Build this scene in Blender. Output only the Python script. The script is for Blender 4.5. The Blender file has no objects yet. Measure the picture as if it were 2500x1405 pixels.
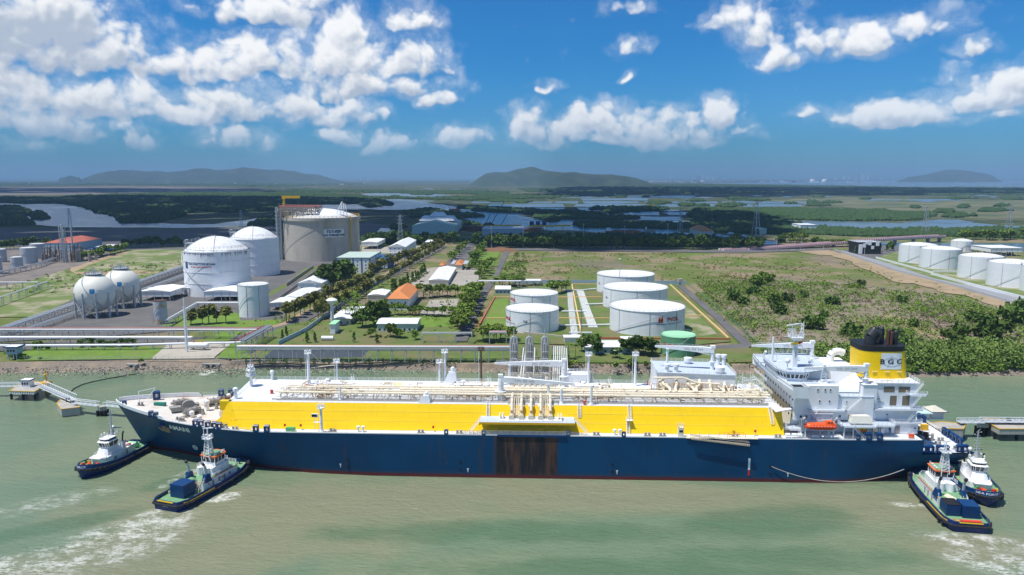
import bpy, math, random
import numpy as np
from mathutils import Vector, Matrix
sc = bpy.context.scene
COL = sc.collection
R = math.radians
rnd = random.Random(7)
# ------------------------------------------------------------------ camera
F = 1800.0; H = 100.0; TH = math.atan(267.5/F)
cam = bpy.data.objects.new('camera', bpy.data.cameras.new('camera'))
COL.objects.link(cam); sc.camera = cam
cam.location = (0, 0, H); cam.rotation_euler = (math.pi/2-TH, 0, 0)
cam.data.sensor_width = 36; cam.data.lens = 36*F/2500
cam.data.clip_start = 1; cam.data.clip_end = 90000
sc.view_settings.view_transform = 'Standard'; sc.view_settings.look = 'None'
sc.view_settings.exposure = 0.38; sc.view_settings.gamma = 1
sc.cycles.use_denoising = True
sc.cycles.max_bounces = 6; sc.cycles.transparent_max_bounces = 12; sc.cycles.volume_bounces = 0
sc.cycles.diffuse_bounces = 3; sc.cycles.glossy_bounces = 3
sc.cycles.sample_clamp_indirect = 4
# the two rays that turn points of the survey sketch into places on the ground
def ray(px, py):
    a = (px-1250)/F; b = (702.5-py)/F
    return (a, math.cos(TH)+math.sin(TH)*b, -math.sin(TH)+math.cos(TH)*b)
def G(px, py, z=4.0):
    d = ray(px, py); t = (z-H)/d[2]
    return (d[0]*t, d[1]*t)
def hz(px, py, Y):            # x, z of the point seen at px,py on the plane y = Y
    d = ray(px, py); t = Y/d[1]
    return (d[0]*t, H+d[2]*t)
# ------------------------------------------------------------------ sun and sky
sunv = Vector((-0.34, -0.15, 0.93)).normalized()
sun = bpy.data.objects.new('sun', bpy.data.lights.new('sun', 'SUN'))
COL.objects.link(sun)
sun.data.energy = 4.0; sun.data.angle = R(0.53); sun.data.color = (1, 0.965, 0.9)
sun.rotation_euler = sunv.to_track_quat('Z', 'Y').to_euler()
w = bpy.data.worlds.new('World'); sc.world = w; w.use_nodes = True
class NT:
    def __init__(s, nt): s.nt = nt; s.n = nt.nodes; s.l = nt.links
    def new(s, t, **k):
        n = s.n.new(t)
        for a, b in k.items(): setattr(n, a, b)
        return n
    def put(s, sock, v):
        if hasattr(v, 'links') or isinstance(v, bpy.types.NodeSocket): s.l.new(v, sock)
        else: sock.default_value = v
    def m(s, op, a, b=None, c=None, clamp=False):
        n = s.new('ShaderNodeMath', operation=op, use_clamp=clamp)
        s.put(n.inputs[0], a)
        if b is not None: s.put(n.inputs[1], b)
        if c is not None: s.put(n.inputs[2], c)
        return n.outputs[0]
    def vm(s, op, a, b=None):
        n = s.new('ShaderNodeVectorMath', operation=op)
        s.put(n.inputs[0], a)
        if b is not None: s.put(n.inputs[1], b)
        return n.outputs[0]
    def sep(s, v):
        n = s.new('ShaderNodeSeparateXYZ'); s.put(n.inputs[0], v); return n.outputs
    def comb(s, x, y, z=0.0):
        n = s.new('ShaderNodeCombineXYZ')
        for i, q in enumerate((x, y, z)): s.put(n.inputs[i], q)
        return n.outputs[0]
    def noise(s, v, scale, detail=4, rough=.55, dist=0.0, col=False):
        n = s.new('ShaderNodeTexNoise'); s.put(n.inputs['Vector'], v)
        n.inputs['Scale'].default_value = scale; n.inputs['Detail'].default_value = detail
        n.inputs['Roughness'].default_value = rough; n.inputs['Distortion'].default_value = dist
        return n.outputs['Color' if col else 'Fac']
    def ss(s, x, a, b, lo=0.0, hi=1.0):      # smooth map
        n = s.new('ShaderNodeMapRange', interpolation_type='SMOOTHSTEP')
        s.put(n.inputs[0], x)
        for i, q in enumerate((a, b, lo, hi)): s.put(n.inputs[i+1], q)
        return n.outputs[0]
    def mix(s, f, a, b, mode='MIX'):
        n = s.new('ShaderNodeMix', data_type='RGBA', blend_type=mode)
        s.put(n.inputs[0], f)
        for q, k in ((a, 6), (b, 7)):
            if isinstance(q, tuple): q = (*q, 1)[:4]
            s.put(n.inputs[k], q)
        return n.outputs[2]
# cumulus: azimuth / elevation of each heap (read off a sky survey), half width, height, weight
CL = []
def cl(px, py, wpx, hpx, k=1.0):
    d = ray(px, py); h = math.hypot(d[0], d[1])
    CL.append((math.atan2(d[0], d[1]), d[2]/h, wpx/F*1.08, hpx/F*1.28, k))
for q in [(40,60,230,110),(150,40,160,70),(30,190,150,90,.9),(270,130,95,60),(200,230,150,50,.9),(60,270,140,50,.8),(330,250,110,50,.9),
          (430,150,80,40),(520,140,100,50),(640,125,80,50),(740,135,90,70),(850,60,60,60),(870,130,140,80),(990,120,100,65),(900,200,190,40,.9),
          (560,230,110,55),(700,240,80,50),(470,270,90,35,.9),(820,270,120,32,.9),(560,330,110,30,.8),(340,340,70,26,.7),(220,310,90,30,.7),(50,345,80,22,.6),
          (700,10,110,45),(1000,30,75,45,.9),(600,15,120,30,.8),(950,345,70,25,.9),(830,322,45,20,.9),(1130,330,85,24,.85),(1070,245,50,24,.9),(1330,205,36,18,.8),
          (1540,180,22,16,.6),(1530,110,55,26,.7),(1540,15,60,24,.55),
          (1300,300,70,52),(1390,300,70,50),(1490,290,80,50),(1590,305,80,45),(1680,310,60,45),(1760,290,50,45),(1500,335,270,22),(1800,325,35,18,.7),
          (1790,40,55,48,.95),(1870,50,75,55),(1900,115,60,35,.9),(2010,80,80,30),(2130,85,110,36),(2220,60,50,40,.9),(2380,115,55,22,.7),(2300,50,50,40,.5),
          (2180,265,130,30,.95),(1960,272,50,14,.7),(2430,220,100,42,1),(2490,190,60,40,.9),(2420,280,80,16,.6),(2340,175,60,26,.45),(560,75,50,20,.6),(130,130,130,60,.9)]:
    cl(*q)
CL += [(-.28, .56, .30, .22, 1.0), (-.05, .72, .25, .15, .8), (.5, .62, .3, .16, .7), (-.9, .5, .3, .2, .9), (1.4, .4, .5, .2, .8), (2.6, .5, .6, .25, .8), (-2.4, .45, .6, .22, .8)]     # unseen heaps added above and behind the frame, to brighten the water that mirrors them
def build_world():
    t = NT(w.node_tree); t.n.clear()
    g = bpy.data.node_groups.new('cloud_density', 'ShaderNodeTree')
    g.interface.new_socket('P', in_out='INPUT', socket_type='NodeSocketVector')
    g.interface.new_socket('D', in_out='OUTPUT', socket_type='NodeSocketFloat')
    g.interface.new_socket('Rise', in_out='OUTPUT', socket_type='NodeSocketFloat')
    q = NT(g); gi = q.new('NodeGroupInput'); go = q.new('NodeGroupOutput')
    P = gi.outputs[0]
    wob = q.noise(P, 14, 3, .6, col=True)
    P2 = q.vm('ADD', P, q.vm('SCALE', q.vm('SUBTRACT', wob, (.5, .5, .5)), None))
    P2.node.inputs[1].links[0].from_node.inputs['Scale'].default_value = .05
    x, y, z = q.sep(P2)
    acc = sw = st_ = None
    for (a, e, wd, ht, k) in CL:
        dx = q.m('MULTIPLY', q.m('SUBTRACT', x, a), 1/wd)
        dy = q.m('SUBTRACT', y, e-ht*.35)
        t0_ = q.m('MULTIPLY', dy, 1/ht); dy = q.m('MAXIMUM', q.m('MULTIPLY', dy, .9/ht), q.m('MULTIPLY', dy, -2.0/ht))
        v = q.m('SUBTRACT', k, q.m('MULTIPLY_ADD', dx, dx, q.m('MULTIPLY', dy, dy)))
        acc = v if acc is None else q.m('SMOOTH_MAX', acc, v, .15)
        u_ = q.m('MAXIMUM', q.m('ADD', v, .35), 0.0); w_ = q.m('MULTIPLY', u_, u_); sw = w_ if sw is None else q.m('ADD', sw, w_); st_ = q.m('MULTIPLY', w_, t0_) if st_ is None else q.m('MULTIPLY_ADD', w_, t0_, st_)
    acc = q.m('MAXIMUM', acc, -1.3)
    n1 = q.noise(P, 20, 8, .57, .1)
    n2 = q.new('ShaderNodeTexVoronoi', feature='SMOOTH_F1'); q.put(n2.inputs['Vector'], P2); n2.inputs['Scale'].default_value = 52; n2.inputs['Smoothness'].default_value = .6
    n3 = q.noise(P, 9, 3, .5)
    d = q.m('ADD', q.m('MULTIPLY_ADD', acc, 1.05, .70), q.m('MULTIPLY', q.m('SUBTRACT', n1, .5), 2.0))
    d = q.m('ADD', d, q.m('MULTIPLY', q.m('SUBTRACT', n3, .5), 1.0))
    n4 = q.new('ShaderNodeTexVoronoi', feature='F1'); q.put(n4.inputs['Vector'], P2); n4.inputs['Scale'].default_value = 105
    n2.inputs['Scale'].default_value = 38; n2.inputs['Smoothness'].default_value = .35
    d = q.m('SUBTRACT', d, q.m('MULTIPLY_ADD', n2.outputs['Distance'], 1.35, q.m('MULTIPLY', n4.outputs['Distance'], .4)))
    q.put(go.inputs[0], d); q.put(go.inputs[1], q.m('DIVIDE', st_, q.m('MAXIMUM', sw, .001)))
    tc = t.new('ShaderNodeTexCoord'); dx, dy, dz = t.sep(tc.outputs['Generated'])
    az = t.m('ARCTAN2', dx, dy)
    el = t.m('DIVIDE', dz, t.m('MAXIMUM', t.m('SQRT', t.m('MULTIPLY_ADD', dx, dx, t.m('MULTIPLY', dy, dy))), .05))
    P = t.comb(az, el, 0.0)
    def dens(v):
        n = t.new('ShaderNodeGroup'); n.node_tree = g; t.put(n.inputs[0], v); return n.outputs[0]
    d0 = dens(P); rise = d0.node.outputs[1]; d1 = dens(t.vm('ADD', P, (-.004, .008, 0))); 
    sky = t.new('ShaderNodeTexSky', sky_type='NISHITA', sun_disc=False)
    sky.sun_elevation = math.asin(sunv.z); sky.sun_rotation = math.atan2(sunv.x, sunv.y)
    sky.altitude = 0; sky.air_density = 1.0; sky.dust_density = .4; sky.ozone_density = 4.5
    grade = t.mix(1.0, sky.outputs[0], (.115, .46, .75), 'MULTIPLY')
    low = t.ss(el, .0, .17); grade = t.mix(low, t.mix(1.0, sky.outputs[0], (.18, .45, .73), 'MULTIPLY'), grade)
    cover = t.ss(d0, -.2, .75); veil = t.m('MULTIPLY', t.ss(d0, -1.15, .1), t.m('MULTIPLY', t.ss(t.noise(P, 16, 8, .7), .35, .7), .45)); cover = t.m('MAXIMUM', cover, veil)
    cover = t.m('MULTIPLY', cover, t.ss(el, .012, .07, .2, 1))
    rel = t.m('ADD', rise, t.m('MULTIPLY', t.m('SUBTRACT', t.noise(P, 26, 5, .6), .5), 1.1))
    up = t.m('ADD', t.ss(rel, -.55, .75, .02, .80), t.m('MULTIPLY', t.m('SUBTRACT', d0, d1), .55))
    lit = t.m('ADD', up, t.ss(d0, .1, 1.2, .28, 0))
    lit = t.m('SUBTRACT', lit, t.m('MULTIPLY', t.ss(az, -.40, -.56), t.ss(el, .09, .17, .1, .55)))
    lit = t.ss(lit, .0, .95)
    ccol = t.mix(lit, (3.3, 3.85, 4.7), (6.9, 7.0, 7.1))
    ccol = t.mix(t.ss(el, .02, .13, .5, 0), ccol, (2.6, 3.9, 5.4))
    c = t.mix(cover, grade, ccol)
    # below the horizon: the sea of air beyond the ground sheet
    bg = t.new('ShaderNodeBackground'); t.put(bg.inputs[0], c); bg.inputs[1].default_value = .112
    out = t.new('ShaderNodeOutputWorld'); t.put(out.inputs[0], bg.outputs[0])
build_world()
w.cycles.sampling_method = 'MANUAL'; w.cycles.sample_map_resolution = 512
# ------------------------------------------------------------------ mesh builder
class MB:
    def __init__(s): s.v = []; s.f = []; s.mi = []; s.k = 0
    def add(s, vs, fs, k=None):
        b = len(s.v); s.v += [tuple(p) for p in vs]; s.f += [tuple(i+b for i in f) for f in fs]
        s.mi += [s.k if k is None else k]*len(fs); return s
    def box(s, a, b, k=None):
        x0, y0, z0 = a; x1, y1, z1 = b
        return s.add([(x0,y0,z0),(x1,y0,z0),(x1,y1,z0),(x0,y1,z0),(x0,y0,z1),(x1,y0,z1),(x1,y1,z1),(x0,y1,z1)],
                     [(3,2,1,0),(4,5,6,7),(0,1,5,4),(1,2,6,5),(2,3,7,6),(3,0,4,7)], k)
    def cb(s, c, d, k=None):
        return s.box((c[0]-d[0]/2, c[1]-d[1]/2, c[2]-d[2]/2), (c[0]+d[0]/2, c[1]+d[1]/2, c[2]+d[2]/2), k)
    def prism(s, pts, z0, z1, k=None, top=None):      # pts 2D; top: other pts for the top ring
        n = len(pts); tp = top or pts
        vs = [(x, y, z0) for x, y in pts] + [(x, y, z1) for x, y in tp]
        fs = [tuple(range(n-1, -1, -1)), tuple(range(n, 2*n))] + [(i, (i+1) % n, n+(i+1) % n, n+i) for i in range(n)]
        return s.add(vs, fs, k)
    def ext(s, pts, y0, y1, k=None):                  # pts in x-z, extruded along y
        n = len(pts)
        vs = [(x, y0, z) for x, z in pts] + [(x, y1, z) for x, z in pts]
        fs = [tuple(range(n)), tuple(range(2*n-1, n-1, -1))] + [(i, n+i, n+(i+1) % n, (i+1) % n) for i in range(n)]
        return s.add(vs, fs, k)
    def tube(s, p, q, r, n=8, r2=None, cap=True, k=None):
        p = Vector(p); q = Vector(q); d = q-p
        if d.length < 1e-6: return s
        d.normalize(); a = d.orthogonal().normalized(); b = d.cross(a); r2 = r if r2 is None else r2
        vs = [p+(a*math.cos(2*math.pi*i/n)+b*math.sin(2*math.pi*i/n))*r for i in range(n)] + \
             [q+(a*math.cos(2*math.pi*i/n)+b*math.sin(2*math.pi*i/n))*r2 for i in range(n)]
        fs = [(i, (i+1) % n, n+(i+1) % n, n+i) for i in range(n)]
        if cap: fs += [tuple(range(n-1, -1, -1)), tuple(range(n, 2*n))]
        return s.add(vs, fs, k)
    def path(s, ps, r, n=6, k=None):
        for a, b in zip(ps, ps[1:]): s.tube(a, b, r, n, k=k)
        return s
    def bar(s, p, q, w=.12, k=None): return s.tube(p, q, w*.707, 4, k=k)
    def cyl(s, x, y, z0, z1, r, n=24, r1=None, k=None): return s.tube((x, y, z0), (x, y, z1), r, n, r1, k=k)
    def rev(s, x, y, prof, n=32, k=None, a0=0, a1=2*math.pi):
        m = len(prof); full = abs(a1-a0-2*math.pi) < 1e-6; nn = n if full else n+1
        vs = []
        for i in range(nn):
            a = a0+(a1-a0)*i/n
            vs += [(x+r*math.cos(a), y+r*math.sin(a), z) for r, z in prof]
        fs = [(i*m+j, ((i+1) % nn)*m+j, ((i+1) % nn)*m+j+1, i*m+j+1) for i in range(n) for j in range(m-1)]
        return s.add(vs, fs, k)
    def sph(s, c, r, n=16, m=10, sz=1.0, k=None):
        return s.rev(c[0], c[1], [(max(1e-4, r*math.cos(t)), c[2]+sz*r*math.sin(t)) for t in [-math.pi/2+math.pi*i/m for i in range(m+1)]], n, k)
    def rail(s, ps, h=1.1, sp=2.2, w=.07, n=3, k=None, close=False):
        if close: ps = list(ps)+[ps[0]]
        for a, b in zip(ps, ps[1:]):
            a = Vector(a); b = Vector(b); L = (b-a).length; m = max(1, round(L/sp))
            for i in range(1, n+1): s.bar(a+Vector((0, 0, h*i/n)), b+Vector((0, 0, h*i/n)), w*.8, k)
            for i in range(m+1):
                c = a.lerp(b, i/m); s.bar(c, c+Vector((0, 0, h)), w, k)
        return s
    def stair(s, a, b, wd=.9, n=9, w=.1, k=None):      # a, b: ends; steps and two strings
        a = Vector(a); b = Vector(b); d = b-a; sd = Vector((-d.y, d.x, 0))
        sd = sd.normalized()*wd/2 if sd.length > 1e-3 else Vector((wd/2, 0, 0))
        for q in (-1, 1):
            s.bar(a+sd*q, b+sd*q, w, k); s.bar(a+sd*q+Vector((0, 0, 1)), b+sd*q+Vector((0, 0, 1)), w*.6, k)
        for i in range(n+1):
            c = a.lerp(b, i/n); s.bar(c-sd, c+sd, w, k)
        return s
    def xf(s, fn): s.v = [fn(*p) for p in s.v]; return s
    def build(s, name, mat, parent=None, smooth=False, **kw):
        me = bpy.data.meshes.new(name); me.from_pydata(s.v, [], s.f)
        for m in (mat if isinstance(mat, (list, tuple)) else [mat]): me.materials.append(m)
        if any(s.mi): me.polygons.foreach_set('material_index', s.mi)
        if smooth:
            me.polygons.foreach_set('use_smooth', [True]*len(me.polygons))
            try: me.set_sharp_from_angle(angle=R(38))
            except Exception: pass
        me.update()
        o = bpy.data.objects.new(name, me); COL.objects.link(o)
        if parent: o.parent = parent
        tag(o, **kw); return o
def tag(o, label=None, cat=None, group=None, kind=None):
    if label: o['label'] = label
    if cat: o['category'] = cat
    if group: o['group'] = group
    if kind: o['kind'] = kind
    return o
def empty(name, loc, rz=0, label=None, cat=None, group=None):
    o = bpy.data.objects.new(name, None); COL.objects.link(o)
    o.location = loc; o.rotation_euler = (0, 0, rz); o.empty_display_size = 1
    return tag(o, label, cat, group)
KIDS = {}
def copy_tree(o, loc=None, rz=None, s=None, label=None, group=None, kids=None):
    c = o.copy(); COL.objects.link(c)
    if loc is not None: c.location = loc
    if rz is not None: c.rotation_euler = (0, 0, rz)
    if s is not None: c.scale = s if hasattr(s, '__len__') else (s, s, s)
    if label: c['label'] = label
    if group: c['group'] = group
    for ch in (kids if kids is not None else o.children):
        d = ch.copy(); COL.objects.link(d); d.parent = c
        for g in ch.children:
            e = g.copy(); COL.objects.link(e); e.parent = d
    return c
# ------------------------------------------------------------------ materials
def pm(name, c, rough=.6, var=.12, scale=.5, c2=None, amt=.5, sc2=.2, streak=False, bump=0, metal=0, spec=.4, det=5, lo=.45, hi=.7, course=None):
    m = bpy.data.materials.new(name); m.use_nodes = True; t = NT(m.node_tree)
    b = t.n['Principled BSDF']; tc = t.new('ShaderNodeTexCoord'); P = tc.outputs['Object']
    n = t.noise(P, scale, det, .6)
    f = t.m('MULTIPLY_ADD', t.m('SUBTRACT', n, .5), var*2.4, 1.0)
    base = t.mix(1.0, (*c, 1), t.comb(f, f, f), 'MULTIPLY')
    if c2:
        V = P
        if streak:
            mp = t.new('ShaderNodeMapping'); t.put(mp.inputs[0], P); mp.inputs['Scale'].default_value = (1, 1, .12); V = mp.outputs[0]
        n2 = t.noise(V, sc2, 6, .65)
        base = t.mix(t.m('MULTIPLY', t.ss(n2, lo, hi), amt), base, c2)
    if course:       # welded plates: faint seams and slightly different panels
        x_, y_, z_ = t.sep(P); dz, dx, am = course
        zi = t.m('MULTIPLY', z_, 1/dz); xi = t.m('MULTIPLY', t.m('ADD', x_, t.m('MULTIPLY', t.m('FLOOR', zi), dx*.37)), 1/dx)
        wn = t.new('ShaderNodeTexWhiteNoise', noise_dimensions='2D'); t.put(wn.inputs['Vector'], t.comb(t.m('FLOOR', xi), t.m('FLOOR', zi)))
        sm = t.m('MULTIPLY', t.m('ADD', t.m('LESS_THAN', t.m('FRACT', zi), .07), t.m('LESS_THAN', t.m('FRACT', xi), .015)), am*1.6)
        k_ = t.m('SUBTRACT', t.m('MULTIPLY_ADD', wn.outputs['Value'], am, 1-am*.5), sm)
        base = t.mix(1.0, base, t.comb(k_, k_, k_), 'MULTIPLY')
    t.put(b.inputs['Base Color'], base); b.inputs['Roughness'].default_value = rough
    b.inputs['Metallic'].default_value = metal; b.inputs['Specular IOR Level'].default_value = spec
    if bump:
        bp = t.new('ShaderNodeBump'); bp.inputs['Strength'].default_value = 1; bp.inputs['Distance'].default_value = bump
        t.put(bp.inputs['Height'], t.noise(P, scale*3, 5, .6)); t.put(b.inputs['Normal'], bp.outputs[0])
    return m
M = {}
M['white'] = pm('white_paint', (.83,.84,.85), .45, .05, .4, (.55,.45,.33), .35, .35, True, lo=.52, hi=.78)
M['tankwhite'] = pm('tank_white_paint', (.80,.82,.84), .5, .05, .15, (.52,.49,.44), .42, .16, True, lo=.48, hi=.82, course=(2.4, 7, .05))
M['cream'] = pm('cream_pipe_paint', (.83,.74,.57), .5, .08, .8, (.42,.22,.08), .45, .6, lo=.5, hi=.75)
M['rustcream'] = pm('rusty_cream_paint', (.60,.42,.22), .6, .15, .8, (.30,.11,.03), .7, .5, lo=.42, hi=.65)
M['yellow'] = pm('yellow_paint', (.93,.60,.0), .42, .03, .1, (.82,.53,.01), .6, .3, True, lo=.47, hi=.8, course=(1.35, 11, .06))
M['dkyellow'] = pm('ochre_paint', (.75,.42,.01), .5, .05)
M['deckwhite'] = pm('pale_deck_paint', (.68,.70,.74), .6, .05, .2, (.62,.44,.27), .35, .10, lo=.52, hi=.75)
M['foredeck'] = pm('worn_deck_paint', (.64,.60,.55), .7, .08, .3, (.48,.26,.11), .6, .16, lo=.5, hi=.72)
M['bluegrey'] = pm('blue_grey_deck_paint', (.50,.57,.66), .6, .05, .3)
M['royal'] = pm('royal_blue_paint', (.003,.042,.145), .35, .08)
M['navy'] = pm('tug_navy_paint', (.004,.022,.13), .3, .1, .8, (.02,.05,.12), .5, .6)
M['black'] = pm('black_paint', (.012,.012,.014), .5, .2)
M['rubber'] = pm('black_rubber', (.018,.018,.02), .8, .3, 2, (.08,.07,.06), .4, 1.5)
M['glass'] = pm('dark_window_glass', (.015,.022,.028), .12, .1, spec=.6)
M['grey'] = pm('grey_machinery_paint', (.30,.29,.27), .6, .15, 1, (.28,.15,.07), .45, .8)
M['steel'] = pm('galvanised_steel', (.42,.45,.48), .5, .08, .5)
M['silver'] = pm('clad_silver_pipe', (.48,.50,.53), .4, .12, .5, metal=.3)
M['orange'] = pm('orange_boat_paint', (.80,.10,.015), .4, .08, .5)
M['red'] = pm('red_paint', (.55,.03,.02), .5, .1)
M['tuggreen'] = pm('green_tug_deck', (.10,.27,.13), .7, .12, .8, (.30,.32,.22), .3, .7)
M['brightgreen'] = pm('bright_green_deck', (.07,.38,.12), .7, .1, .8)
M['greentank'] = pm('green_tank_paint', (.13,.33,.18), .5, .06, .2, (.09,.22,.12), .5, .2, True)
M['palegreen'] = pm('pale_green_tank_top', (.35,.72,.42), .6, .05, .3)
M['concrete'] = pm('concrete', (.42,.40,.36), .85, .12, .3, (.22,.20,.17), .5, .25, True)
M['tankconcrete'] = pm('tank_concrete', (.50,.45,.375), .85, .12, .1, (.30,.26,.20), .75, .06, True, course=(4, 9, .05))
M['brown'] = pm('rusty_brown_steel', (.10,.045,.03), .6, .2)
M['stack'] = pm('sooty_stack', (.03,.032,.036), .45, .3, 1)
M['asphalt'] = pm('asphalt', (.115,.112,.112), .9, .22, .2, (.17,.16,.145), .7, .03, det=9)
M['paving'] = pm('pale_paving', (.36,.33,.285), .9, .15, .15, (.25,.225,.19), .8, .05, det=9)
M['lawn'] = pm('lawn_grass', (.105,.155,.03), .95, .45, .12, (.165,.145,.065), .85, .045, det=10, lo=.44, hi=.6)
M['brightlawn'] = pm('fresh_lawn_grass', (.125,.215,.025), .95, .35, .15, (.17,.20,.05), .7, .06, det=10)
M['sand'] = pm('sandy_dirt', (.36,.265,.165), .95, .3, .2, (.20,.17,.09), .85, .05, det=10, bump=.4)
M['kerb'] = pm('pale_kerb', (.42,.38,.32), .9, .15, .3, (.27,.26,.15), .7, .12, det=9, lo=.5)
M['bluewall'] = pm('pale_blue_wall', (.36,.48,.54), .8, .08, .3)
M['terracotta'] = pm('terracotta_tiles', (.62,.22,.07), .8, .15, .4)
M['redroof'] = pm('faded_red_roof', (.42,.12,.085), .8, .2, .2)
M['wallcream'] = pm('cream_wall', (.60,.56,.46), .85, .06, .3)
M['roofwhite'] = pm('white_sheet_roof', (.76,.77,.78), .6, .06, .3, (.50,.47,.42), .6, .25, course=(50, 1.2, .06))
M['roofgreen'] = pm('pale_green_sheet_roof', (.46,.56,.50), .6, .06, .1)
M['bldblue'] = pm('deep_blue_cladding', (.015,.09,.23), .5, .06)
M['pinkpipe'] = pm('faded_red_pipe', (.58,.22,.18), .6, .1, .5)
M['ypipe'] = pm('pale_orange_bund_wall', (.72,.50,.22), .8, .08, .4)
M['bundred'] = pm('dull_red_bund_wall', (.42,.13,.06), .8, .1, .4)
M['water2'] = None
# ------------------------------------------------------------------ the setting
def ground_mat():
    m = bpy.data.materials.new('ground'); m.use_nodes = True; t = NT(m.node_tree); b = t.n['Principled BSDF']
    P = t.new('ShaderNodeNewGeometry').outputs['Position']; x, y, z = t.sep(P)
    n1 = t.noise(P, .02, 9, .62); n2 = t.noise(P, .007, 6, .6, .6); n3 = t.noise(P, .25, 5, .7); n4 = t.noise(P, .0016, 8, .62, .4)
    c = t.mix(t.ss(n1, .44, .6), (.12,.155,.04), (.25,.195,.125))
    c = t.mix(t.m('MULTIPLY', t.ss(n2, .52, .62), .7), c, (.17,.145,.115))
    c = t.mix(t.m('MULTIPLY', t.ss(n2, .30, .42, 1, 0), .75), c, (.11,.18,.03))
    f = t.m('MULTIPLY_ADD', n3, .9, .55); c = t.mix(1.0, c, t.comb(f, f, f), 'MULTIPLY')
    far = t.mix(t.ss(n4, .46, .62), (.030,.055,.024), (.095,.105,.055))
    far = t.mix(t.m('MULTIPLY', t.ss(n1, .47, .6), .6), far, (.15,.14,.10))
    c = t.mix(t.ss(y, 1000, 1700), c, far)
    t.put(b.inputs['Base Color'], c); b.inputs['Roughness'].default_value = .95; b.inputs['Specular IOR Level'].default_value = .1
    return m
def water_mat(name, c1, c2, foam=False, far=False):
    m = bpy.data.materials.new(name); m.use_nodes = True; t = NT(m.node_tree); b = t.n['Principled BSDF']
    P = t.new('ShaderNodeNewGeometry').outputs['Position']
    if far:
        c = t.mix(t.noise(P, .004, 5), c1, c2); hgt = t.noise(P, .5, 3)
        t.put(b.inputs['Base Color'], c); b.inputs['Roughness'].default_value = .25
        bp = t.new('ShaderNodeBump'); bp.inputs['Distance'].default_value = .12; t.put(bp.inputs['Height'], hgt); t.put(b.inputs['Normal'], bp.outputs[0])
        return m
    x, y, z = t.sep(P)
    n = t.noise(P, .012, 5, .55, .5)
    c = t.mix(t.ss(n, .40, .62), c1, c2)
    # muddy water stirred up by the tugs and lying along the ship's near side
    def blob(cx, cy, rx, ry, ang, soft=1.0):
        ca, sa = math.cos(R(ang)), math.sin(R(ang))
        ux = t.m('SUBTRACT', x, cx); uy = t.m('SUBTRACT', y, cy)
        a = t.m('MULTIPLY', t.m('MULTIPLY_ADD', ux, ca, t.m('MULTIPLY', uy, sa)), 1/rx)
        d = t.m('MULTIPLY', t.m('MULTIPLY_ADD', ux, -sa, t.m('MULTIPLY', uy, ca)), 1/ry)
        r = t.m('MULTIPLY_ADD', a, a, t.m('MULTIPLY', d, d))
        return t.m('SUBTRACT', 1.0, r)
    wn = t.m('MULTIPLY', t.m('SUBTRACT', t.noise(P, .045, 5, .6), .5), 2.6)
    mud = None
    for q in MUD:
        v = blob(*q); mud = v if mud is None else t.m('MAXIMUM', mud, v)
    mf = t.ss(t.m('ADD', mud, wn), -.3, .75)
    c = t.mix(t.m('MULTIPLY', mf, .65), c, (.27,.26,.16))
    gr = None
    for q in GREENER:
        v = blob(*q); gr = v if gr is None else t.m('MAXIMUM', gr, v)
    c = t.mix(t.m('MULTIPLY', t.ss(t.m('ADD', gr, wn), -.2, .9), .62), c, (.08,.16,.085))
    # foam
    fo = None
    for q in FOAM:
        v = t.m('MULTIPLY', t.ss(blob(*q[:5]), 0, .8), q[5]); fo = v if fo is None else t.m('MAXIMUM', fo, v)
    mp = t.new('ShaderNodeMapping'); t.put(mp.inputs[0], P); mp.inputs['Rotation'].default_value = (0, 0, R(-38)); mp.inputs['Scale'].default_value = (.55, 1.5, 1)
    wob = t.noise(mp.outputs[0], .25, 4, .6, col=True)
    V = t.vm('ADD', mp.outputs[0], t.vm('SCALE', wob)); V.node.inputs[1].links[0].from_node.inputs['Scale'].default_value = 5
    r1 = t.m('ABSOLUTE', t.m('SUBTRACT', t.noise(V, .085, 6, .62, 1.2), .5))
    r2 = t.m('ABSOLUTE', t.m('SUBTRACT', t.noise(V, .32, 6, .7, .7), .5))
    ridge = t.m('MAXIMUM', t.ss(r1, .0, .055, 1, 0), t.m('MULTIPLY', t.ss(r2, 0, .055, 1, 0), .8))
    ridge = t.m('MULTIPLY', ridge, t.ss(t.noise(P, .16, 5, .7), .38, .62))
    dense = t.ss(t.m('ADD', fo, t.m('MULTIPLY', t.m('SUBTRACT', t.noise(P, .45, 7, .75), .5), 3.4)), 1.05, 1.7)
    ff = t.m('MAXIMUM', t.m('MULTIPLY', ridge, fo), dense, clamp=True)
    ff = t.m('MULTIPLY', ff, t.m('MULTIPLY_ADD', t.noise(P, 2.2, 4, .7), .9, .5), clamp=True)
    c = t.mix(ff, c, (.74,.74,.69))
    t.put(b.inputs['Base Color'], c); b.inputs['Specular IOR Level'].default_value = .5; b.inputs['IOR'].default_value = 1.333
    t.put(b.inputs['Roughness'], t.m('MULTIPLY_ADD', ff, .5, .13))
    m1 = t.new('ShaderNodeMapping'); t.put(m1.inputs[0], P); m1.inputs['Rotation'].default_value = (0, 0, R(25)); m1.inputs['Scale'].default_value = (.6, 1.3, 1)
    h = t.m('ADD', t.m('MULTIPLY', t.noise(m1.outputs[0], .62, 7, .72, .4), .72), t.m('MULTIPLY', t.noise(m1.outputs[0], .12, 3, .5), 1.0))
    bp = t.new('ShaderNodeBump'); bp.inputs['Distance'].default_value = 1.05; bp.inputs['Strength'].default_value = .9
    t.put(bp.inputs['Height'], h); t.put(b.inputs['Normal'], bp.outputs[0])
    return m
def wg(px, py): return G(px, py, 0)
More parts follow.
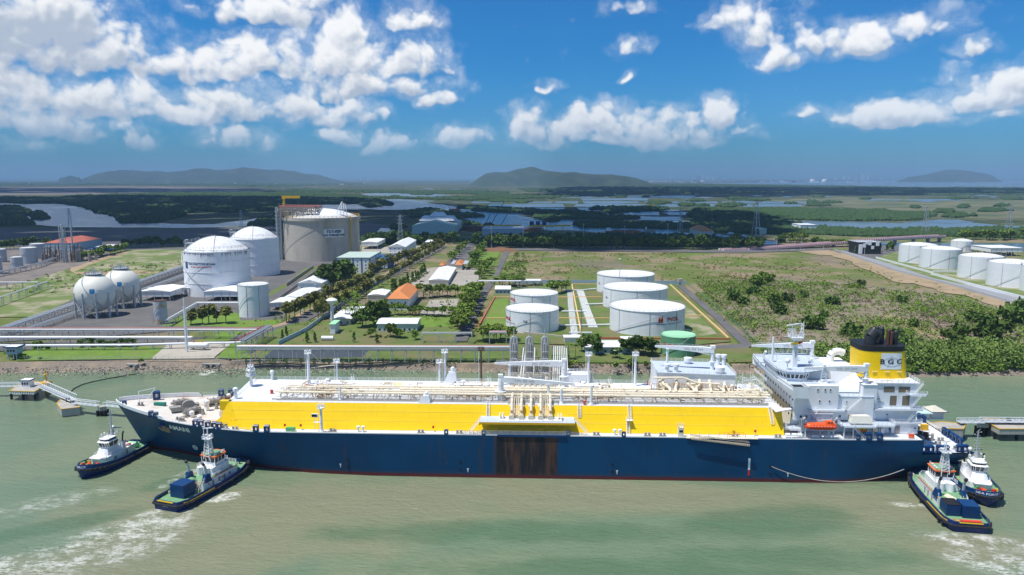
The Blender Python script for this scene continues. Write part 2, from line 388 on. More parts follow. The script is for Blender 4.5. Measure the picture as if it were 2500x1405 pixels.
MUD = [(*wg(330, 1330), 75, 15, 38), (*wg(760, 1235), 75, 20, 6), (*wg(1500, 1215), 120, 14, -4), (*wg(700, 1330), 60, 16, 20), (*wg(2100, 1240), 40, 14, 0), (*wg(2450, 1340), 30, 10, 0), (*wg(120, 1400), 40, 14, 30)]
GREENER = [(*wg(1880, 1275), 34, 13, 10), (*wg(1200, 1300), 60, 8, 0), (*wg(1500, 1395), 60, 8, 0), (*wg(1950, 1360), 40, 8, 0), (*wg(120, 1290), 26, 6, 30), (*wg(520, 1165), 22, 7, 25)]  # ellipses where the water is tinted a darker green
FOAM = [(*wg(380, 1262), 13, 7, 45, .95), (*wg(300, 1300), 24, 10, 40, 1.0), (*wg(180, 1360), 36, 15, 35, .9), (*wg(20, 1400), 34, 14, 33, .85), (*wg(130, 1225), 22, 7, 33, .5), (*wg(30, 1250), 25, 5, 33, .35),
        (*wg(545, 1215), 8, 4, 30, 1.25), (*wg(415, 1180), 6, 3.5, 50, .8), (*wg(455, 1155), 6, 2.5, 50, .5), (*wg(2215, 1233), 7, 2.4, -5, 1.1), (*wg(2400, 1325), 20, 6, -15, .95), (*wg(2480, 1385), 22, 9, -25, 1.0), (*wg(2300, 1320), 6, 3, -20, .4),
        (*wg(508, 910), 4, 9, -10, 1.3)]
WATER = water_mat('channel_water', (.155,.225,.14), (.205,.25,.15), True)
FARW = water_mat('river_water', (.08,.13,.17), (.10,.15,.18), far=True)
GM = ground_mat()
# shoreline, left to right: foot of the bank at the water and its top edge
SHW = [(-6000, 372), (-400, 371), (-265, 371), (-203, 374), (-160, 376.5), (-141, 381), (-54, 376.5), (10, 372.5), (95, 370.8), (127, 369), (137, 368), (207, 363), (240, 364.5), (262, 366), (700, 366), (6000, 366)]
def lerp_tab(tab, x):
    if x <= tab[0][0]: return tab[0][1]
    for (a, p), (c, q) in zip(tab, tab[1:]):
        if x <= c: return p+(q-p)*(x-a)/(c-a)
    return tab[-1][1]
def fract(ps, amp, it=3, sd=3):
    r = random.Random(sd); ps = list(ps)
    for _ in range(it):
        o = [ps[0]]
        for a, b in zip(ps, ps[1:]):
            L = math.hypot(b[0]-a[0], b[1]-a[1]); k = amp*min(1, L/60)
            o += [((a[0]+b[0])/2, (a[1]+b[1])/2+r.uniform(-k, k)), b]
        ps = o; amp *= .6
    return ps
shore = fract([p for p in SHW if -500 < p[0] < 800], 2.2, 4)
shore = [SHW[0]]+shore+[SHW[-1]]
def bank_top(x, y):
    w_ = 8.5 if x < -150 else 4.6 if x < 125 else 8
    return (x, y+w_+.8*math.sin(x*.05))
def bank_y(x): return lerp_tab(BT, x)
b = MB(); N = len(shore)
vs = []
for (x, y) in shore:
    tx, ty = bank_top(x, y)
    vs += [(x, y-4, -2.0), (x, y, -.05), (x+rnd.uniform(-.5, .5), y+(ty-y)*.45, 1.6+rnd.uniform(-.4, .5)), (tx, ty-1.0, 3.7), (tx, ty, 4.0)]
b.add(vs, [(i*5+j, (i+1)*5+j, (i+1)*5+j+1, i*5+j+1) for i in range(N-1) for j in range(4)])
bankm = pm('stony_bank', (.23,.19,.15), .95, .5, .9, (.36,.27,.18), .8, .05, det=9, bump=.3)
b.build('riverbank', bankm, kind='structure')
b = MB(); tops = [bank_top(*p) for p in shore]
BT = tops
b.add([(x, y, 4.0) for x, y in tops]+[(60000, 500, 4), (60000, 60000, 4), (-60000, 60000, 4), (-60000, 500, 4)], [tuple(range(N+4))])
b.build('ground', GM, kind='structure')
b = MB(); b.add([(-6000, -600, 0), (6000, -600, 0), (6000, 395, 0), (-6000, 395, 0)], [(0, 1, 2, 3)])
b.build('water', WATER, kind='structure')
# patches of ground cover, traced on the land
LV = [0]
def rag(ps, amp, it, seed=1, yk=.25):
    r = random.Random(seed); n = it
    for _ in range(it):
        o = []
        for i, a in enumerate(ps):
            c = ps[(i+1) % len(ps)]; L = math.hypot(c[0]-a[0], (c[1]-a[1])*3)
            k = amp*min(1, L/40)
            o += [a, ((a[0]+c[0])/2+r.uniform(-k, k), (a[1]+c[1])/2+r.uniform(-k, k)*yk)]
        ps = o; amp *= .55
    return ps
def patch(name, mat, ps, amp=0, it=0, z=4.0, thick=0):
    LV[0] += 1
    if amp: ps = rag(ps, amp, it, LV[0])
    zz = z+.02+.004*LV[0]
    pts = [G(px, max(py, 438.5), zz) for px, py in ps]; pts = [(x, max(y, bank_y(x)+.6)) for x, y in pts]
    if sum(a[0]*c[1]-c[0]*a[1] for a, c in zip(pts, pts[1:]+pts[:1])) < 0: pts = pts[::-1]
    b = MB(); b.add([(x, y, zz) for x, y in pts], [tuple(range(len(pts)))])
    return b.build(name, mat, kind='structure')
mud = pm('dark_mudflat', (.085,.078,.08), .9, .3, .01, (.16,.14,.12), .6, .004, det=8)
drymud = pm('grey_salt_flat', (.13,.115,.11), .9, .3, .004, (.30,.26,.20), .7, .0015, det=8)
dry = pm('dry_field', (.15,.145,.08), .95, .4, .012, (.055,.085,.035), .9, .004, det=10, lo=.4, hi=.6)
patch('mudflat', mud, [(-300,562),(200,558),(450,561),(690,550),(905,545),(1000,560),(990,575),(880,582),(690,590),(450,600),(200,603),(-300,604)], 6, 4)
patch('salt_flat', drymud, [(-300,456),(300,455),(600,461),(700,465),(560,471),(300,476),(-300,480)], 8, 3)
patch('dry_field', dry, [(1850,489),(2050,483),(2560,490),(2560,533),(2380,532),(2300,527),(2200,515),(2000,503)], 10, 3)
0 and patch('dry_field', dry, [(1150,452),(1500,452),(1700,456),(1400,462),(1150,461)], 10, 3)
0 and patch('dry_field', dry, [(560,446),(800,445),(1000,448),(900,454),(650,454)], 10, 3)
def river(ps, amp=5, it=3): patch('river', FARW, ps, amp, it)
river([(-200,496),(0,497),(60,500),(130,498),(170,500),(215,508),(245,520),(290,527),(330,520),(350,527),(330,537),(420,547),(520,548),(600,538),(690,518),(690,545),(600,552),(450,557),(300,556),(150,554),(80,548),(60,530),(75,515),(50,506),(-200,506)])
river([(725,505),(800,500),(880,498),(925,488),(1000,486),(1050,497),(1110,505),(1180,512),(1240,522),(1300,533),(1400,540),(1480,550),(1560,556),(1640,562),(1720,574),(1690,588),(1600,573),(1480,569),(1400,563),(1250,560),(1180,548),(1130,535),(1060,515),(1010,511),(960,513),(900,511),(800,513),(730,518)])
river([(400,477),(560,470),(690,466),(700,469),(560,474),(430,479)], 4)
river([(880,474),(960,471),(1040,474),(1110,478),(1080,483),(980,480),(900,478)], 4)
river([(1890,545),(1960,540),(2060,541),(2200,545),(2300,536),(2340,537),(2380,545),(2480,552),(2600,553),(2600,561),(2400,558),(2250,560),(2100,562),(1980,560),(1920,553)], 4)
river([(1640,570),(1720,577),(1800,580),(1905,591),(1890,598),(1760,592),(1700,588)], 4)
river([(2040,586),(2150,592),(2320,594),(2600,594),(2600,618),(2480,614),(2380,600),(2200,603),(2100,600)], 2)
river([(930,557),(975,560),(1000,570),(960,572),(920,566)], 2, 2)
river([(1690,447.5),(1980,444),(2150,441.5),(2700,441.5),(2700,461),(2480,459),(2300,457.5),(2150,456),(2050,453),(1900,451)], 3, 3)
rr = random.Random(11)
for (y0, y1, xa, xb) in ((479,483,1150,1700),(485,490,1180,1780),(492,497,1150,1900),(499,505,1190,1860),(508,515,1200,1690),(518,526,1220,1680),(529,538,1300,1680),(541,549,1420,1880),(466,468.5,1300,1600),(462,464,2200,2330),(487,490,2100,2300)):
    x = xa+rr.uniform(0, 40)
    while x < xb:
        wd = rr.uniform(50, 190); a = rr.uniform(-.8, .8)
        if rr.random() < .78: river([(x, y0+a), (x+wd*.5, y0+rr.uniform(-1, 1)), (x+wd, y0-a), (x+wd+rr.uniform(-12, 12), y1+a), (x+wd*.4, y1+rr.uniform(-1, 1)), (x+rr.uniform(-12, 12), y1-a)], 3, 2)
        x += wd+rr.uniform(6, 34)
rm = random.Random(71)
for _ in range(70):
    x, y = rm.uniform(1000, 2450), rm.choice((rm.uniform(455, 480), rm.uniform(476, 545))); wd = rm.uniform(20, 90)*(y-430)/70; h = (y-433)*.035
    if not (x > 1850 and 500 < y < 540): river([(x, y), (x+wd*.5, y-h*rm.uniform(.3, 1)), (x+wd, y+rm.uniform(-h, h)*.4), (x+wd*.6, y+h)], 3, 2)
# terminal grounds
AS, LW, PV, SD = M['asphalt'], M['lawn'], M['paving'], M['sand']
field = pm('grassy_field', (.13,.175,.045), .95, .4, .09, (.34,.30,.21), .9, .035, det=10, lo=.47, hi=.62)
patch('field', field, [(-300,690),(0,655),(180,612),(300,604),(455,606),(452,648),(330,700),(185,772),(0,775),(-300,800)], 3, 2)
patch('sand_track', SD, [(160,655),(210,640),(300,615),(320,616),(215,648),(180,665),(330,660),(400,664),(330,672),(190,672)], 3, 3)
patch('plant_yard', pm('oily_yard', (.20,.17,.15), .9, .3, .08, (.10,.09,.09), .8, .05), [(-300,600),(60,612),(170,608),(250,612),(275,620),(190,650),(60,690),(0,700),(-300,740)], 3, 2)
patch('apron', AS, [(-40,808),(60,788),(190,725),(330,690),(450,648),(692,612),(900,612),(900,640),(785,650),(745,695),(705,740),(690,790),(640,803),(420,808),(300,818),(0,835),(-200,840),(-200,812)])
patch('road', AS, [(-200,842),(0,838),(420,826),(600,818),(700,792),(760,758),(860,714),(980,652),(1085,600),(1092,602),(986,660),(868,724),(772,772),(700,812),(640,826),(480,838),(0,858),(-200,868)])
patch('kerb_strip', M['sand'], [(600,812),(690,788),(760,750),(860,707),(980,647),(1085,597),(1085,600),(980,651),(860,713),(764,756),(700,792),(604,817)])
patch('lawn', M['brightlawn'], [(395,796),(430,775),(500,762),(590,765),(585,783),(690,780),(680,792),(600,800),(500,796),(440,797)])
patch('lawn', M['brightlawn'], [(520,812),(590,810),(560,832),(470,833),(520,822)])
patch('lawn', LW, [(700,690),(745,655),(782,650),(700,700),(640,735),(625,732)])
patch('lawn', M['brightlawn'], [(50,860),(90,850),(420,846),(372,879),(40,881)])
patch('sand_lot', M['kerb'], [(408,842),(470,836),(565,838),(512,882),(362,881)], 2, 2)
patch('lawn', M['brightlawn'], [(560,842),(600,832),(610,880),(520,881)], 1, 1)
patch('lawn', LW, [(600,835),(700,795),(860,760),(980,770),(1165,760),(1120,835),(1150,840),(1260,842),(1270,885),(600,882)])
patch('pond', pm('dark_basin', (.045,.05,.055), .35, .2, .05), [(668,852),(905,850),(885,873),(640,877)])
patch('plaza', PV, [(984,694),(1022,660),(1060,653),(1172,656),(1166,698),(1100,702),(1010,703)])
patch('avenue', AS, [(1086,652),(1108,606),(1148,582),(1160,582),(1156,606),(1132,655)])
patch('concrete_yard', PV, [(882,620),(884,604),(1000,602),(1040,600),(1030,612),(1000,618)])
patch('lawn', field, [(884,632),(884,620),(985,617),(960,630)])
patch('road', AS, [(1108,834),(1140,834),(1168,765),(1192,714),(1217,676),(1241,620),(1252,608),(1238,608),(1227,622),(1204,676),(1171,714),(1146,765)])
patch('lawn', M['brightlawn'], [(1160,640),(1175,612),(1222,612),(1198,662),(1172,664)], 2, 2)
patch('plaza', PV, [(1038,752),(1050,733),(1120,730),(1118,742),(1105,768),(1020,770)])
patch('football_lawn', M['brightlawn'], [(905,775),(1110,772),(1112,798),(905,800)])
patch('lawn', LW, [(1160,834),(1212,700),(1390,690),(1650,696),(1785,834),(1700,842),(1400,842)])
patch('yard_patch', M['brightlawn'], [(1180,800),(1208,732),(1240,728),(1238,800)], 1, 1)
patch('yard_patch', field, [(1640,740),(1672,740),(1750,815),(1690,825)], 2, 2)
patch('lawn', LW, [(1265,842),(1830,850),(1860,893),(1700,892),(1265,890)], 1, 1)
patch('road', AS, [(1652,697),(1668,697),(1760,770),(1838,842),(1826,850),(1700,852),(1698,846),(1808,840),(1745,778)])
patch('scrub_ground', pm('scrub_ground', (.235,.185,.135), .95, .4, .12, (.12,.16,.045), .85, .03, det=10, lo=.47, hi=.62), [(1700,690),(1850,680),(2050,690),(2300,715),(2500,765),(2600,790),(2600,850),(2300,860),(1880,862),(1830,820)], 6, 3)
patch('sand_bank', SD, [(1880,611),(2020,611),(2080,620),(2200,661),(2360,702),(2600,768),(2600,800),(2500,775),(2430,748),(2360,722),(2290,712),(2230,692),(2170,682),(2130,664),(2080,640),(2030,624),(1960,617)], 14, 4)
patch('sand_track', SD, [(2140,765),(2180,768),(2260,795),(2350,820),(2600,846),(2600,880),(2420,862),(2330,868),(2290,850),(2330,838),(2230,808)], 8, 3)
patch('road', pm('grey_road', (.27,.28,.30), .9, .1, .05), [(2036,612),(2058,612),(2200,650),(2350,690),(2600,762),(2600,775),(2340,700),(2190,660)])
patch('lawn', field, [(2110,615),(2180,612),(2600,665),(2600,745),(2280,680),(2140,634)])
patch('yard', AS, [(2058,612),(2100,605),(2200,602),(2200,612),(2130,632)])
patch('road', AS, [(-300,606),(450,604),(690,600),(690,604),(450,609),(-300,614)])
patch('road', AS, [(1180,606),(1500,608),(1800,612),(2030,606),(2030,611),(1800,618),(1500,614),(1180,611)])
# hills and headland on the horizon
hillm = bpy.data.materials.new('wooded_hill'); hillm.use_nodes = True
t_ = NT(hillm.node_tree); P_ = t_.new('ShaderNodeNewGeometry').outputs['Position']
t_.put(t_.n['Principled BSDF'].inputs['Base Color'], t_.mix(t_.ss(t_.noise(P_, .004, 8), .4, .65), (.022,.045,.024), (.05,.07,.035))); t_.n['Principled BSDF'].inputs['Roughness'].default_value = 1
def hill(Y, prof, depth, sd):
    r = random.Random(sd); b = MB(); xs = []
    nx, ny = 110, 26; x0, x1 = hz(prof[0][0], 436, Y)[0], hz(prof[-1][0], 436, Y)[0]
    pr = [hz(p, q, Y) for p, q in prof]; ph = [r.uniform(0, 6) for _ in range(12)]
    vs = []
    for j in range(ny):
        v = j/(ny-1)*2-1
        for i in range(nx):
            x = x0+(x1-x0)*i/(nx-1); h = 0
            for (a, ha), (c, hc) in zip(pr, pr[1:]):
                if a <= x <= c: h = ha+(hc-ha)*(x-a)/(c-a)
            h = max(0, h-4)*.92*min(1, (i+.01)/11, (nx-1-i+.01)/11)**.8*max(0, 1-abs(v)**1.7)
            s = depth/9
            h *= 1+.05*math.sin(x/s*.5+ph[0]+3*v)+.05*math.sin(x/s*1.1+ph[1]-4*v)+.02*math.sin(x/s*2.6+ph[2]+9*v)-.07
            yy = Y+v*depth+.12*depth*math.sin(x/s*.7)
            vs.append((x*yy/Y, yy, 4.2+max(0, h)-(.5 if abs(v) > .99 else 0)))
    b.add(vs, [(j*nx+i, j*nx+i+1, (j+1)*nx+i+1, (j+1)*nx+i) for j in range(ny-1) for i in range(nx-1)])
    return b.build('hill', hillm, smooth=True, kind='structure')
hill(15000, [(170,434),(205,427),(225,420),(270,413),(320,409),(370,415),(410,419),(440,412),(490,405),(560,408),(620,407),(680,411),(720,412),(760,421),(800,429),(850,433)], 1300, 1)
hill(9500, [(1140,435),(1165,424),(1205,414),(1250,409),(1295,404),(1330,410),(1370,418),(1420,417),(1465,418),(1505,425),(1545,431),(1600,434)], 900, 2)
hill(19000, [(2190,437),(2230,430),(2270,421),(2300,413),(2335,408),(2370,411),(2400,420),(2430,430),(2450,437)], 1800, 3)
hill(14500, [(140,434),(170,426),(200,433)], 400, 4)
# ------------------------------------------------------------------ vegetation
def leafmat(name, c, c2, var=.35):
    m = bpy.data.materials.new(name); m.use_nodes = True; t = NT(m.node_tree); b = t.n['Principled BSDF']
    oi = t.new('ShaderNodeObjectInfo'); g = t.new('ShaderNodeNewGeometry'); P = g.outputs['Position']
    f = t.ss(t.noise(P, .45, 4, .7), .35, .65)
    c_ = t.mix(f, c, c2)
    k = t.m('MULTIPLY_ADD', oi.outputs['Random'], var*2, 1-var); k = t.m('MULTIPLY', k, t.m('MULTIPLY_ADD', t.noise(P, 1.8, 3, .7), 1.2, .4))
    t.put(b.inputs['Base Color'], t.mix(1.0, c_, t.comb(k, k, k), 'MULTIPLY')); b.inputs['Roughness'].default_value = .8; b.inputs['Specular IOR Level'].default_value = .15
    return m
LEAF = {'dark': leafmat('dark_foliage', (.055,.105,.018), (.10,.155,.03)), 'mid': leafmat('mid_foliage', (.10,.175,.022), (.17,.24,.04)),
        'light': leafmat('light_foliage', (.13,.20,.025), (.20,.26,.05)), 'olive': leafmat('olive_foliage', (.14,.16,.032), (.24,.225,.07)),
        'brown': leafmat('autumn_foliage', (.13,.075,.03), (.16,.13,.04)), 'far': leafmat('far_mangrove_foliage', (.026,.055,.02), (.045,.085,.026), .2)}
TRUNK = pm('tree_bark', (.13,.10,.075), .9, .2, 2)
def leaf_quads(b, cs, size, r, flat=.5):
    for (cx, cy, cz) in cs:
        n = Vector((r.gauss(0, 1), r.gauss(0, 1), r.gauss(0, 1)+flat)).normalized(); a = n.orthogonal().normalized(); a.rotate(Matrix.Rotation(r.uniform(0, 6.3), 3, n)); c = n.cross(a)
        s1 = size*r.uniform(.6, 1.3); s2 = s1*r.uniform(.5, .9); p = Vector((cx, cy, cz))
        b.add([p-a*s1-c*s2*.5, p+a*.2*s1-c*s2, p+a*s1+c*s2*.2, p-a*.1*s1+c*s2], [(0, 1, 2, 3)])
def crown_pts(r, n, lobes):
    out = []
    while len(out) < n:
        (x, y, z, a, h) = r.choice(lobes)
        v = Vector((r.gauss(0, 1), r.gauss(0, 1), r.gauss(0, 1))).normalized()*(r.random()**.30)
        if v.z < -.55: continue
        out.append((x+v.x*a, y+v.y*a, z+v.z*h))
    return out
def tree_proto(name, mat, h, wd, seed, n=330, shape='round'):
    r = random.Random(seed); root = empty(name, (0, 0, -999))
    b = MB(); th = h*(.38 if shape == 'round' else .5)
    b.tube((0, 0, -.3), (r.uniform(-.2, .2), r.uniform(-.2, .2), th), .045*h*.5, 6, .018*h); 
    lobes = []
    if shape == 'round':
        for i in range(8):
            a = r.uniform(0, 6.3); q = r.uniform(.1, .52)*wd/2*1.1; z = r.uniform(.42, .82)*h
            lobes.append((q*math.cos(a), q*math.sin(a), z, wd*r.uniform(.17, .29), h*r.uniform(.11, .19)))
            b.tube((0, 0, th*.8), (q*.8*math.cos(a), q*.8*math.sin(a), z), .02*h*.5, 4, .004*h)
    elif shape == 'umbrella':
        for i in range(9):
            a = r.uniform(0, 6.3); q = r.uniform(.2, .8)*wd/2; z = r.uniform(.66, .86)*h
            lobes.append((q*math.cos(a), q*math.sin(a), z, wd*r.uniform(.15, .24), h*r.uniform(.06, .11)))
            b.tube((0, 0, th*.7), (q*.8*math.cos(a), q*.8*math.sin(a), z), .02*h*.5, 4, .004*h)
    elif shape == 'tall':
        for i in range(9):
            a = r.uniform(0, 6.3); z = (.25+.68*i/8)*h; q = wd*.18*(1-.5*i/8)
            lobes.append((q*math.cos(a), q*math.sin(a), z, wd*r.uniform(.22, .30)*(1.05-.6*i/8), h*.10))
    elif shape == 'bush':
        for i in range(7):
            a = r.uniform(0, 6.3); q = r.uniform(.1, .6)*wd/2; z = r.uniform(.2, .6)*h
            lobes.append((q*math.cos(a), q*math.sin(a), z, wd*r.uniform(.18, .3), h*r.uniform(.2, .35)))
    b.build('trunk', TRUNK, root)
    c = MB(); leaf_quads(c, crown_pts(r, int(n*1.35), lobes), .064*(wd+h)/2+.14, r); c.build('crown', mat, root)
    return root
def palm_proto(seed, h=9):
    r = random.Random(seed); root = empty('palm_tree', (0, 0, -999)); b = MB()
    top = Vector((r.uniform(-.6, .6), r.uniform(-.6, .6), h)); b.tube((0, 0, 0), (top.x*.4, top.y*.4, h*.5), .22, 6, .16); b.tube((top.x*.4, top.y*.4, h*.5), top, .16, 6, .13); b.build('trunk', TRUNK, root)
    c = MB()
    for i in range(17):
        a = i*2.4; el = r.uniform(-.1, 1.1); L = r.uniform(3.2, 4.4); p = top.copy(); d = Vector((math.cos(a)*math.cos(el), math.sin(a)*math.cos(el), math.sin(el)))
        sd = Vector((-math.sin(a), math.cos(a), 0))
        for k in range(5):
            q = p+d*L/5; w1, w2 = .55*(1-k/6), .55*(1-(k+1)/6)
            dr = Vector((0, 0, -.28))
            c.add([p, q, q+sd*w2+dr, p+sd*w1+dr], [(0, 1, 2, 3)]); c.add([p, q, q-sd*w2+dr, p-sd*w1+dr], [(0, 1, 2, 3)])
            p = q; d = (d+Vector((0, 0, -.30))).normalized()
    c.build('crown', LEAF['mid'], root); return root
PROTO = {}
def getp(kind):
    if kind not in PROTO:
        nm, mt, h, wd, n, sh = {'street': ('street_tree', 'olive', 7.5, 6.2, 300, 'round'), 'dark': ('broadleaf_tree', 'dark', 9, 9, 420, 'round'), 'mid': ('broadleaf_tree', 'mid', 7, 7, 330, 'round'),
            'light': ('almond_tree', 'light', 7, 7.5, 330, 'umbrella'), 'umb': ('umbrella_tree', 'mid', 7, 11, 420, 'umbrella'), 'tall': ('young_tree', 'mid', 7.5, 4, 220, 'tall'), 'bush': ('shrub', 'mid', 2.6, 4.2, 200, 'bush'),
            'brown': ('reddish_shrub', 'brown', 3.4, 3.6, 200, 'bush'), 'scrubtree': ('scrub_tree', 'dark', 6.5, 7.5, 420, 'bush'), 'small': ('small_tree', 'dark', 4.2, 3.6, 170, 'umbrella')}[kind]
        PROTO[kind] = []
        for k in range(3):
            p = tree_proto(nm, LEAF[mt], h, wd, len(PROTO)*10+k, n, sh); PROTO[kind].append((p, tuple(p.children)))
    return PROTO[kind]
PALMS = []
USED = set()
def plant(kind, x, y, s, label, group, r=rnd, z=4.0):
    if kind == 'palm':
        if not PALMS:
            for k in range(2): p = palm_proto(k); PALMS.append((p, tuple(p.children)))
        p, kids = r.choice(PALMS)
    else: p, kids = r.choice(getp(kind))
    s *= {'bush': 1.15, 'brown': 1.2, 'small': 1.1, 'palm': 1.25}.get(kind, 1.75)
    sx = s*r.uniform(.85, 1.15)
    if p.name not in USED:
        USED.add(p.name); o = p; o.location = (x, y, z); o.rotation_euler = (0, 0, r.uniform(0, 6.3)); o.scale = (sx, sx, s*r.uniform(.9, 1.1)); o['label'] = label; o['group'] = group
    else: o = copy_tree(p, (x, y, z), r.uniform(0, 6.3), (sx, sx, s*r.uniform(.9, 1.1)), label, group, kids)
    o['category'] = {'palm': 'palm tree', 'bush': 'bush', 'brown': 'bush'}.get(kind, 'tree')
    return o
def row(kind, a, c, n, s, label, group, jx=1.0, mix=None):
    A = G(*a); C = G(*c)
    for i in range(n):
        f = (i+.5)/n; k = kind if not mix or rnd.random() > .35 else mix
        plant(k, A[0]+(C[0]-A[0])*f+rnd.uniform(-jx, jx), A[1]+(C[1]-A[1])*f+rnd.uniform(-jx, jx)*1.5, s*rnd.uniform(.8, 1.2), label, group)
def spots(kind, ps, s, label, group):
    for q in ps:
        x, y = G(q[0], q[1]); plant(kind, x, y, s*(q[2] if len(q) > 2 else 1)*rnd.uniform(.93, 1.07), label, group)
# tree rows of the terminal
row('street', (905,672), (1078,602), 27, .95, 'olive crowned tree in the long street row beside the pale blue wall, upper half', 'street trees beside the blue wall')
row('street', (775,785), (905,712), 15, 1.0, 'olive crowned tree right of the terminal road, between road and blue wall', 'street trees right of the terminal road')
row('street', (905,712), (1085,605), 24, .8, 'olive crowned tree right of the upper terminal road, against the blue wall', 'street trees right of the upper terminal road')
row('street', (690,792), (905,690), 22, 1.0, 'olive crowned tree in the long street row, lower half towards the pipe rack', 'street trees towards the pipe rack')
row('light', (1098,648), (1140,604), 9, .9, 'dense green tree lining the left side of the broad asphalt avenue', 'trees left of the avenue')
row('mid', (1150,662), (1182,606), 12, 1.1, 'dense green tree lining the right side of the broad asphalt avenue', 'trees right of the avenue')
row('tall', (955,722), (1040,668), 12, .8, 'young green tree inside the pale blue wall above the plaza', 'young trees above the plaza')
row('light', (1168,690), (1200,650), 7, .95, 'layered green tree between the plaza and the narrow road', 'trees between plaza and road')
row('light', (1122,828), (1165,715), 16, .9, 'layered green tree on the left verge of the narrow road down to the pipe rack', 'trees on the left verge of the narrow road', 1.5)
row('light', (1120,815), (1150,715), 14, .85, 'layered green tree behind the left verge row of the narrow road', 'trees behind the verge row', 2.5, 'mid')
row('umb', (955,770), (1110,774), 8, .62, 'spreading tree in the row between small car park and football lawn', 'trees above the football lawn')
row('light', (1035,728), (1130,722), 10, .85, 'layered tree on the strip below the plaza and above the car park', 'trees between plaza and car park', 2)
row('light', (1210,700), (1275,703), 6, .8, 'light green tree behind the long white canopy roof', 'trees behind the white canopy', 2)
row('dark', (790,712), (850,690), 6, 1.25, 'big dark crowned tree in the clump below the blue building', 'dark tree clump below the blue building', 4)
row('dark', (800,690), (862,672), 6, 1.15, 'big dark crowned tree at the foot of the blue building', 'dark trees at the foot of the blue building', 3)
row('palm', (838,800), (880,760), 6, .9, 'coconut palm around the long low house with cream walls', 'palms round the cream house', 4)
row('palm', (825,775), (885,745), 6, .8, 'coconut palm standing above the cream walled house', 'palms above the cream house', 4)
row('mid', (895,800), (940,770), 7, .9, 'leafy tree between the cream house and the orange roofed villa', 'trees left of the orange roofed villa', 4, 'dark')
row('mid', (890,822), (1020,832), 9, .62, 'bushy tree standing round the long green walled shed', 'trees round the green walled shed', 2, 'bush')
row('street', (462,795), (560,792), 5, .95, 'dark leafy tree on the bright lawn in front of the low white sheds', 'trees on the lawn left of the cylindrical tank')
row('small', (190,850), (335,848), 15, 1.0, 'small palm like tree in the hedge row above the bright lawn', 'little trees above the bright lawn')
row('light', (1172,835), (1250,835), 8, .75, 'light green tree behind the pipe rack beside the two white tanks', 'trees below the two white tanks')
row('light', (1345,722), (1385,712), 7, .85, 'green tree at the back corner of the tank compound', 'trees at the back of the tank compound', 2)
spots('dark', [(1420,862,.75),(1445,858,1.0),(1455,868,.8),(1500,876,.5),(1530,868,.9),(1560,866,.95),(1575,872,.9),(1590,866,.8)], .85, 'dark leafy tree in front of the pavilion with the white roof', 'trees round the white roofed pavilion')
spots('palm', [(1390,880,.95),(1512,880,.7),(1405,876,.7)], .85, 'coconut palm beside the white roofed pavilion near the bank', 'palms by the pavilion')
spots('bush', [(1545,893,1.5),(1395,893,1.0),(1502,897,1.0),(1763,892,1.4),(1775,897,1.2),(1390,900,.6),(1580,892,.7)], 1.1, 'rounded green bush on the grassy river bank behind the ship', 'bushes on the grassy bank')
spots('brown', [(1174,772),(1162,790)], 1.0, 'reddish round shrub on the right verge of the narrow road', 'reddish shrubs on the verge')
spots('bush', [(95,852,1.3),(118,853,1.0),(40,872,1.5),(60,878,1.0),(100,879,.5),(345,884,.6)], 1.2, 'dark round bush near the blue watchtower at the left edge', 'bushes near the watchtower')
spots('tall', [(700,822),(690,832),(750,840),(770,838),(865,838),(920,840),(600,845)], .5, 'thin young tree on the grass above the main pipe rack', 'young trees above the rack')
row('dark', (300,604), (450,603), 17, .85, 'green tree in the row along the road behind the left hand field', 'trees along the back road')
row('mid', (195,640), (310,612), 17, .95, 'dense green tree in the hedge between refinery and field', 'hedge trees beside the refinery')
row('dark', (-10,612), (130,603), 14, .95, 'dark green tree behind the refinery tanks at the left edge', 'trees behind the refinery tanks')
row('mid', (1900,600), (2080,603), 16, .95, 'pale green tree below the curved bridge', 'trees below the bridge', 4, 'light')
row('light', (1905,592), (1965,596), 8, 1.25, 'tall pale green tree clump standing in front of the bridge ramp', 'tree clump by the bridge ramp', 5)
row('dark', (2085,622), (2185,612), 9, .8, 'tree around the black and white office block', 'trees round the office block', 3, 'tall')
row('mid', (2340,585), (2560,588), 24, 1.3, 'dark tree in the belt on the far bank behind the right hand tanks', 'far bank trees on the right', 10)
row('dark', (882,597), (1100,596), 26, 1.15, 'dark tree in the shaded belt behind the concrete tank yard', 'shaded tree belt by the hall', 12)
row('dark', (1170,604), (1500,608), 46, 1.15, 'dark tree in the shaded belt along the far road, left half', 'shaded roadside belt left half', 9)
row('dark', (1500,608), (1850,610), 46, 1.15, 'dark tree in the shaded belt along the far road, right half', 'shaded roadside belt right half', 9)
spots('scrubtree', [(1985,805,1.2),(2078,820,1.15),(1790,735,1.1),(1812,745,1.0),(1890,750,1.2),(1900,768,1.0),(2010,775,.7),(2330,852,1.0),(2310,825,.8),(2420,828,1.5),(2345,822,1.0),(2200,850,1.0),(2185,832,1.1),(2478,790,1.8),(2380,790,1.0),(1920,740,.9),(1960,728,.9),(2030,745,1.0),(2200,740,.8),(1840,720,1.0),(2100,700,.7),(2230,800,.8)], .95, 'dark bushy tree standing alone in the dry scrub behind the funnel', 'lone trees in the scrub')
spots('mid', [(1845,700),(1865,690),(1875,700),(1838,702),(1850,712)], 1.0, 'tree at the corner of the compound by the small grey tower', 'trees at the compound corner')
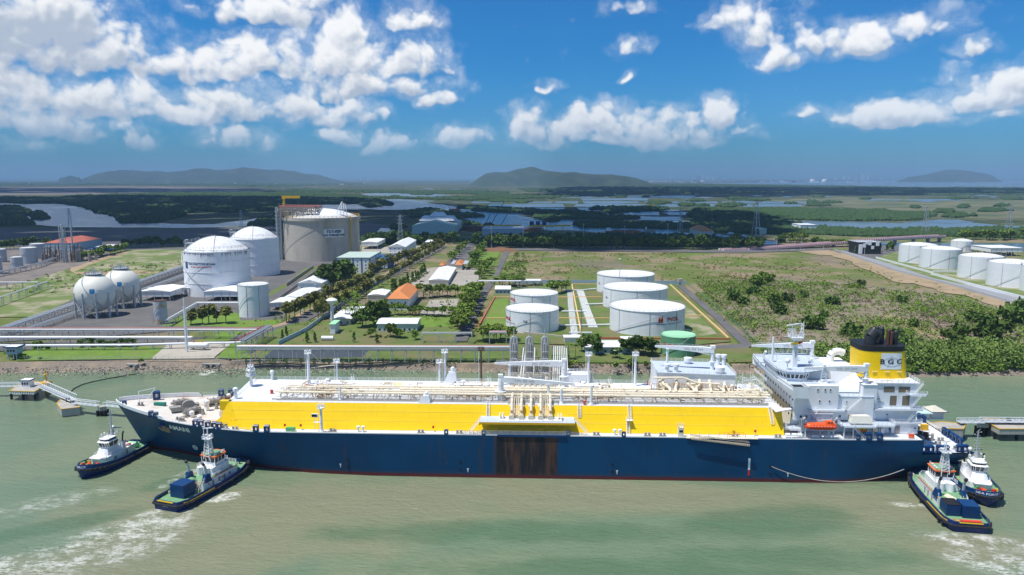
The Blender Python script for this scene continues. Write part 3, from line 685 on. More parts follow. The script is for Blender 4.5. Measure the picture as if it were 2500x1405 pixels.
# ---- stuff: scrub, mangrove hedge, woods that read as one mass
def scatter(name, mat, polys, n, hs, ws, leaves, lsize, seed, z=4.0, label=None):
    r = random.Random(seed); b = MB()
    def inside(x, y, P):
        c = False; j = len(P)-1
        for i in range(len(P)):
            if (P[i][1] > y) != (P[j][1] > y) and x < (P[j][0]-P[i][0])*(y-P[i][1])/(P[j][1]-P[i][1])+P[i][0]: c = not c
            j = i
        return c
    for ps, share in polys:
        P = [G(*p) for p in ps]; xs = [p[0] for p in P]; ys = [p[1] for p in P]; k = 0; tries = 0
        cl_ = [(r.uniform(min(xs), max(xs)), r.uniform(min(ys), max(ys)), r.uniform(4, 24)) for _ in range(60)]
        while k < n*share and tries < n*60:
            tries += 1
            if r.random() < .82: q = r.choice(cl_); x, y = r.gauss(q[0], q[2]), r.gauss(q[1], q[2])
            else: x, y = r.uniform(min(xs), max(xs)), r.uniform(min(ys), max(ys))
            if not inside(x, y, P): continue
            k += 1; h = r.uniform(*hs)*r.choice((.5, .8, 1, 1, 1.4)); wd = r.uniform(*ws)*h
            cs = []
            for _ in range(leaves):
                v = Vector((r.gauss(0, 1), r.gauss(0, 1), abs(r.gauss(0, 1)))).normalized()*r.random()**.35
                cs.append((x+v.x*wd*.5, y+v.y*wd*.5, z+v.z*h))
            leaf_quads(b, cs, lsize*(.6+.4*h/hs[1]), r, .8)
    return b.build(name, mat, kind='stuff', label=label)
SCR = [(1700,690),(1850,684),(2050,695),(2300,725),(2480,770),(2560,790),(2560,845),(2300,855),(2100,880),(1880,885),(1835,825),(1760,760)]
scatter('scrub', LEAF['mid'], [(SCR, 1)], 3300, (1.0, 4.4), (1.1, 2.2), 24, .62, 5)
scatter('dry_scrub', leafmat('dry_scrub_twigs', (.16,.13,.095), (.22,.18,.13)), [(SCR, 1)], 3600, (.5, 2.0), (1.3, 2.6), 14, .55, 6)
scatter('bright_undergrowth', LEAF['light'], [(SCR, .6), ([(2050,630),(2200,672),(2350,712),(2560,790),(2560,810),(2300,735),(2150,690),(2040,640)], .12), ([(1690,720),(1760,700),(1850,780),(1900,860),(1840,850)], .2)], 1200, (.5, 2.2), (1.6, 2.8), 18, .55, 8)
scatter('meadow_scrub', LEAF['olive'], [([(1250,616),(1800,622),(2000,625),(2100,690),(1700,690),(1400,690),(1215,690)], 1)], 1200, (.3, 1.5), (1.6, 3.0), 12, .6, 9)
scatter('meadow_bushes', LEAF['mid'], [([(1225,660),(1262,615),(1290,625),(1280,690),(1215,695)], .6), ([(20,690),(200,650),(440,640),(440,660),(200,720),(20,720)], .8), ([(1000,700),(1040,672),(1050,664),(985,695)], .2)], 320, (.8, 2.8), (1.3, 2.2), 22, .6, 10)
scatter('mangrove_hedge', leafmat('mangrove_foliage', (.075,.14,.025), (.16,.21,.055)), [([(1880,872),(2150,862),(2500,850),(2620,850),(2620,893),(2400,895),(2200,897),(1990,893),(1885,895)], 1)], 1250, (4.0, 7.6), (.9, 1.4), 84, .66, 12)
scatter('mangrove_fringe', LEAF['mid'], [([(1880,880),(2150,884),(2400,880),(2620,878),(2620,897),(2400,898),(2200,901),(1990,897),(1885,898)], 1)], 560, (2.2, 4.4), (1.0, 1.5), 70, .55, 13, z=2.2)
scatter('bank_stones', pm('pale_stones', (.40,.36,.30), .9, .3, 3), [([(-60,884),(600,886),(600,905),(-60,908)], .55), ([(600,889),(1880,894),(1880,905),(600,900)], .45)], 1500, (.25, .6), (1.2, 2), 3, .5, 15, z=1.7)
scatter('bank_weeds', LEAF['mid'], [([(620,880),(1260,882),(1260,888),(620,888)], .5), ([(1380,884),(1860,884),(1860,892),(1380,892)], .5)], 320, (.3, 1.0), (1.5, 3), 12, .4, 14)
scatter('compound_shrubs', LEAF['light'], [([(700,800),(860,745),(985,705),(1100,712),(1165,735),(1130,830),(700,838)], .7), ([(1190,690),(1400,690),(1400,702),(1190,704)], .15), ([(560,800),(700,745),(760,700),(700,790)], .15)], 420, (.6, 2.6), (1.2, 2.2), 26, .5, 16)
def wood(name, ps_list, mat, seed, size=220., hk=1.0, cnt=4000, z=4.0):
    r = random.Random(seed); b = MB()
    ico = []
    for k in range(4):
        vs = [(math.cos(a)*q*r.uniform(.8, 1.2), math.sin(a)*q*r.uniform(.8, 1.2), zz*r.uniform(.85, 1.15)) for q, zz, m_, o in ((1, -.1, 7, 0), (.88, .45, 7, .4), (.48, .85, 5, .2)) for a in [o+2*math.pi*i/m_ for i in range(m_)]]+[(0, 0, 1.05)]
        fs = [(i, (i+1) % 7, 7+(i+1) % 7, 7+i) for i in range(7)]+[(7+i, 7+(i+1) % 7, 14+int((i+1) % 7*5/7) % 5, 14+int(i*5/7)) for i in range(7)]+[(14+i, 14+(i+1) % 5, 19) for i in range(5)]
        fs = [tuple(dict.fromkeys(f)) for f in fs]; ico.append((vs, [f for f in fs if len(f) > 2]))
    for ps in ps_list:
        xs = [p[0] for p in ps]; ys = [p[1] for p in ps]; P = rag(ps, 7, 3, seed)
        area = sum(a[0]*c[1]-c[0]*a[1] for a, c in zip(ps, ps[1:]+ps[:1]))/2
        n = int(abs(area)*cnt/10000); k = 0; tr = 0
        while k < n and tr < n*20:
            tr += 1; px, py = r.uniform(min(xs)-6, max(xs)+6), r.uniform(min(ys)-2, max(ys)+2)
            c = False; j = len(P)-1
            for i in range(len(P)):
                if (P[i][1] > py) != (P[j][1] > py) and px < (P[j][0]-P[i][0])*(py-P[i][1])/(P[j][1]-P[i][1])+P[i][0]: c = not c
                j = i
            if not c: continue
            k += 1; x, y = G(px, py); s = max(4.5, y/size)*r.uniform(.6, 1.35); hh = min(s*1.1, 9)*hk*r.uniform(.7, 1.2); vs, fs = r.choice(ico); a = r.uniform(0, 6.3); ca, sa = math.cos(a), math.sin(a)
            b.add([(x+(vx*ca-vy*sa)*s, y+(vx*sa+vy*ca)*s, z-.3+vz*hh) for vx, vy, vz in vs], fs)
    return b.build(name, mat, smooth=False, kind='stuff')
W1 = [(-150,484),(0,483),(130,485),(200,478),(330,474),(560,471),(700,468),(860,478),(930,490),(958,499),(920,505),(860,496),(720,502),(690,512),(560,521),(480,512),(440,530),(380,545),(300,545),(288,531),(235,521),(205,506),(150,497),(0,494),(-150,495)]
wood('mangrove_forest', [W1, [(640,537),(690,524),(700,548),(600,553)], [(70,522),(98,520),(115,535),(85,538)], [(-100,505),(45,507),(72,520),(58,535),(80,550),(-100,556)]], LEAF['far'], 21, cnt=2600)
wood('mangrove_islands', [[(1680,527),(1720,518),(1850,512),(2030,515),(2150,520),(2280,529),(2230,539),(2000,540),(1800,531),(1700,536)],
     [(1690,541),(1880,545),(1920,556),(2100,566),(2400,563),(2560,566),(2560,584),(2300,578),(2080,578),(1880,572),(1700,566)],
     [(985,520),(1050,512),(1180,530),(1120,536),(1000,530)], [(1400,548),(1700,552),(1640,560),(1420,556)], [(1110,508),(1300,514),(1420,522),(1300,524),(1160,516)], [(1190,490),(1300,493),(1280,497),(1200,494)], [(1450,508),(1640,511),(1560,516),(1440,513)], [(1350,530),(1560,533),(1500,538),(1360,536)],
     [(880,500),(940,492),(955,503),(900,508)]], LEAF['far'], 22, cnt=3000)
wood('far_woods', [[(1250,462),(1500,452),(1900,452),(2200,458),(2600,461),(2600,476),(2300,478),(1900,474),(1500,475),(1300,470)], [(700,462),(1000,466),(1250,470),(1200,478),(1000,472),(750,470)], [(850,484),(1150,482),(1180,476),(1500,478),(1350,484),(1150,490)], [(-150,446),(500,445),(900,449),(700,456),(200,452),(-150,453)], [(950,440),(1600,441),(1500,447),(1000,447)]], LEAF['far'], 23, size=260, cnt=2200)
wood('shaded_roadside_wood', [[(1120,592),(1220,578),(1300,578),(1500,576),(1700,578),(1800,583),(1840,600),(1700,604),(1400,602),(1200,600)], [(885,585),(1000,580),(1110,584),(1130,592),(1000,597),(885,596)]], LEAF['far'], 24, cnt=1500)

for L_ in PROTO.values():
    for p, kids in L_:
        if p.name not in USED:
            for k_ in kids: bpy.data.objects.remove(k_)
            bpy.data.objects.remove(p)

ml = []
for _ in range(150):
    x, y = rm.uniform(900, 2450), rm.uniform(458, 560); wd = rm.uniform(15, 70)*(y-430)/60; h = (y-433)*.03*rm.uniform(.5, 1.6)
    if not ((900 < x+wd*.5 < 1330 and 484 < y < 548) or (1200 < x < 1720 and y > 540) or (1850 < x < 2460 and 531 < y < 563)): ml.append([(x, y), (x+wd*.5, y-h), (x+wd, y), (x+wd*.5, y+h)])
wood('marsh_thickets', ml, LEAF['far'], 31, cnt=3000)
# ------------------------------------------------------------------ the gas carrier (local x aft, y to the far side, z up)
AL = R(2.2)
ship = empty('gas_carrier', (0, 258.8, 0), -AL, 'long navy blue gas carrier with bright yellow trunk sides and white deckhouse', 'gas carrier')
SHEER = [(-147,18.0),(-138,17.3),(-125,16.4),(-122,16.0),(-105,15.4),(-90,15.0),(136,15.0)]
W0 = [(0,0),(4,.9),(12,3.0),(26,8.6),(37,12.8),(52,17.5),(67,20.5),(87,22.3),(100,22.6)]
WD = [(0,0),(1.2,1.9),(3,3.6),(6,5.8),(14,10.2),(23,14.2),(34,17.9),(46,20.7),(58,22.3),(70,22.6)]
def stem_u(z): return -137.5+(.35*max(0, 3-z)) - max(0, z-1)*.56
def half(u, z):
    zd = lerp_tab(SHEER, u); d = u-stem_u(z); k = min(1, max(0, z/zd))
    wd = lerp_tab(WD, max(0, d)); w0 = lerp_tab(W0, max(0, d*1.0)); h = w0+(wd-w0)*k**1.35
    if u > 110:      # run aft
        q = (u-110)/44; low = lerp_tab([(0,22.6),(.25,20.6),(.45,18),(.7,13),(1,6)], q); hi = lerp_tab([(0,22.6),(.55,22.0),(.85,20.8),(1,19.6)], q)
        h = min(h, low+(hi-low)*min(1, max(0, z/9.0)))
    return max(0, h)
def hull_mat():
    m = bpy.data.materials.new('hull_navy_paint'); m.use_nodes = True; t = NT(m.node_tree); b = t.n['Principled BSDF']
    P = t.new('ShaderNodeTexCoord').outputs['Object']; x, y, z = t.sep(P)
    mp = t.new('ShaderNodeMapping'); t.put(mp.inputs[0], P); mp.inputs['Scale'].default_value = (.5, .5, .05)
    st = t.noise(mp.outputs[0], .7, 7, .7)
    mh = t.new('ShaderNodeMapping'); t.put(mh.inputs[0], P); mh.inputs['Scale'].default_value = (.012, .012, 1)
    c = t.mix(t.ss(t.noise(P, .05, 5), .35, .65), (.0003,.044,.118), (.0005,.058,.15))
    c = t.mix(t.m('MULTIPLY', t.ss(t.noise(mh.outputs[0], 1.1, 4, .7), .5, .68), .35), c, (.006,.055,.13))
    c = t.mix(t.m('MULTIPLY', t.ss(st, .56, .70), .6), c, (.065,.045,.032))
    sc2 = t.ss(t.noise(P, .9, 6, .75), .60, .72); c = t.mix(t.m('MULTIPLY', sc2, t.ss(z, 9, 3, .08, .45)), c, (.11,.13,.15))
    # bare band under the loading station, kept black by the fenders
    e = t.m('MULTIPLY', t.ss(t.m('ADD', x, t.m('MULTIPLY', st, 1.5)), -5.2, -3.2), t.ss(t.m('ADD', x, t.m('MULTIPLY', st, 1.5)), 16.2, 17.6, 1, 0))
    e = t.m('MULTIPLY', e, t.m('LESS_THAN', y, 0))
    band = t.mix(t.ss(st, .42, .60), (.018,.017,.019), (.10,.050,.030))
    c = t.mix(t.m('MULTIPLY', e, .94), c, band)
    wl = t.m('ADD', z, t.m('MULTIPLY', t.m('SUBTRACT', st, .5), 1.0))
    c = t.mix(t.m('MULTIPLY', t.ss(wl, 2.6, 1.5), .25), c, (.07,.05,.04))
    c = t.mix(t.m('LESS_THAN', z, 1.15), c, t.mix(t.ss(st, .4, .6), (.15,.022,.028), (.10,.03,.03)))
    t.put(b.inputs['Base Color'], c); b.inputs['Roughness'].default_value = .5; b.inputs['Specular IOR Level'].default_value = .22
    bp = t.new('ShaderNodeBump'); bp.inputs['Distance'].default_value = .06; t.put(bp.inputs['Height'], t.noise(P, .22, 2)); t.put(b.inputs['Normal'], bp.outputs[0])
    return m
HULL = hull_mat()
def deckz(u): return 10.0 if u > 136 else lerp_tab(SHEER, u)
us = sorted(set([0, .4, 1, 2, 3.5, 5.5, 8, 11, 14, 18, 23, 28, 34, 40, 46, 52, 58, 64, 70, 78, 87, 100] + list(range(120, 250, 10)) + [256, 262, 268, 274, 279, 282.4, 282.45, 286, 290, 294, 297, 299, 300.5]))
LV_ = [-1.2, 0, 1.15, 2.5, 4.5, 7, 9.99, 12, 14, 99]
b = MB(); rows = []
for s in us:
    rw = []
    for k, z in enumerate(LV_):
        u = -146.5+s; zd = deckz(u if s < 282.42 else 140)
        zz = min(z, zd) if z < 99 else zd
        uu = max(stem_u(zz), 0)*0+(stem_u(zz)+s*(1-max(0, 60-s)/60*(stem_u(zz)+146.5)/60) if s < 60 else u)
        if s >= 60: uu = u
        else: uu = stem_u(zz)+(u+146.5)*((-86.5-stem_u(zz))/60)
        if u > 136:      # counter: the stern rakes in towards the water
            end = 145.5+min(zz, 8)*1.06; f = (u-136)/18.0; uu = 136+f*(end-136)
        rw.append((uu, half(uu, zz), zz))
    rows.append(rw)
m_ = len(LV_)
for sgn in (-1, 1):
    vs = [(p[0], sgn*p[1], p[2]) for rw in rows for p in rw]
    fs = [(i*m_+j, (i+1)*m_+j, (i+1)*m_+j+1, i*m_+j+1) for i in range(len(rows)-1) for j in range(m_-1)]
    if sgn > 0: fs = [f[::-1] for f in fs]
    b.add(vs, fs)
last = rows[-1]
b.add([(p[0], -p[1], p[2]) for p in last]+[(p[0], p[1], p[2]) for p in last], [(j, m_+j, m_+j+1, j+1) for j in range(m_-1)])
i136 = us.index(282.4); q = rows[i136]
b.add([(136, -q[-1][1], 9.5), (136, q[-1][1], 9.5), (136, q[-1][1], 15), (136, -q[-1][1], 15)], [(0, 1, 2, 3)])
b.build('hull', HULL, ship, smooth=True)
def hullpt(u, z, out=.08):
    w_ = half(u, z); a = (half(u+.5, z)-half(u-.5, z)); c = (half(u, z+.5)-half(u, z-.5))
    n = Vector((a, -1, c)).normalized() if True else None
    n = Vector((-a, -1, c))  ; n.normalize()
    return (u+n.x*out, -w_+n.y*out, z+n.z*out)
# main deck
def deckring(ua, ub, ins=.12, step=4, zo=0.0):
    L = []; u = ua
    while u < ub: L.append(u); u += step
    L.append(ub)
    return [(u, max(.02, half(u, deckz(u))-ins), deckz(u)-.25+zo) for u in L]
def deckmesh(name, mat, ua, ub, zf=None):
    L = deckring(ua, ub, step=2); b = MB(); n = len(L)
    b.add([(u, -w_, zf or z) for u, w_, z in L]+[(u, w_, zf or z) for u, w_, z in L], [(i, i+1, n+i+1, n+i) for i in range(n-1)])
    return b.build(name, mat, ship)
deckmesh('fore_deck', M['foredeck'], -145.6, -98)
deckmesh('main_deck', M['deckwhite'], -98, 135.95)
b = MB(); L = [(136.1, 19.8), (145, 19.6), (152, 19.0), (153.6, 17.5)]
b.add([(u, -v, 9.9) for u, v in L]+[(u, v, 9.9) for u, v in L], [(i, i+1, 4+i+1, 4+i) for i in range(3)]); b.build('mooring_deck', M['deckwhite'], ship)
# sheer strake edge and bulwark
b = MB()
def gun(u, s, up): z = lerp_tab(SHEER, u); return (u, s*half(u, z), z+up)
U = [-146.5+i*.0 for i in range(1)]+[-146.4, -146, -145.3, -144.2, -143, -141, -138, -134, -130, -126, -122.5, -121.5]
for s in (-1, 1):
    ps = [gun(u, s, 0) for u in U[1:]]
    vs = []; 
    for i, p in enumerate(ps):
        h = 1.25 if U[i+1] < -122 else .1
        vs += [p, (p[0]-.05, p[1]+s*.12, p[2]+h), (p[0]+.1, p[1]-s*.25, p[2]+h), (p[0]+.15, p[1]-s*.28, p[2]-.1)]
    b.add(vs, [(i*4+j, (i+1)*4+j, (i+1)*4+j+1, i*4+j+1) for i in range(len(ps)-1) for j in range(3)])
    if s > 0:
        for u in range(-142, -122, 2): p = gun(u, s, 0); b.bar((p[0], p[1]-.3, p[2]-.1), (p[0], p[1]-.3, p[2]+1.2), .15)
b.build('bow_bulwark', M['white'], ship)
b = MB()
for s in (-1, 1):
    U2 = [u for u in range(-121, 137, 3)]
    vs = []
    for u in U2:
        p = gun(u, s, 0); vs += [(p[0], p[1]+s*.03, p[2]-.12), (p[0], p[1]+s*.03, p[2]+.22), (p[0], p[1]-s*.3, p[2]+.22), (p[0], p[1]-s*.3, p[2]-.3)]
    b.add(vs, [(i*4+j, (i+1)*4+j, (i+1)*4+j+1, i*4+j+1) for i in range(len(U2)-1) for j in range(3)])
b.build('deck_edge', M['white'], ship)
b = MB()
for s in (-1, 1):
    for ua, ub in ((-121, -4), (18, 136)): b = MB(); b.rail([gun(u, s, .2) for u in range(ua, ub, 6)], 1.0, 3, .05, 2); b.build('deck_railing', M['white'], ship)
b = MB(); b.rail([gun(u, -1, .2) for u in range(-16, 22, 4)], 1.3, 1.5, .1, 4); b.build('loading_rail', M['steel'], ship)
b = MB(); b.box((-4, -22.95, 14.6), (19, -22.62, 15.25)); b.build('fender_bar', M['royal'], ship)
# lettering cut as flat mesh and laid on curved plating
def text_mesh(s, size=1.0, ext=0.0, font_off=0.0, align='CENTER'):
    cu = bpy.data.curves.new('t', 'FONT'); cu.body = s; cu.size = size; cu.align_x = align; cu.align_y = 'CENTER'; cu.offset = font_off; cu.resolution_u = 2
    o = bpy.data.objects.new('t', cu); COL.objects.link(o); dg = bpy.context.evaluated_depsgraph_get()
    me = bpy.data.meshes.new_from_object(o.evaluated_get(dg)); vs = [tuple(v.co) for v in me.vertices]; fs = [tuple(p.vertices) for p in me.polygons]
    bpy.data.objects.remove(o); bpy.data.curves.remove(cu); bpy.data.meshes.remove(me); return vs, fs
def letters(name, s, size, fn, mat, parent, off=.02, sp=1.0):
    vs, fs = text_mesh(s, size, font_off=off*size); b = MB(); b.add([fn(x*sp, y) for x, y, z in vs], fs); return b.build(name, mat, parent)
letters('ship_name', 'AMANI', 2.7, lambda x, y: hullpt(-116.6+x*.92, 12.6+y*1.05-.02*x, .12), M['white'], ship, .03, 1.15)
# draught marks and thruster mark
b = MB()
def hullquad(b, u0, u1, z0, z1, k=None): b.add([hullpt(u0, z0), hullpt(u1, z0), hullpt(u1, z1), hullpt(u0, z1)], [(0, 1, 2, 3)], k)
hullquad(b, 79.2, 79.9, 4.2, 8.2, 0); hullquad(b, 79.2, 79.9, 2.2, 4.1, 1)
for u, z in ((-57.5, 3.6), (-14, 2.9), (36, 3.0), (92.4, 3.0)): hullquad(b, u-.35, u+.35, z, z+.35, 0); hullquad(b, u-.12, u+.12, z-1.0, z, 0)
for a in range(12): hullquad(b, -113.5+.9*math.cos(a*.524)-.22, -113.5+.9*math.cos(a*.524)+.22, 4.2+.9*math.sin(a*.524)-.22, 4.2+.9*math.sin(a*.524)+.22, 0)
hullquad(b, -114.2, -112.8, 4.08, 4.32, 0); hullquad(b, -113.62, -113.38, 3.5, 4.9, 0)
b.build('draught_mark', [M['white'], M['red']], ship)
for u, z in ((-55, 5.6), (-55, 3.0), (-16.5, 5.6), (-16.5, 3.0), (34.4, 5.4), (34.4, 2.9), (86.6, 5.5), (86.6, 3.0)):
    b = MB(); p = hullpt(u, z, .02); b.tube((p[0], p[1]+.1, z), (p[0], p[1]-.12, z), .42, 10); b.build('hull_recess', M['black'], ship)
# anchor
b = MB(); b.k = 1
p = hullpt(-123.5, 12.6, .25)
def ap(x, y, o=.35): q = hullpt(-123.6+x, 12.0+y, o); return q
for q0, q1, wd in (((-1.9,-1.5),(1.9,-1.9),.75), ((-1.8,-1.5),(-2.9,-.6),.6), ((1.8,-1.9),(2.0,.3),.65), ((0,-1.6),(.1,1.7),.7), ((-.8,-1.5),(-.9,.6),.4), ((.9,-1.6),(.9,.8),.4)):
    b.bar(ap(*q0), ap(*q1), wd, 0)
b.tube(ap(.1, 1.4, .0), ap(.1, 1.6, .6), .8, 10, k=1)
b.build('anchor', [pm('rusty_anchor_steel', (.32,.22,.15), .8, .25, 1), M['navy']], ship)
# ---- trunk
TB, TT = 18.7, 14.4
b = MB(); b.k = 0
bot = [(-102, -15.0), (-93, -TB), (91.8, -TB), (91.8, TB), (-93, TB), (-102, 15.0)]
top = [(-98.6, -TT+.4), (-97.5, -TT), (91.8, -TT), (91.8, TT), (-100, TT), (-101.5, TT-.5)]
n = 6
b.add([(x, y, 14.8) for x, y in bot]+[(x, y, 23.0) for x, y in top], [(i, (i+1) % n, n+(i+1) % n, n+i) for i in range(n)])
b.add([(-104.5, -16.3, 14.85), (-101, -16.6, 14.9), (-87, -21.0, 14.9), (-90, -19.1, 14.9), (-100, -15.7, 18.2)], [(0, 1, 4), (1, 2, 4), (2, 3, 4)], 1)
b.box((-101.6, -14.2, 19.6), (-97.5, -12.2, 23.02), 0)
TR = b.build('trunk', [M['yellow'], M['yellow']], ship)
b = MB()
for z in (17.6, 20.5):
    y = -TB+(z-14.8)/8.2*(TB-TT)
    b.box((-97, y-.07, z-.05), (91, y+.05, z+.05))
b.build('seam', pm('pale_yellow_seam', (.95,.74,.12), .5), TR)
b = MB(); b.add([(-98.6, -TT+.4, 23.02), (-97.5, -TT, 23.02), (91.8, -TT, 23.02), (91.8, TT, 23.02), (-100, TT, 23.02), (-101.5, TT-.5, 23.02)], [(0, 1, 2, 3, 4, 5)])
b.build('trunk_deck', M['deckwhite'], ship)
b = MB(); b.rail([(-98, -TT+.1, 23), (91, -TT+.1, 23)], 1.0, 2.6, .045, 2); b.rail([(91, TT-.1, 23), (-99.5, TT-.1, 23), (-98, -10, 23)], 1.2, 2.2, .07, 3); b.build('trunk_railing', M['white'], ship)
# ---- pipes along the trunk
z0 = 23.0
for y, z, r_, ua, ub, mt in ((-9.6, 25.1, .36, -82, 88, 'cream'), (-8.5, 25.1, .22, -84, 86, 'cream'), (-7.3, 25.3, .42, -60, 90, 'cream'), (-6.0, 25.1, .26, -80, 88, 'cream'), (-4.6, 25.3, .45, -40, 90, 'cream'), (-3.2, 25.2, .28, -82, 70, 'cream'), (-1.9, 25.4, .40, -70, 88, 'cream'), (-.8, 25.1, .2, -82, 60, 'cream')):
    b = MB(); b.tube((ua, y, z), (ub, y, z), r_, 8)
    u = ua+3
    while u < ub: b.tube((u, y, z), (u+.25, y, z), r_+.14, 8); u += 8.2
    b.build('cargo_pipe', M[mt], ship, smooth=True)
b = MB(); b.box((-82, -11.0, 25.55), (88, -10.2, 25.65)); b.rail([(-82, -11, 25.6), (88, -11, 25.6)], 1.0, 2.6, .05, 2); b.build('catwalk', M['cream'], ship)
for i in range(42):
    u = -81+i*4.1; b = MB()
    for y in (-10.8, -5.5, -.6): b.bar((u, y, z0), (u, y, 24.7), .22)
    b.bar((u, -11, 24.65), (u, -.3, 24.65), .22); 
    if i % 2: b.bar((u, -10.8, z0+.1), (u+1.8, -10.8, 24.6), .12)
    b.build('pipe_trestle', M['cream' if i % 4 else 'rustcream'], ship)
b = MB()
for y in (-12.2, -12.9): b.tube((-82, y, 23.35), (88, y, 23.35), .1, 5)
for y, h in ((-11.6, .5),): b.box((-84, y, 23.1), (-10, y+.25, 23.1+.25)); b.box((14, y, 23.1), (88, y+.25, 23.35))
b.build('deck_line', M['grey'], ship)
def loop(u, y=-.8):
    b = MB(); ps = [(u-2.2, y-2, 25.3), (u-2.0, y+.8, 25.5), (u-1.6, y+2, 26), (u+1.6, y+2, 26), (u+2, y+.8, 25.5), (u+2.2, y-2, 25.3)]
    b.path(ps, .42, 8); b.build('expansion_loop', M['cream'], ship, smooth=True)
for u in (-45, 19, 34, 64): loop(u)
def domecluster(u, y0=0, s=1.0, seed=1):      # tank liquid dome with its valve jungle
    r = random.Random(seed); rt = empty('tank_dome', (u, y0, z0)); rt.parent = ship
    b = MB(); b.cyl(0, 4.4, 0, 1.2, 2.6, 20); b.sph((0, 4.4, 1.2), 2.5, 18, 8, .35); b.cyl(-3.4, 4.8, 0, 2.6, .85, 14); b.build('dome_trunk', M['white'], rt, smooth=True)
    for k, mt in ((0, 'rustcream'), (1, 'cream'), (2, 'brown')):
        b = MB()
        for i in range((22, 20, 9)[k]):
            x = r.uniform(-6.5, 7); y = r.uniform(-7.8, 4.8); h = r.uniform(.8, 2.4); b.tube((x, y, .1), (x, y, h), r.uniform(.1, .24), 5)
            d = r.uniform(.8, 3); 
            if r.random() < .5: b.tube((x, y, h), (x+d, y, h), .14, 5)
            else: b.tube((x, y, h), (x, y+d*.6, h), .14, 5)
            if r.random() < .4: b.cyl(x, y, h, h+.12, .42, 8)
        b.build('valve_cluster', M[mt], rt)
    b = MB(); b.rail([(-7, 6, 1.9), (6, 6, 1.9), (6, 1, 1.9), (-7, 1, 1.9)], 1.1, 1.4, .07, 3, close=True); b.box((-7, 1, 1.8), (6, 6, 1.88)); b.stair((7.5, 2, 0), (6, 5, 3.6), .9, 7, .09); b.build('gallery', M['white'], rt)
    return rt
for u, s in ((-66, 1), (-15, 2), (29.5, 3)): domecluster(u, 1.5, 1, s)
for u, s in ((-64, 4), (-16, 5), (32, 6)):
    r_ = random.Random(s); b = MB()
    for i in range(34):
        x = u+r_.uniform(-7, 8); y = r_.uniform(-9.5, -3.0); h = 23+r_.uniform(.4, 1.5); b.tube((x, y, 23), (x, y, h), .13, 4); b.tube((x, y, h), (x+r_.uniform(-1.6, 1.6), y, h), .16, 5)
    b.build('valve_manifold', M['rustcream'], ship)
# ---- masts
def mast(name, u, v, ztop, r0=.45, basket=True, ladder=True, z=23.0, mat='white'):
    rt = empty(name, (u, v, z)); rt.parent = ship; h = ztop-z; b = MB()
    b.cyl(0, 0, 0, h-1.2, r0, 12, r0*.8); b.cyl(0, 0, 0, .8, r0*1.7, 12, r0*1.1); b.build('mast_pole', M[mat], rt, smooth=True)
    if basket:
        b = MB(); b.cyl(0, 0, h-1.3, h-1.1, 1.35, 12); b.rail([(1.3*math.cos(a*.785), 1.3*math.sin(a*.785), h-1.1) for a in range(8)], 1.1, 1.0, .07, 3, close=True)
        for a in range(6): b.cb((.95*math.cos(a*1.05), .95*math.sin(a*1.05), h-.3), (.45, .35, .45))
        b.build('floodlight_basket', M[mat], rt)
    if ladder:
        b = MB(); b.stair((-r0-.55, 0, .2), (-r0-.5, 0.01, h-1.2), .55, int(h/1.0), .07); b.build('mast_ladder', M['white'], rt)
    return rt
mast('floodlight_mast', -76.9, 8, 36.2, .62); mast('floodlight_mast', -67.6, 13, 31.6, .4); mast('floodlight_mast', -26.0, 13, 35.8, .5); mast('floodlight_mast', -28.0, 12.2, 32.0, .42)
mast('floodlight_mast', 28.0, 7, 36.6, .5); mast('floodlight_mast', 45.6, 10.5, 36.0, .5); mast('short_mast', -59.5, -12.2, 29.2, .35, False); mast('floodlight_mast', -12.3, 14, 36.5, .38, True, True, 23, 'brown')
b = MB(); b.path([(-76.9, 8, 24.6), (-78.3, 5, 24.2), (-78.2, 0, 23.6), (-76, -2, 24.8)], .34, 8); b.tube((-76, 8.4, 29.4), (-68, 12.6, 29.4), .16, 6); b.build('vent_pipe', M['cream'], ship, smooth=True)
# foremast with lights
rt = empty('signal_mast', (-97.6, 4.5, 23)); rt.parent = ship; b = MB(); b.cyl(0, 0, 0, 8.4, .6, 10, .3)
for z_, w_ in ((4.2, 2.0), (6.2, 1.8), (7.4, 1.2)):
    b.cyl(0, 0, z_, z_+.15, w_, 8)
    for a in range(6): b.cb((w_*.8*math.cos(a), w_*.8*math.sin(a), z_+.5), (.4, .4, .6))
b.bar((0, 0, 8.2), (0, 0, 10), .12); b.rail([(1.9*math.cos(a), 1.9*math.sin(a), 4.3) for a in range(6)], 1, 1, .07, 2, close=True); b.build('mast_pole', M['white'], rt)
def vent(u, v, z=23., h=3.4, r=.6):
    b = MB(); b.cyl(0, 0, 0, h, r, 12); b.cyl(0, 0, h-.1, h+.9, r*1.45, 14); b.cyl(0, 0, h+.9, h+1.2, r*1.45, 14, r*.9); o = b.build('mushroom_vent', M['white'], ship, smooth=True); o.location = (u, v, z); return o
vent(-97.0, -11.2, 23, 2.9); vent(-93, 15.5-2, 23, 2.6, .5); vent(-108, 8, 15.4, 2.4, .55); vent(-103.6, -9, 15.3, 1.8, .6); vent(-112, -1.5, 15.6, 2.6, .65); vent(-114, -9.5, 15.6, 1.0, .6); vent(-109.5, -13, 15.3, 1.0, .6)
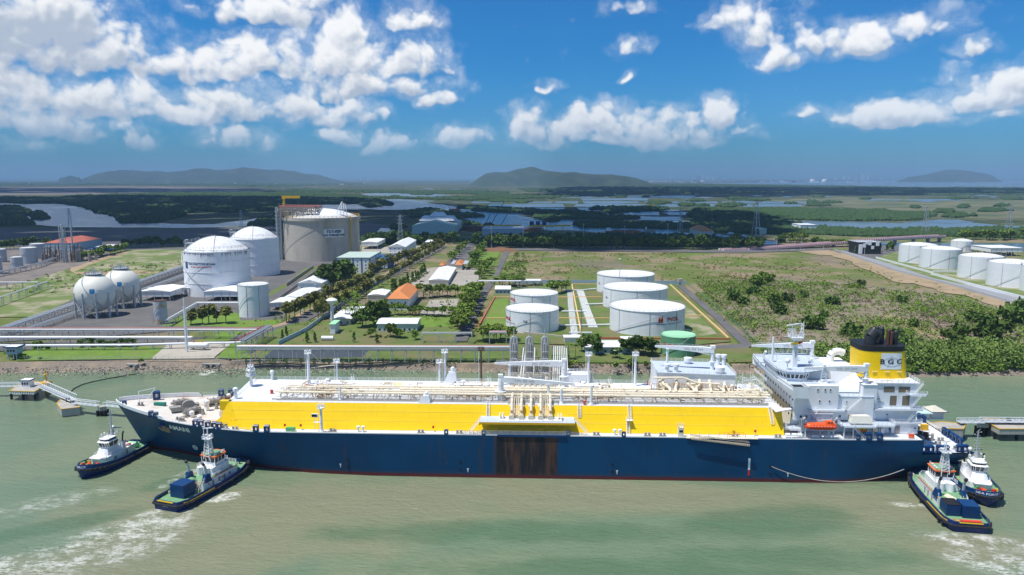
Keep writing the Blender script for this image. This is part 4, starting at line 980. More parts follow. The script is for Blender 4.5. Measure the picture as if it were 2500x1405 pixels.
# sloped vent trunks and small houses
for u, v, h, s in ((-23.5, 13.0, 5.6, 1.0), (-29.5, -12.5, 3.4, .8)):
    b = MB(); b.prism([(-3.0*s, -1.6), (2.2*s, -1.6), (2.2*s, 1.6), (-3.0*s, 1.6)], 0, h*.75, None, [(-1.0*s, -1.3), (1.6*s, -1.3), (1.6*s, 1.3), (-1.0*s, 1.3)]); b.cyl(.4*s, 0, h*.75, h, .8*s, 12); b.sph((.4*s, 0, h), .8*s, 12, 6, .6)
    b.rail([(-1*s, -1.3, h*.75), (1.6*s, -1.3, h*.75), (1.6*s, 1.3, h*.75)], 1, 1, .07, 2); o = b.build('vent_trunk', M['white'], ship); o.location = (u, v, 23)
rt = empty('deck_locker', (24.3, 10.5, 23)); rt.parent = ship
b = MB(); b.box((-4.4, -2.4, 0), (4.4, 3, 4.6)); b.rail([(-4.4, -2.4, 4.6), (4.4, -2.4, 4.6), (4.4, 3, 4.6), (-4.4, 3, 4.6)], 1.1, 1.6, .08, 3, close=True); b.cyl(-3.8, -2, 4.6, 6.4, .2, 6); b.cyl(3.9, -2, 4.6, 6.4, .2, 6); b.sph((-3.8, -2, 6.6), .45, 8, 6); b.build('locker_walls', M['white'], rt)
b = MB(); b.box((.6, -2.45, .1), (1.5, -2.38, 2.2)); b.build('door', M['black'], rt)
for u in (-86.5, -76.6, -4.5, 25.5, 51): 
    b = MB(); b.cb((0, 0, .7), (.8, .8, 1.4)); b.bar((-.5, 0, 0), (-.5, 0, 1.9), .1); o = b.build('hose_box', M['red'], ship); o.location = (u, (-4.6 if u < -80 else 3.5) if u < 0 else -13.6 if u < 30 else 12, 23)
# helicopter winching circle
b = MB(); b.rev(-43.5, 9.4, [(3.9, 23.05), (4.15, 23.05)], 40); b.build('winching_circle', M['white'], ship)
b = MB(); b.cyl(-43.5, 9.4, 23.03, 23.07, 1.9, 30); b.build('winching_spot', pm('pale_yellow_paint', (.80,.66,.28), .7), ship)
letters('winching_letters', 'WINCH ONLY', 1.5, lambda x, y: (-43.5+x, 12.4+y*.9, 23.06), M['white'], ship)
# ---- hose cranes
def crane(u, v, z, post, tip, pr=1.1, nm='hose_crane', rest=None):
    rt = empty(nm, (u, v, z)); rt.parent = ship
    b = MB(); b.cyl(0, 0, 0, post, pr, 16, pr*.9); b.cyl(0, 0, post*.55, post*.6, pr*1.7, 16); b.cyl(0, 0, post, post+2.2, pr*.95, 12, pr*.75); b.build('crane_post', M['white'], rt, smooth=True)
    d = Vector(tip); L = d.length; d.normalize(); b = MB(); h0 = Vector((0, 0, post+2.0)); sd = Vector((-d.y, d.x, 0)).normalized()
    def sec(f, hh, ww): c = h0+d*L*f; return [c-sd*ww+Vector((0, 0, -hh)), c+sd*ww+Vector((0, 0, -hh)), c+sd*ww+Vector((0, 0, hh)), c-sd*ww+Vector((0, 0, hh))]
    S = [sec(-.02, .9, .75), sec(.2, 1.0, .8), sec(.55, .75, .6), sec(1, .3, .3)]
    b.add([p for s_ in S for p in s_], [(i*4+j, i*4+(j+1) % 4, (i+1)*4+(j+1) % 4, (i+1)*4+j) for i in range(3) for j in range(4)]+[(3, 2, 1, 0), (12, 13, 14, 15)])
    b.tube(h0+Vector((0, 0, -1.8))+d*pr, h0+d*L*.3+Vector((0, 0, -.8)), .22, 6)
    b.build('crane_jib', M['white'], rt)
    b = MB(); b.rail([h0+d*L*.1+sd*.8+Vector((0, 0, .95)), h0+d*L*.6+sd*.65+Vector((0, 0, .8))], .9, 1.8, .06, 2); b.rail([h0+d*L*.6+sd*.65+Vector((0, 0, .8)), h0+d*L*.97+sd*.3+Vector((0, 0, .3))], .8, 1.8, .06, 2); b.cb(h0+Vector((0, 0, 1.3)), (1.6, 1.6, .9)); b.build('jib_railing', M['white'], rt)
    vs, fs = text_mesh('SWL 10T 24M', 1.15); b = MB(); side = -1 if sd.y > 0 else 1; fl = 1 if d.x > 0 else -1
    b.add([tuple(h0+d*(L*.33+fl*x)+sd*side*(.80)+Vector((0, 0, y))) for x, y, _ in vs], fs); b.build('jib_letters', M['grey'], rt)
    if rest:
        b = MB(); c = h0+d*L*rest; b.cyl(c.x, c.y, 0, c.z-.7, .5, 10, .42); b.cb((c.x, c.y, c.z-.6), (1.2, 1.4, .3)); b.build('jib_rest', M['white'], rt)
    return rt
crane(-3.7, -8.3, 23, 5.3, (25.5, .6, -1.6), 1.2, rest=.66)
crane(19.0, 9.0, 23, 6.8, (-26, .6, -.4), 1.1, rest=.78)
# jib lattice heads on the loading side, short masts near the near edge
mast('short_mast', 27.7, -13.4, 31.0, .5, False, False); mast('short_mast', 17.5, -12.6, 29.6, .5, False, False)
# ---- loading station (manifold)
b = MB(); b.prism([(-10, -22.6), (21.8, -22.6), (21.8, -16.2), (-10, -16.2)], 19.0, 19.5); b.build('manifold_platform', M['bluegrey'], ship)
b = MB(); b.box((-10.05, -22.72, 18.75), (21.85, -22.55, 19.45)); b.box((-10.1, -22.6, 18.3), (-9.8, -17.5, 19.0)); b.box((21.6, -22.6, 18.3), (21.9, -17.5, 19.0))
for i in range(8): u = -7.5+i*4.0; b.bar((u, -22.0, 18.9), (u, -18.6, 15.5), .25); b.bar((u, -22.3, 18.9), (u, -22.3, 18.0), .2)
b.bar((-1, -21.8, 17.6), (7, -21.8, 16.6), .16); b.bar((7, -21.8, 16.6), (14, -21.8, 17.4), .16); b.build('platform_frame', M['dkyellow'], ship)
b = MB(); b.box((-3.5, -21.9, 19.5), (17.5, -20.0, 19.9)); b.build('drip_tray', M['white'], ship)
b = MB(); b.rail([(-10, -22.5, 19.5), (21.8, -22.5, 19.5)], 1.0, 2.6, .06, 2); b.build('platform_railing', M['white'], ship)
for i in range(5):
    u = .6+i*3.27; rt = empty('manifold_riser', (u, 0, 0)); rt.parent = ship
    b = MB(); b.path([(0, -9, 25.3), (0, -12.6, 25.4), (0, -14.2, 25.1), (0, -15.2, 24.2), (0, -16.4, 22.3), (0, -17.6, 20.8), (0, -21.2, 20.7)], .5, 10); b.cyl(0, -15.4, 22.8, 23.2, 1.0, 12); b.tube((0, -20.9, 20.7), (0, -21.4, 20.7), .95, 12); b.tube((0, -19.3, 20.7), (0, -19.6, 20.7), .9, 12); b.build('riser_pipe', M['cream'], rt, smooth=True)
    b = MB(); b.cyl(0, -18.4, 20.6, 22.2, .32, 8); b.cyl(0, -18.4, 22.0, 22.4, .6, 10); b.cb((0, -20, 19.9), (.8, 2.6, .7)); b.build('valve', M['rustcream'], rt)
b = MB(); r_ = random.Random(3)
for g0 in (1.4, 11.2):
    for i in range(4):
        u = g0+i*.72
        b.path([(u, -12, 25.0+.2*i), (u, -14.6, 24.6), (u, -17.6, 20.9), (u, -19, 20.6)], .12, 5)
    for k in range(5): b.tube((g0-.3, -16.6+.5*k*-.5, 22.4-.45*k), (g0+2.6, -16.6-.25*k, 22.4-.45*k), .1, 5)
for u in (-2.3, -3.3, 16.3, 17.3): b.path([(u, -16.6, 19.5), (u, -18.6, 21.4), (u, -19.8, 21.3), (u, -20.6, 20.3)], .26, 6)
b.build('small_bore_pipes', M['cream'], ship)
b = MB()
for g0 in (.2, 10.2):
    for i in range(26): x = g0+r_.uniform(-.6, 4); y = -10-r_.uniform(0, 4); b.tube((x, y, 23), (x, y, 23+r_.uniform(.8, 3)), .12, 4)
b.rail([(-1.5, -10.5, 25.2), (15.5, -10.5, 25.2), (15.5, -14.2, 25.2), (-1.5, -14.2, 25.2)], 1.1, 1.2, .08, 3, close=True)
for x in range(0, 16, 3): b.bar((x-.8, -14.2, 23), (x-.8, -14.2, 25.3), .16)
b.build('riser_gallery', M['cream'], ship)
b = MB(); r_ = random.Random(8)
for i in range(8): u = .5+i*2; b.cyl(u, 3.5+(i % 2), 23, 26+r_.uniform(0, 2), .55, 8)
for i in range(40): x = r_.uniform(-2, 18); y = r_.uniform(2, 12); b.tube((x, y, 23), (x, y, 23+r_.uniform(1, 4)), .15, 4)
b.rail([(-3, 12, 26.2), (18, 12, 26.2), (18, 9, 26.2), (-3, 9, 26.2)], 1.1, 1.5, .08, 3, close=True); b.build('far_side_manifold', M['cream'], ship)
# stairs over the trunk side
def tside(z): return -TB+(z-14.8)/8.2*(TB-TT)-.25
for nm, a, c, wd, n_ in (('side_ladder', (-7.6, tside(19.5), 19.5), (-7.6, tside(23.3)+.2, 23.3), 1.0, 9), ('side_ladder', (23.6, tside(19.5), 19.5), (23.6, tside(23.3)+.2, 23.3), 1.0, 9), ('side_ladder', (39.9, tside(15)-.3, 15), (39.9, tside(19.2)-.3, 19.2), 1.0, 9), ('side_ladder', (40.6, tside(19.2)-.3, 19.2), (40.6, tside(23.3), 23.3), 1.0, 9),
    ('platform_stair', (-13.5, -20.8, 15), (-9.8, -20.0, 19.6), 1.1, 9), ('platform_stair', (26.4, -21.2, 15), (22.0, -20.4, 19.6), 1.1, 9), ('side_ladder', (88.3, tside(18.3)-.2, 18.3), (87.8, tside(23.2), 23.2), 1.0, 9)):
    b = MB(); b.stair(a, c, wd, n_, .14); b.build(nm, M['white'], ship)
b = MB(); b.box((39.2, -18.6, 19.1), (41.4, -16.8, 19.2)); b.rail([(39.2, -18.6, 19.2), (41.4, -18.6, 19.2)], 1, 1, .09, 2); b.build('ladder_landing', M['white'], ship)
# small things on the near side deck
def roller(u, v, z, rz=0, s=1.0, hole=True):
    rt = ROL.get('r')
    if rt is None:
        rt = empty('mooring_chock', (0, 0, 0)); b = MB(); b.box((-.95, -.45, 0), (-.55, .55, 1.5)); b.box((.55, -.45, 0), (.95, .55, 1.5)); b.box((-.95, -.45, 1.45), (.95, .55, 1.95)); b.box((-.95, -.5, -.25), (.95, .6, .25)); b.prism([(-1, -.5), (1, -.5), (1, .6), (-1, .6)], 1.95, 2.25, None, [(-.7, -.2), (.7, -.2), (.7, .5), (-.7, .5)]); b.build('chock_frame', M['royal'], rt)
        b = MB(); b.cyl(-.38, 0, .2, 1.45, .2, 8); b.cyl(.38, 0, .2, 1.45, .2, 8); b.build('roller', M['steel'], rt); rt.parent = ship; ROL['r'] = rt; ROL['k'] = tuple(rt.children)
    else: rt = copy_tree(rt, kids=ROL['k']); rt.parent = ship
    rt.location = (u, v, z); rt.rotation_euler = (0, 0, rz); rt.scale = (s, s, s)
ROL = {}
def edge(u, s=-1, i=.3): return (u, s*(half(u, lerp_tab(SHEER, u))-i), lerp_tab(SHEER, u)+.1)
for u in (-108.6, -106.4, -103.7, -101.2, -99.3): roller(*edge(u), .12, .95)
for u in (-86.0, -82.2): roller(*edge(u), .03, 1.0)
for u in (-21.2, 38, -8.6, 19.6): roller(*edge(u), 0, .72)
for u in (118.0, 121.6, 114.6): roller(*edge(u), 0, 1.0 if u > 116 else .75)
for u, s in ((-127.2, -1), (-125.0, -1)): roller(*edge(u, s, -.1), .3, .9)
roller(-135, 6.3, 17.2, .5, 1.35); roller(-141.2, -4.6, 17.9, .6, .8)
for u in (-114.5, -111.0): roller(*edge(u, 1, .8), .25, 1.1)
for u in (-97.5, -94.0, -90.5): roller(*edge(u, 1, .8), .1, 1.15)
for u, v in ((137.6, -19.4), (139.8, -19.4), (142.6, -19.3), (144.8, -19.2), (149.5, -18.6), (151.6, -18.2)): roller(u, v, 10, -.05, 1.05)
for u, v, a in ((152.6, 14, 1.2), (153.4, 12.0, 1.35), (153.6, -2, 1.5), (153.6, -4.2, 1.5), (153.6, -7.2, 1.5), (153.6, -9.4, 1.5), (153.6, -12, 1.5), (151, 17.5, .9)): roller(u, v, 10, a, 1.15)
def bollard(u, v, z):
    b = MB(); b.cyl(-.6, 0, 0, 1.0, .38, 10); b.cyl(.6, 0, 0, 1.0, .38, 10); b.cyl(-.6, 0, .85, 1.05, .48, 10); b.cyl(.6, 0, .85, 1.05, .48, 10); b.box((-1.2, -.5, 0), (1.2, .5, .12)); o = b.build('bollard', M['grey'], ship, smooth=True); o.location = (u, v, z)
for u, v, z in ((-137, -1.5, 17.2), (-117, -13, 15.7), (-115.5, -14.0, 15.7), (-99, -17.5, 15), (-97.5, -19.8, 15), (-94, -20.2, 15), (-60, -21.2, 15), (-30, -21, 15), (-17, -21, 15), (29, -21, 15), (46, -21, 15), (51, -21, 15), (75, -21, 15), (89, -21, 15), (140, -14, 10), (146, -12, 10), (144, -2, 10), (147, 4, 10), (142, 8, 10), (149, -8, 10), (144.5, 12, 10), (150, -16, 10)): bollard(u, v, z-.05)
def capstan(u, v, z, h=1.9):
    b = MB(); b.cyl(0, 0, 0, h, .75, 14, .38); b.cyl(0, 0, h, h+.15, .45, 12); o = b.build('fairlead_pedestal', M['grey'], ship, smooth=True); o.location = (u, v, z)
for u, v in ((-113.2, -5.2), (-111.6, -6.0), (-109.6, .8), (-106.4, 1.8)): capstan(u, v, 15.4)
for u, v in ((141, 3, ), (143.5, 7.5), (145, -5), (139.5, 12)): capstan(u, v, 10, 1.2)
def winch(u, v, z, rz, nd=2, s=1.0, col='grey', rope='cream'):
    rt = empty('mooring_winch', (u, v, z), rz); rt.parent = ship; rt.scale = (s, s, s); L = nd*1.9
    b = MB(); b.tube((-L/2-1, 0, 1.5), (L/2+1, 0, 1.5), .22, 8); b.box((-L/2-1.2, -1.1, 0), (L/2+1.2, 1.1, .25)); b.cb((L/2+1.1, 0, 1.1), (.9, 1.6, 1.9))
    for i in range(nd+1): x = -L/2+i*1.9; b.tube((x-.1, 0, 1.5), (x+.1, 0, 1.5), 1.3, 18); b.cb((x, 0, .7), (.25, 1.3, 1.4))
    b.tube((-L/2-1.2, 0, 1.5), (-L/2-.6, 0, 1.5), .55, 12, .4); b.build('winch_frame', M[col], rt, smooth=True)
    for i in range(nd): x = -L/2+i*1.9; b = MB(); b.tube((x+.15, 0, 1.5), (x+1.75, 0, 1.5), .95, 14); b.build('rope_drum', M[rope], rt, smooth=True)
winch(-101.0, -6.2, 15.2, .08, 3); winch(-124.0, 1.5, 16.2, .9, 2, .95, 'grey', 'grey'); winch(-108.4, 7.4, 15.4, .5, 3, 1.15, 'grey', 'brown'); winch(-103.2, 9.5, 15.3, .35, 3, 1.0)
winch(-112.2, 4.5, 15.6, .6, 2, 1.1, 'grey', 'grey'); winch(-115.3, -7.2, 15.6, 1.15, 2, 1.05, 'grey', 'grey'); winch(120.2, -16.6, 15, 0, 3, 1.1, 'white'); winch(143.0, -5.5, 10, -.5, 3, 1.0, 'grey', 'brown'); winch(138.8, -10, 10, .2, 2, 1.0, 'grey', 'brown'); winch(140.5, 4, 10, .2, 2, 1.0, 'grey', 'grey')
rt = empty('windlass', (-118.2, -3.0, 15.9), .55); rt.parent = ship
b = MB(); b.tube((0, -.8, 1.6), (0, .8, 1.6), 2.3, 20); b.box((-2.6, -1.1, 0), (2.4, 1.1, 1.4)); b.build('chain_wheel', M['grey'], rt, smooth=True); b = MB(); b.prism([(-5.6, -1), (-2.6, -1), (-2.6, 1.4), (-5.6, 1.4)], .4, 2.0, None, [(-6.6, -1.2), (-2.6, -1.2), (-2.6, 1.6), (-6.6, 1.6)]); b.cb((2.9, 0, 1.2), (1.2, 2.4, 2.2)); b.build('chain_pipe', M['grey'], rt)
b = MB(); b.bar((-139.5, 2.2, 17), (-139.5, 2.2, 21.4), .25); b.bar((-139.5, 2.2, 21.2), (-133.5, 3.2, 22.4), .18); b.bar((-133.5, 3.2, 22.3), (-137, 2.6, 18), .14); b.build('stores_davit', M['white'], ship)
b = MB(); b.cb((-130.6, .2, 17.2), (4.2, 1.3, 1.0)); b.build('green_locker', pm('green_tarpaulin', (.02,.22,.16), .7), ship)
b = MB(); b.cb((-74.5, -20.9, 15.6), (3, 1.3, 1.2)); b.build('green_locker', M['brightgreen'], ship)
b = MB()
for u, c_ in ((-71.5, 0), (-77, 0), (-26, 0), (82, 0)): b.cb((u, -19.6+.3, 16.4), (.6, .5, .8))
b.build('fire_box', M['red'], ship)
for u in (-51.5, -49.8, 35.2, 36.9, -83): 
    b = MB(); b.cyl(0, 0, 0, 1.3, .35, 10); b.cyl(0, 0, 1.2, 1.7, .62, 10); o = b.build('mushroom_vent', M['white'], ship, smooth=True); o.location = (u, -20.2, 15)
rt = mast('near_deck_mast', -63.6, -21.6, 24.6, .5, True, True, 15)
b = MB(); b.cb((-2.3, .4, 5.6), (2.2, .5, 1.2)); b.cb((-1.4, 0, 3.4), (2.4, 1, .1)); b.bar((-2.6, 0, 0), (-2.2, 0, 5.2), .14); b.build('sign_board', M['white'], rt); b = MB(); b.cb((-2.4, .1, 5.6), (1.7, .1, .8)); b.build('display', M['black'], rt)
# accommodation ladder and its hut
rt = empty('gangway_hut', (56.9, -21.3, 15)); rt.parent = ship
b = MB(); b.box((-.9, -.9, 0), (.9, .9, 3.2)); b.rail([(-.9, -.9, 3.2), (.9, -.9, 3.2), (.9, .9, 3.2), (-.9, .9, 3.2)], 1.2, .9, .08, 3, close=True); b.build('hut_walls', M['cream'], rt)
b = MB(); b.box((-.6, -.94, 1.7), (.6, -.9, 2.4)); b.build('hut_window', M['glass'], rt)
rt = empty('accommodation_ladder', (60.0, -23.2, 15.1)); rt.parent = ship
b = MB(); b.stair((0, 0, 0), (19.0, -.3, -2.0), 1.1, 30, .22); b.bar((0, -.5, -.15), (19, -.8, -2.15), .3); b.build('ladder_truss', pm('weathered_alloy', (.42,.36,.27), .7, .2, .6), rt)
b = MB(); b.box((-1.5, .2, -.2), (22, 2.2, -.05)); [b.bar((x, .9, 0), (x, .9, 1.9), .14) for x in range(0, 22, 3)]; b.bar((0, .9, .5), (21, .9, .5), .12); b.build('stowage_frame', M['cream'], rt)
b = MB(); b.tube((12.5, 2.2, .8), (16.5, 2.2, .8), .4, 8); b.cyl(14.4, 2.4, 0, 2.1, .55, 8); b.rail([(10, 2.8, 0), (18, 2.8, 0)], 1.2, 1.5, .12, 2); b.build('ladder_winch', M['dkyellow'], rt)

r_ = random.Random(91)
for i in range(16):
    u = -78+i*10.6; b = MB()
    for k in range(22): x = u+r_.uniform(-5, 5); y = r_.uniform(-10.5, 2.5); h = 23+r_.uniform(.3, 2.9); b.tube((x, y, 23), (x, y, h), r_.uniform(.08, .16), 4); b.tube((x, y, h), (x+r_.uniform(-2.5, 2.5), y+r_.uniform(-.8, .8), h), r_.uniform(.1, .2), 5)
    b.build('deck_fittings', M[('cream', 'rustcream', 'cream')[i % 3]], ship)
# ---- compressor house on the trunk
def win(parent, pts, mat='glass', name='window', fr=None):
    for (u, v, z, w_, h_, ax) in pts:
        b = MB()
        if ax == 'y': b.box((u-w_/2, v-.04, z-h_/2), (u+w_/2, v+.04, z+h_/2))
        else: b.box((u-.04, v-w_/2, z-h_/2), (u+.04, v+w_/2, z+h_/2))
        f = b.build(name, M[mat], parent)
        if fr:
            b = MB()
            if ax == 'y':
                for q in (-1, 1): b.box((u+q*w_/2-.06, v-.09, z-h_/2-.06), (u+q*w_/2+.06, v, z+h_/2+.06)); b.box((u-w_/2, v-.09, z+q*h_/2-.06), (u+w_/2, v, z+q*h_/2+.06))
            b.build('frame', M[fr], f)
rt = empty('compressor_house', (0, 0, 0)); rt.parent = ship
b = MB(); b.prism([(52.2, 1.6), (79.4, -1.6), (79.4, 17), (52.6, 18.6)], 23.0, 30.6); b.build('house_walls', M['white'], rt)
b = MB(); b.prism([(51.9, 1.2), (79.8, -2.0), (79.8, 17.3), (52.3, 18.9)], 30.6, 30.75); b.build('house_roof', M['bluegrey'], rt)
b = MB(); b.rail([(52.1, 1.5, 30.7), (79.6, -1.8, 30.7), (79.6, 17.1, 30.7), (52.5, 18.7, 30.7)], 1.2, 1.9, .08, 3, close=True); b.stair((50.8, 10, 23), (51.4, 4, 30.6), .8, 14, .1); b.build('roof_railing', M['white'], rt)
def hv(u, v, z, h, r, rt, sp=False):
    b = MB(); b.cyl(0, 0, 0, h, r*.75, 14); b.cyl(0, 0, h, h+r*1.0, r*1.15, 16)
    if sp: b.sph((0, 0, h+r), r*1.1, 14, 6, .35)
    o = b.build('roof_vent', M['white'], rt, smooth=True); o.location = (u, v, z)
for q in ((56.0, 2.6, 30.7, 1.9, 1.0), (59.2, 2.4, 30.7, 2.0, 1.0), (65.8, 14.8, 30.7, 1.0, 1.3), (76.8, 13.5, 30.7, 3.0, .95), (79-.2, 13.2, 30.7, 3.0, .95), (74.5, 1.0, 30.7, .9, 1.5)): hv(*q, rt)
crane(73.0, 6.4, 30.7, 5.2, (-20.5, 3.2, .6), .75, 'stores_crane', rest=.78)
b = MB(); r_ = random.Random(17)       # big bore pipes in front of the compressor house
for i in range(6):
    u = 54+i*4.3+r_.uniform(-.6, .6); x2 = u+r_.uniform(-2.5, 3)
    b.path([(u, 2.5, 28.8), (u, -.2, 28.6), (u, -1.6, 27.2), (x2, -4.0, 26.5), (x2, -6, 25.6)], .52, 8)
for i in range(8): u = 51+r_.uniform(0, 26); b.path([(u, 0, 23), (u, 0, 27+r_.uniform(-1, 1.6)), (u+r_.uniform(-3, 3), -1, 27.4), (u+1, -4, 25.5)], .27, 6)
b.path([(50.5, -1, 29.4), (61, -1.2, 29.6), (66, -1.5, 27.8), (74, -1.6, 27.5)], .36, 8)
b.build('compressor_pipes', M['cream'], ship, smooth=True)
b = MB()
for i in range(60): x = r_.uniform(49, 78); y = r_.uniform(-5, 0); h = r_.uniform(1, 5); b.tube((x, y, 23), (x, y, 23+h), .1, 4); b.tube((x, y, 23+h), (x+r_.uniform(-2, 2), y, 23+h), .1, 4)
b.rail([(50, -2.4, 26.6), (78, -4.6, 26.6)], 1.1, 1.6, .08, 3); b.build('valve_cluster', M['rustcream'], ship)
b = MB()
for i in range(14): u = 80+r_.uniform(0, 9); y = r_.uniform(-11, 6); b.path([(u, y, 23), (u, y, 25+r_.uniform(0, 1.5)), (u+r_.uniform(-3, 2), y+1, 25.8)], .25, 6)
b.rail([(80, -10, 26.3), (90, -10, 26.3), (90, 4, 26.3)], 1.1, 1.4, .09, 3); b.build('aft_pipe_cluster', M['cream'], ship)
b = MB(); r_ = random.Random(4)
for i in range(22): u = r_.uniform(79, 90); y = r_.uniform(3, 16); b.bar((u, y, 23), (u, y, 23+r_.uniform(1, 6)), .16); b.bar((u, y, 26), (u+1.6, y, 26), .14)
for zz in (25, 28): b.rail([(82, 2, zz), (91, 0, zz), (91, 16, zz)], 1.1, 1.2, .08, 3)
b.build('access_tower', M['white'], ship)
# ---- deckhouse
dh = empty('deckhouse', (0, 0, 0)); dh.parent = ship
b = MB()
b.prism([(95.2, -17), (109.5, -17), (109.5, 17), (95.2, 17)], 19.6, 31.6)
b.prism([(95.2, -14.6), (120, -14.6), (120, 14.6), (95.2, 14.6)], 14.9, 19.6)
b.build('accommodation_block', M['white'], dh)
b = MB(); b.prism([(109.5, -16.2), (121.6, -16.2), (121.6, 15), (109.5, 15)], 19.6, 27.6); b.build('middle_block', M['white'], dh)
b = MB(); b.box((109.5, -16.3, 27.6), (121.7, 15, 27.75)); b.build('middle_roof', M['bluegrey'], dh)
b = MB(); b.prism([(112.2, -4.5), (121.8, -8.5), (121.8, 15), (112.2, 15)], 27.75, 33.6, None, [(111.6, -3), (121.8, -3), (121.8, 15), (111.6, 15)]); b.build('engine_casing', M['white'], dh)
b = MB(); b.prism([(121.6, -13.4), (137.2, -13.4), (137.2, 13.4), (121.6, 13.4)], 14.9, 31.6); b.prism([(118.2, -15.4), (122.8, -15.4), (122.8, -12), (118.2, -12)], 20, 31.5); b.build('aft_block', M['white'], dh)
b = MB(); b.box((121.2, -13.8, 31.6), (137.6, 13.8, 31.85)); b.box((118.0, -15.6, 31.5), (122.9, -11.9, 31.7)); b.build('aft_roof', M['deckwhite'], dh)
b = MB(); b.rail([(123, -13.7, 31.85), (137.5, -13.7, 31.85), (137.5, 13.7, 31.85)], 1.2, 1.8, .1, 3); b.rail([(109.6, -16.2, 27.75), (121.6, -16.2, 27.75)], 1.1, 1.7, .08, 3); b.build('roof_railing', M['white'], dh)
b = MB(); b.box((126, -10.5, 31.9), (129.6, -8.6, 32.0)); b.box((131.4, -9.5, 31.9), (134.4, -8, 32.0)); b.build('hatch_cover', M['cream'], dh)
# decks that run round the house, with rails
for i, (u0, u1, v0, z) in enumerate(((99.5, 111.8, -18.4, 27.2-3.6), (98.0, 107.2, -19.0, 20.3), (92.5, 97.6, -19.4, 17.3), (109.4, 121.0, -21.8, 19.3), (121.5, 138.6, -15.8, 23.4), (133.2, 139.6, -15.2, 28.2), (127.5, 138.2, -16.0, 18.9), (118.6, 128, -19.5, 18.9))):
    b = MB(); b.prism([(u0+.8, v0), (u1-.6, v0), (u1, v0+.7), (u1, -13.0), (u0, -13.0), (u0, v0+.7)], z-.35, z); b.build('side_gallery', M['bluegrey'], dh)
    b = MB(); b.rail([(u0, -14.6 if i < 4 else -13.5, z), (u0, v0+.1, z), (u1, v0+.1, z), (u1, -14.6, z)], 1.15, 1.5, .085, 3); b.build('gallery_railing', M['white'], dh)
    b = MB(); b.box((u0+.8, v0-.12, z-.5), (u1-.6, v0-.02, z+.05)); b.build('gallery_edge', M['white'], dh)
for a, c in (((99.8, -18.6, 20.3), (102.6, -18.2, 23.6)), ((112.6, -18, 23.6), (116.6, -18, 27.7)), ((96.0, -19.2, 15.1), (99, -19.2, 20)), ((133.0, -15.6, 15.1), (136.5, -15, 18.9)), ((133.4, -15.4, 19), (136.8, -15, 23.4)), ((134.0, -15.2, 23.4), (137.6, -15, 28.2)), ((135.2, -14.8, 28.2), (138.2, -14.2, 31.8)), ((113, -21.6, 19.3), (116.6, -21.6, 15.1)), ((119, -13, 27.8), (122.5, -10, 31.8))):
    b = MB(); b.stair(a, c, .9, 10, .12); b.build('outside_stair', M['white'], dh)
# pillars of the open lower deck
b = MB()
for u, v in ((99, -17.5), (104, -17.5), (110.5, -20.8), (113.5, -20.8), (116, -17.6), (119, -19), (121, -18.6)): b.bar((u, v, 15), (u, v, 19.2), .3)
b.build('deck_pillars', M['white'], dh)
b = MB()
b.ext([(121.6, 14.9), (121.6, 15.2), (122.2, 17.6), (127.5, 16.6), (128.2, 14.9)], -15.2, -15.0)
b.box((128.2, -15.6, 14.9), (137, -15.2, 18.6)); b.build('side_screen', M['white'], dh)
b = MB(); b.box((129.4, -15.75, 15.0), (131.0, -15.6, 17.6)); b.build('doorway', M['grey'], dh)
b = MB(); b.prism([(88.5, -19.2), (95.6, -15.6), (95.6, -14.5), (88.5, -14.5)], 22.9, 23.1); b.build('wing_deck', M['deckwhite'], dh)
b = MB(); b.prism([(112.5, -20.6), (119.8, -20.6), (118.8, -17.4), (113, -17.4)], 19.9, 22.2, None, [(113.4, -19.8), (119.2, -19.8), (118.8, -17.8), (113.2, -17.8)]); b.build('covered_raft', pm('cream_canvas', (.68,.66,.58), .9), dh)
# windows
Wn = []
for z, uu in ((30.2, (99.0, 102.6, 105.0, 106.7)), (26.3, (103.4, 106.6)), (22.9, (103.4, 106.8))):
    Wn += [(u, -17.03, z, .6, .8, 'y') for u in uu]
Wn += [(112.6, -16.23, 26.0, .5, .6, 'y'), (112.6, -16.23, 22.8, .5, .6, 'y'), (97.5, -17.03, 20.9, .9, .9, 'y'), (99.3, -17.03, 20.9, .9, .9, 'y'), (101.1, -17.03, 20.9, .9, .9, 'y'), (107.6, -17.03, 20.9, .8, .9, 'y'), (110.7, -16.23, 20.9, .8, .9, 'y'), (123.2, -13.43, 20.8, .6, .5, 'y'), (127.5, -13.43, 20.8, .7, .5, 'y'), (136, -15.63, 16.9, .8, .6, 'y'), (100.6, -14.63, 16.8, .7, .6, 'y')]
Wn += [(95.17, v, z, 1.0, .8, 'x') for z in (20.5, 23.2, 26.2) for v in range(-15, 16, 3)]
win(dh, Wn, fr='white')
win(dh, [(113.2+.6, -16.24, 20.6, .9, 1.9, 'y'), (116.4, -16.24, 20.6, .9, 1.9, 'y'), (124.6+0, -13.43, 17, .8, 1.8, 'y')], 'grey', 'door')
# louvred openings
lv = pm('brown_louvre', (.20,.16,.11), .8, .3, 2)
for u, z, w_, h_ in ((127.6, 29.6, 3.6, 1.9), (132.6, 29.6, 3.8, 1.9), (129.2, 25.7, 2.2, 3.4), (133.4, 25.7, 2.4, 3.4)):
    b = MB(); b.box((u-w_/2, -13.46, z-h_/2), (u+w_/2, -13.38, z+h_/2)); b.build('louvre', lv, dh)
b = MB()
for u, z, w_ in ((124, 26.2, 1.6), (125.2, 23.0+2.2, 1.8), (124, 22.3, 1.8), (128, 22.3, 2), (131.5, 22.7, 1.8), (135.3, 22.2, 1.8), (124.2, 18.2, 1.6), (127.5, 18.3, 1.8), (135.4, 18.3, 1.6)): b.box((u-w_/2, -13.6 if z > 19 else -15.75, z-.07), (u+w_/2, -13.4 if z > 19 else -15.6, z+.07))
b.build('lamp_ledge', M['grey'], dh)
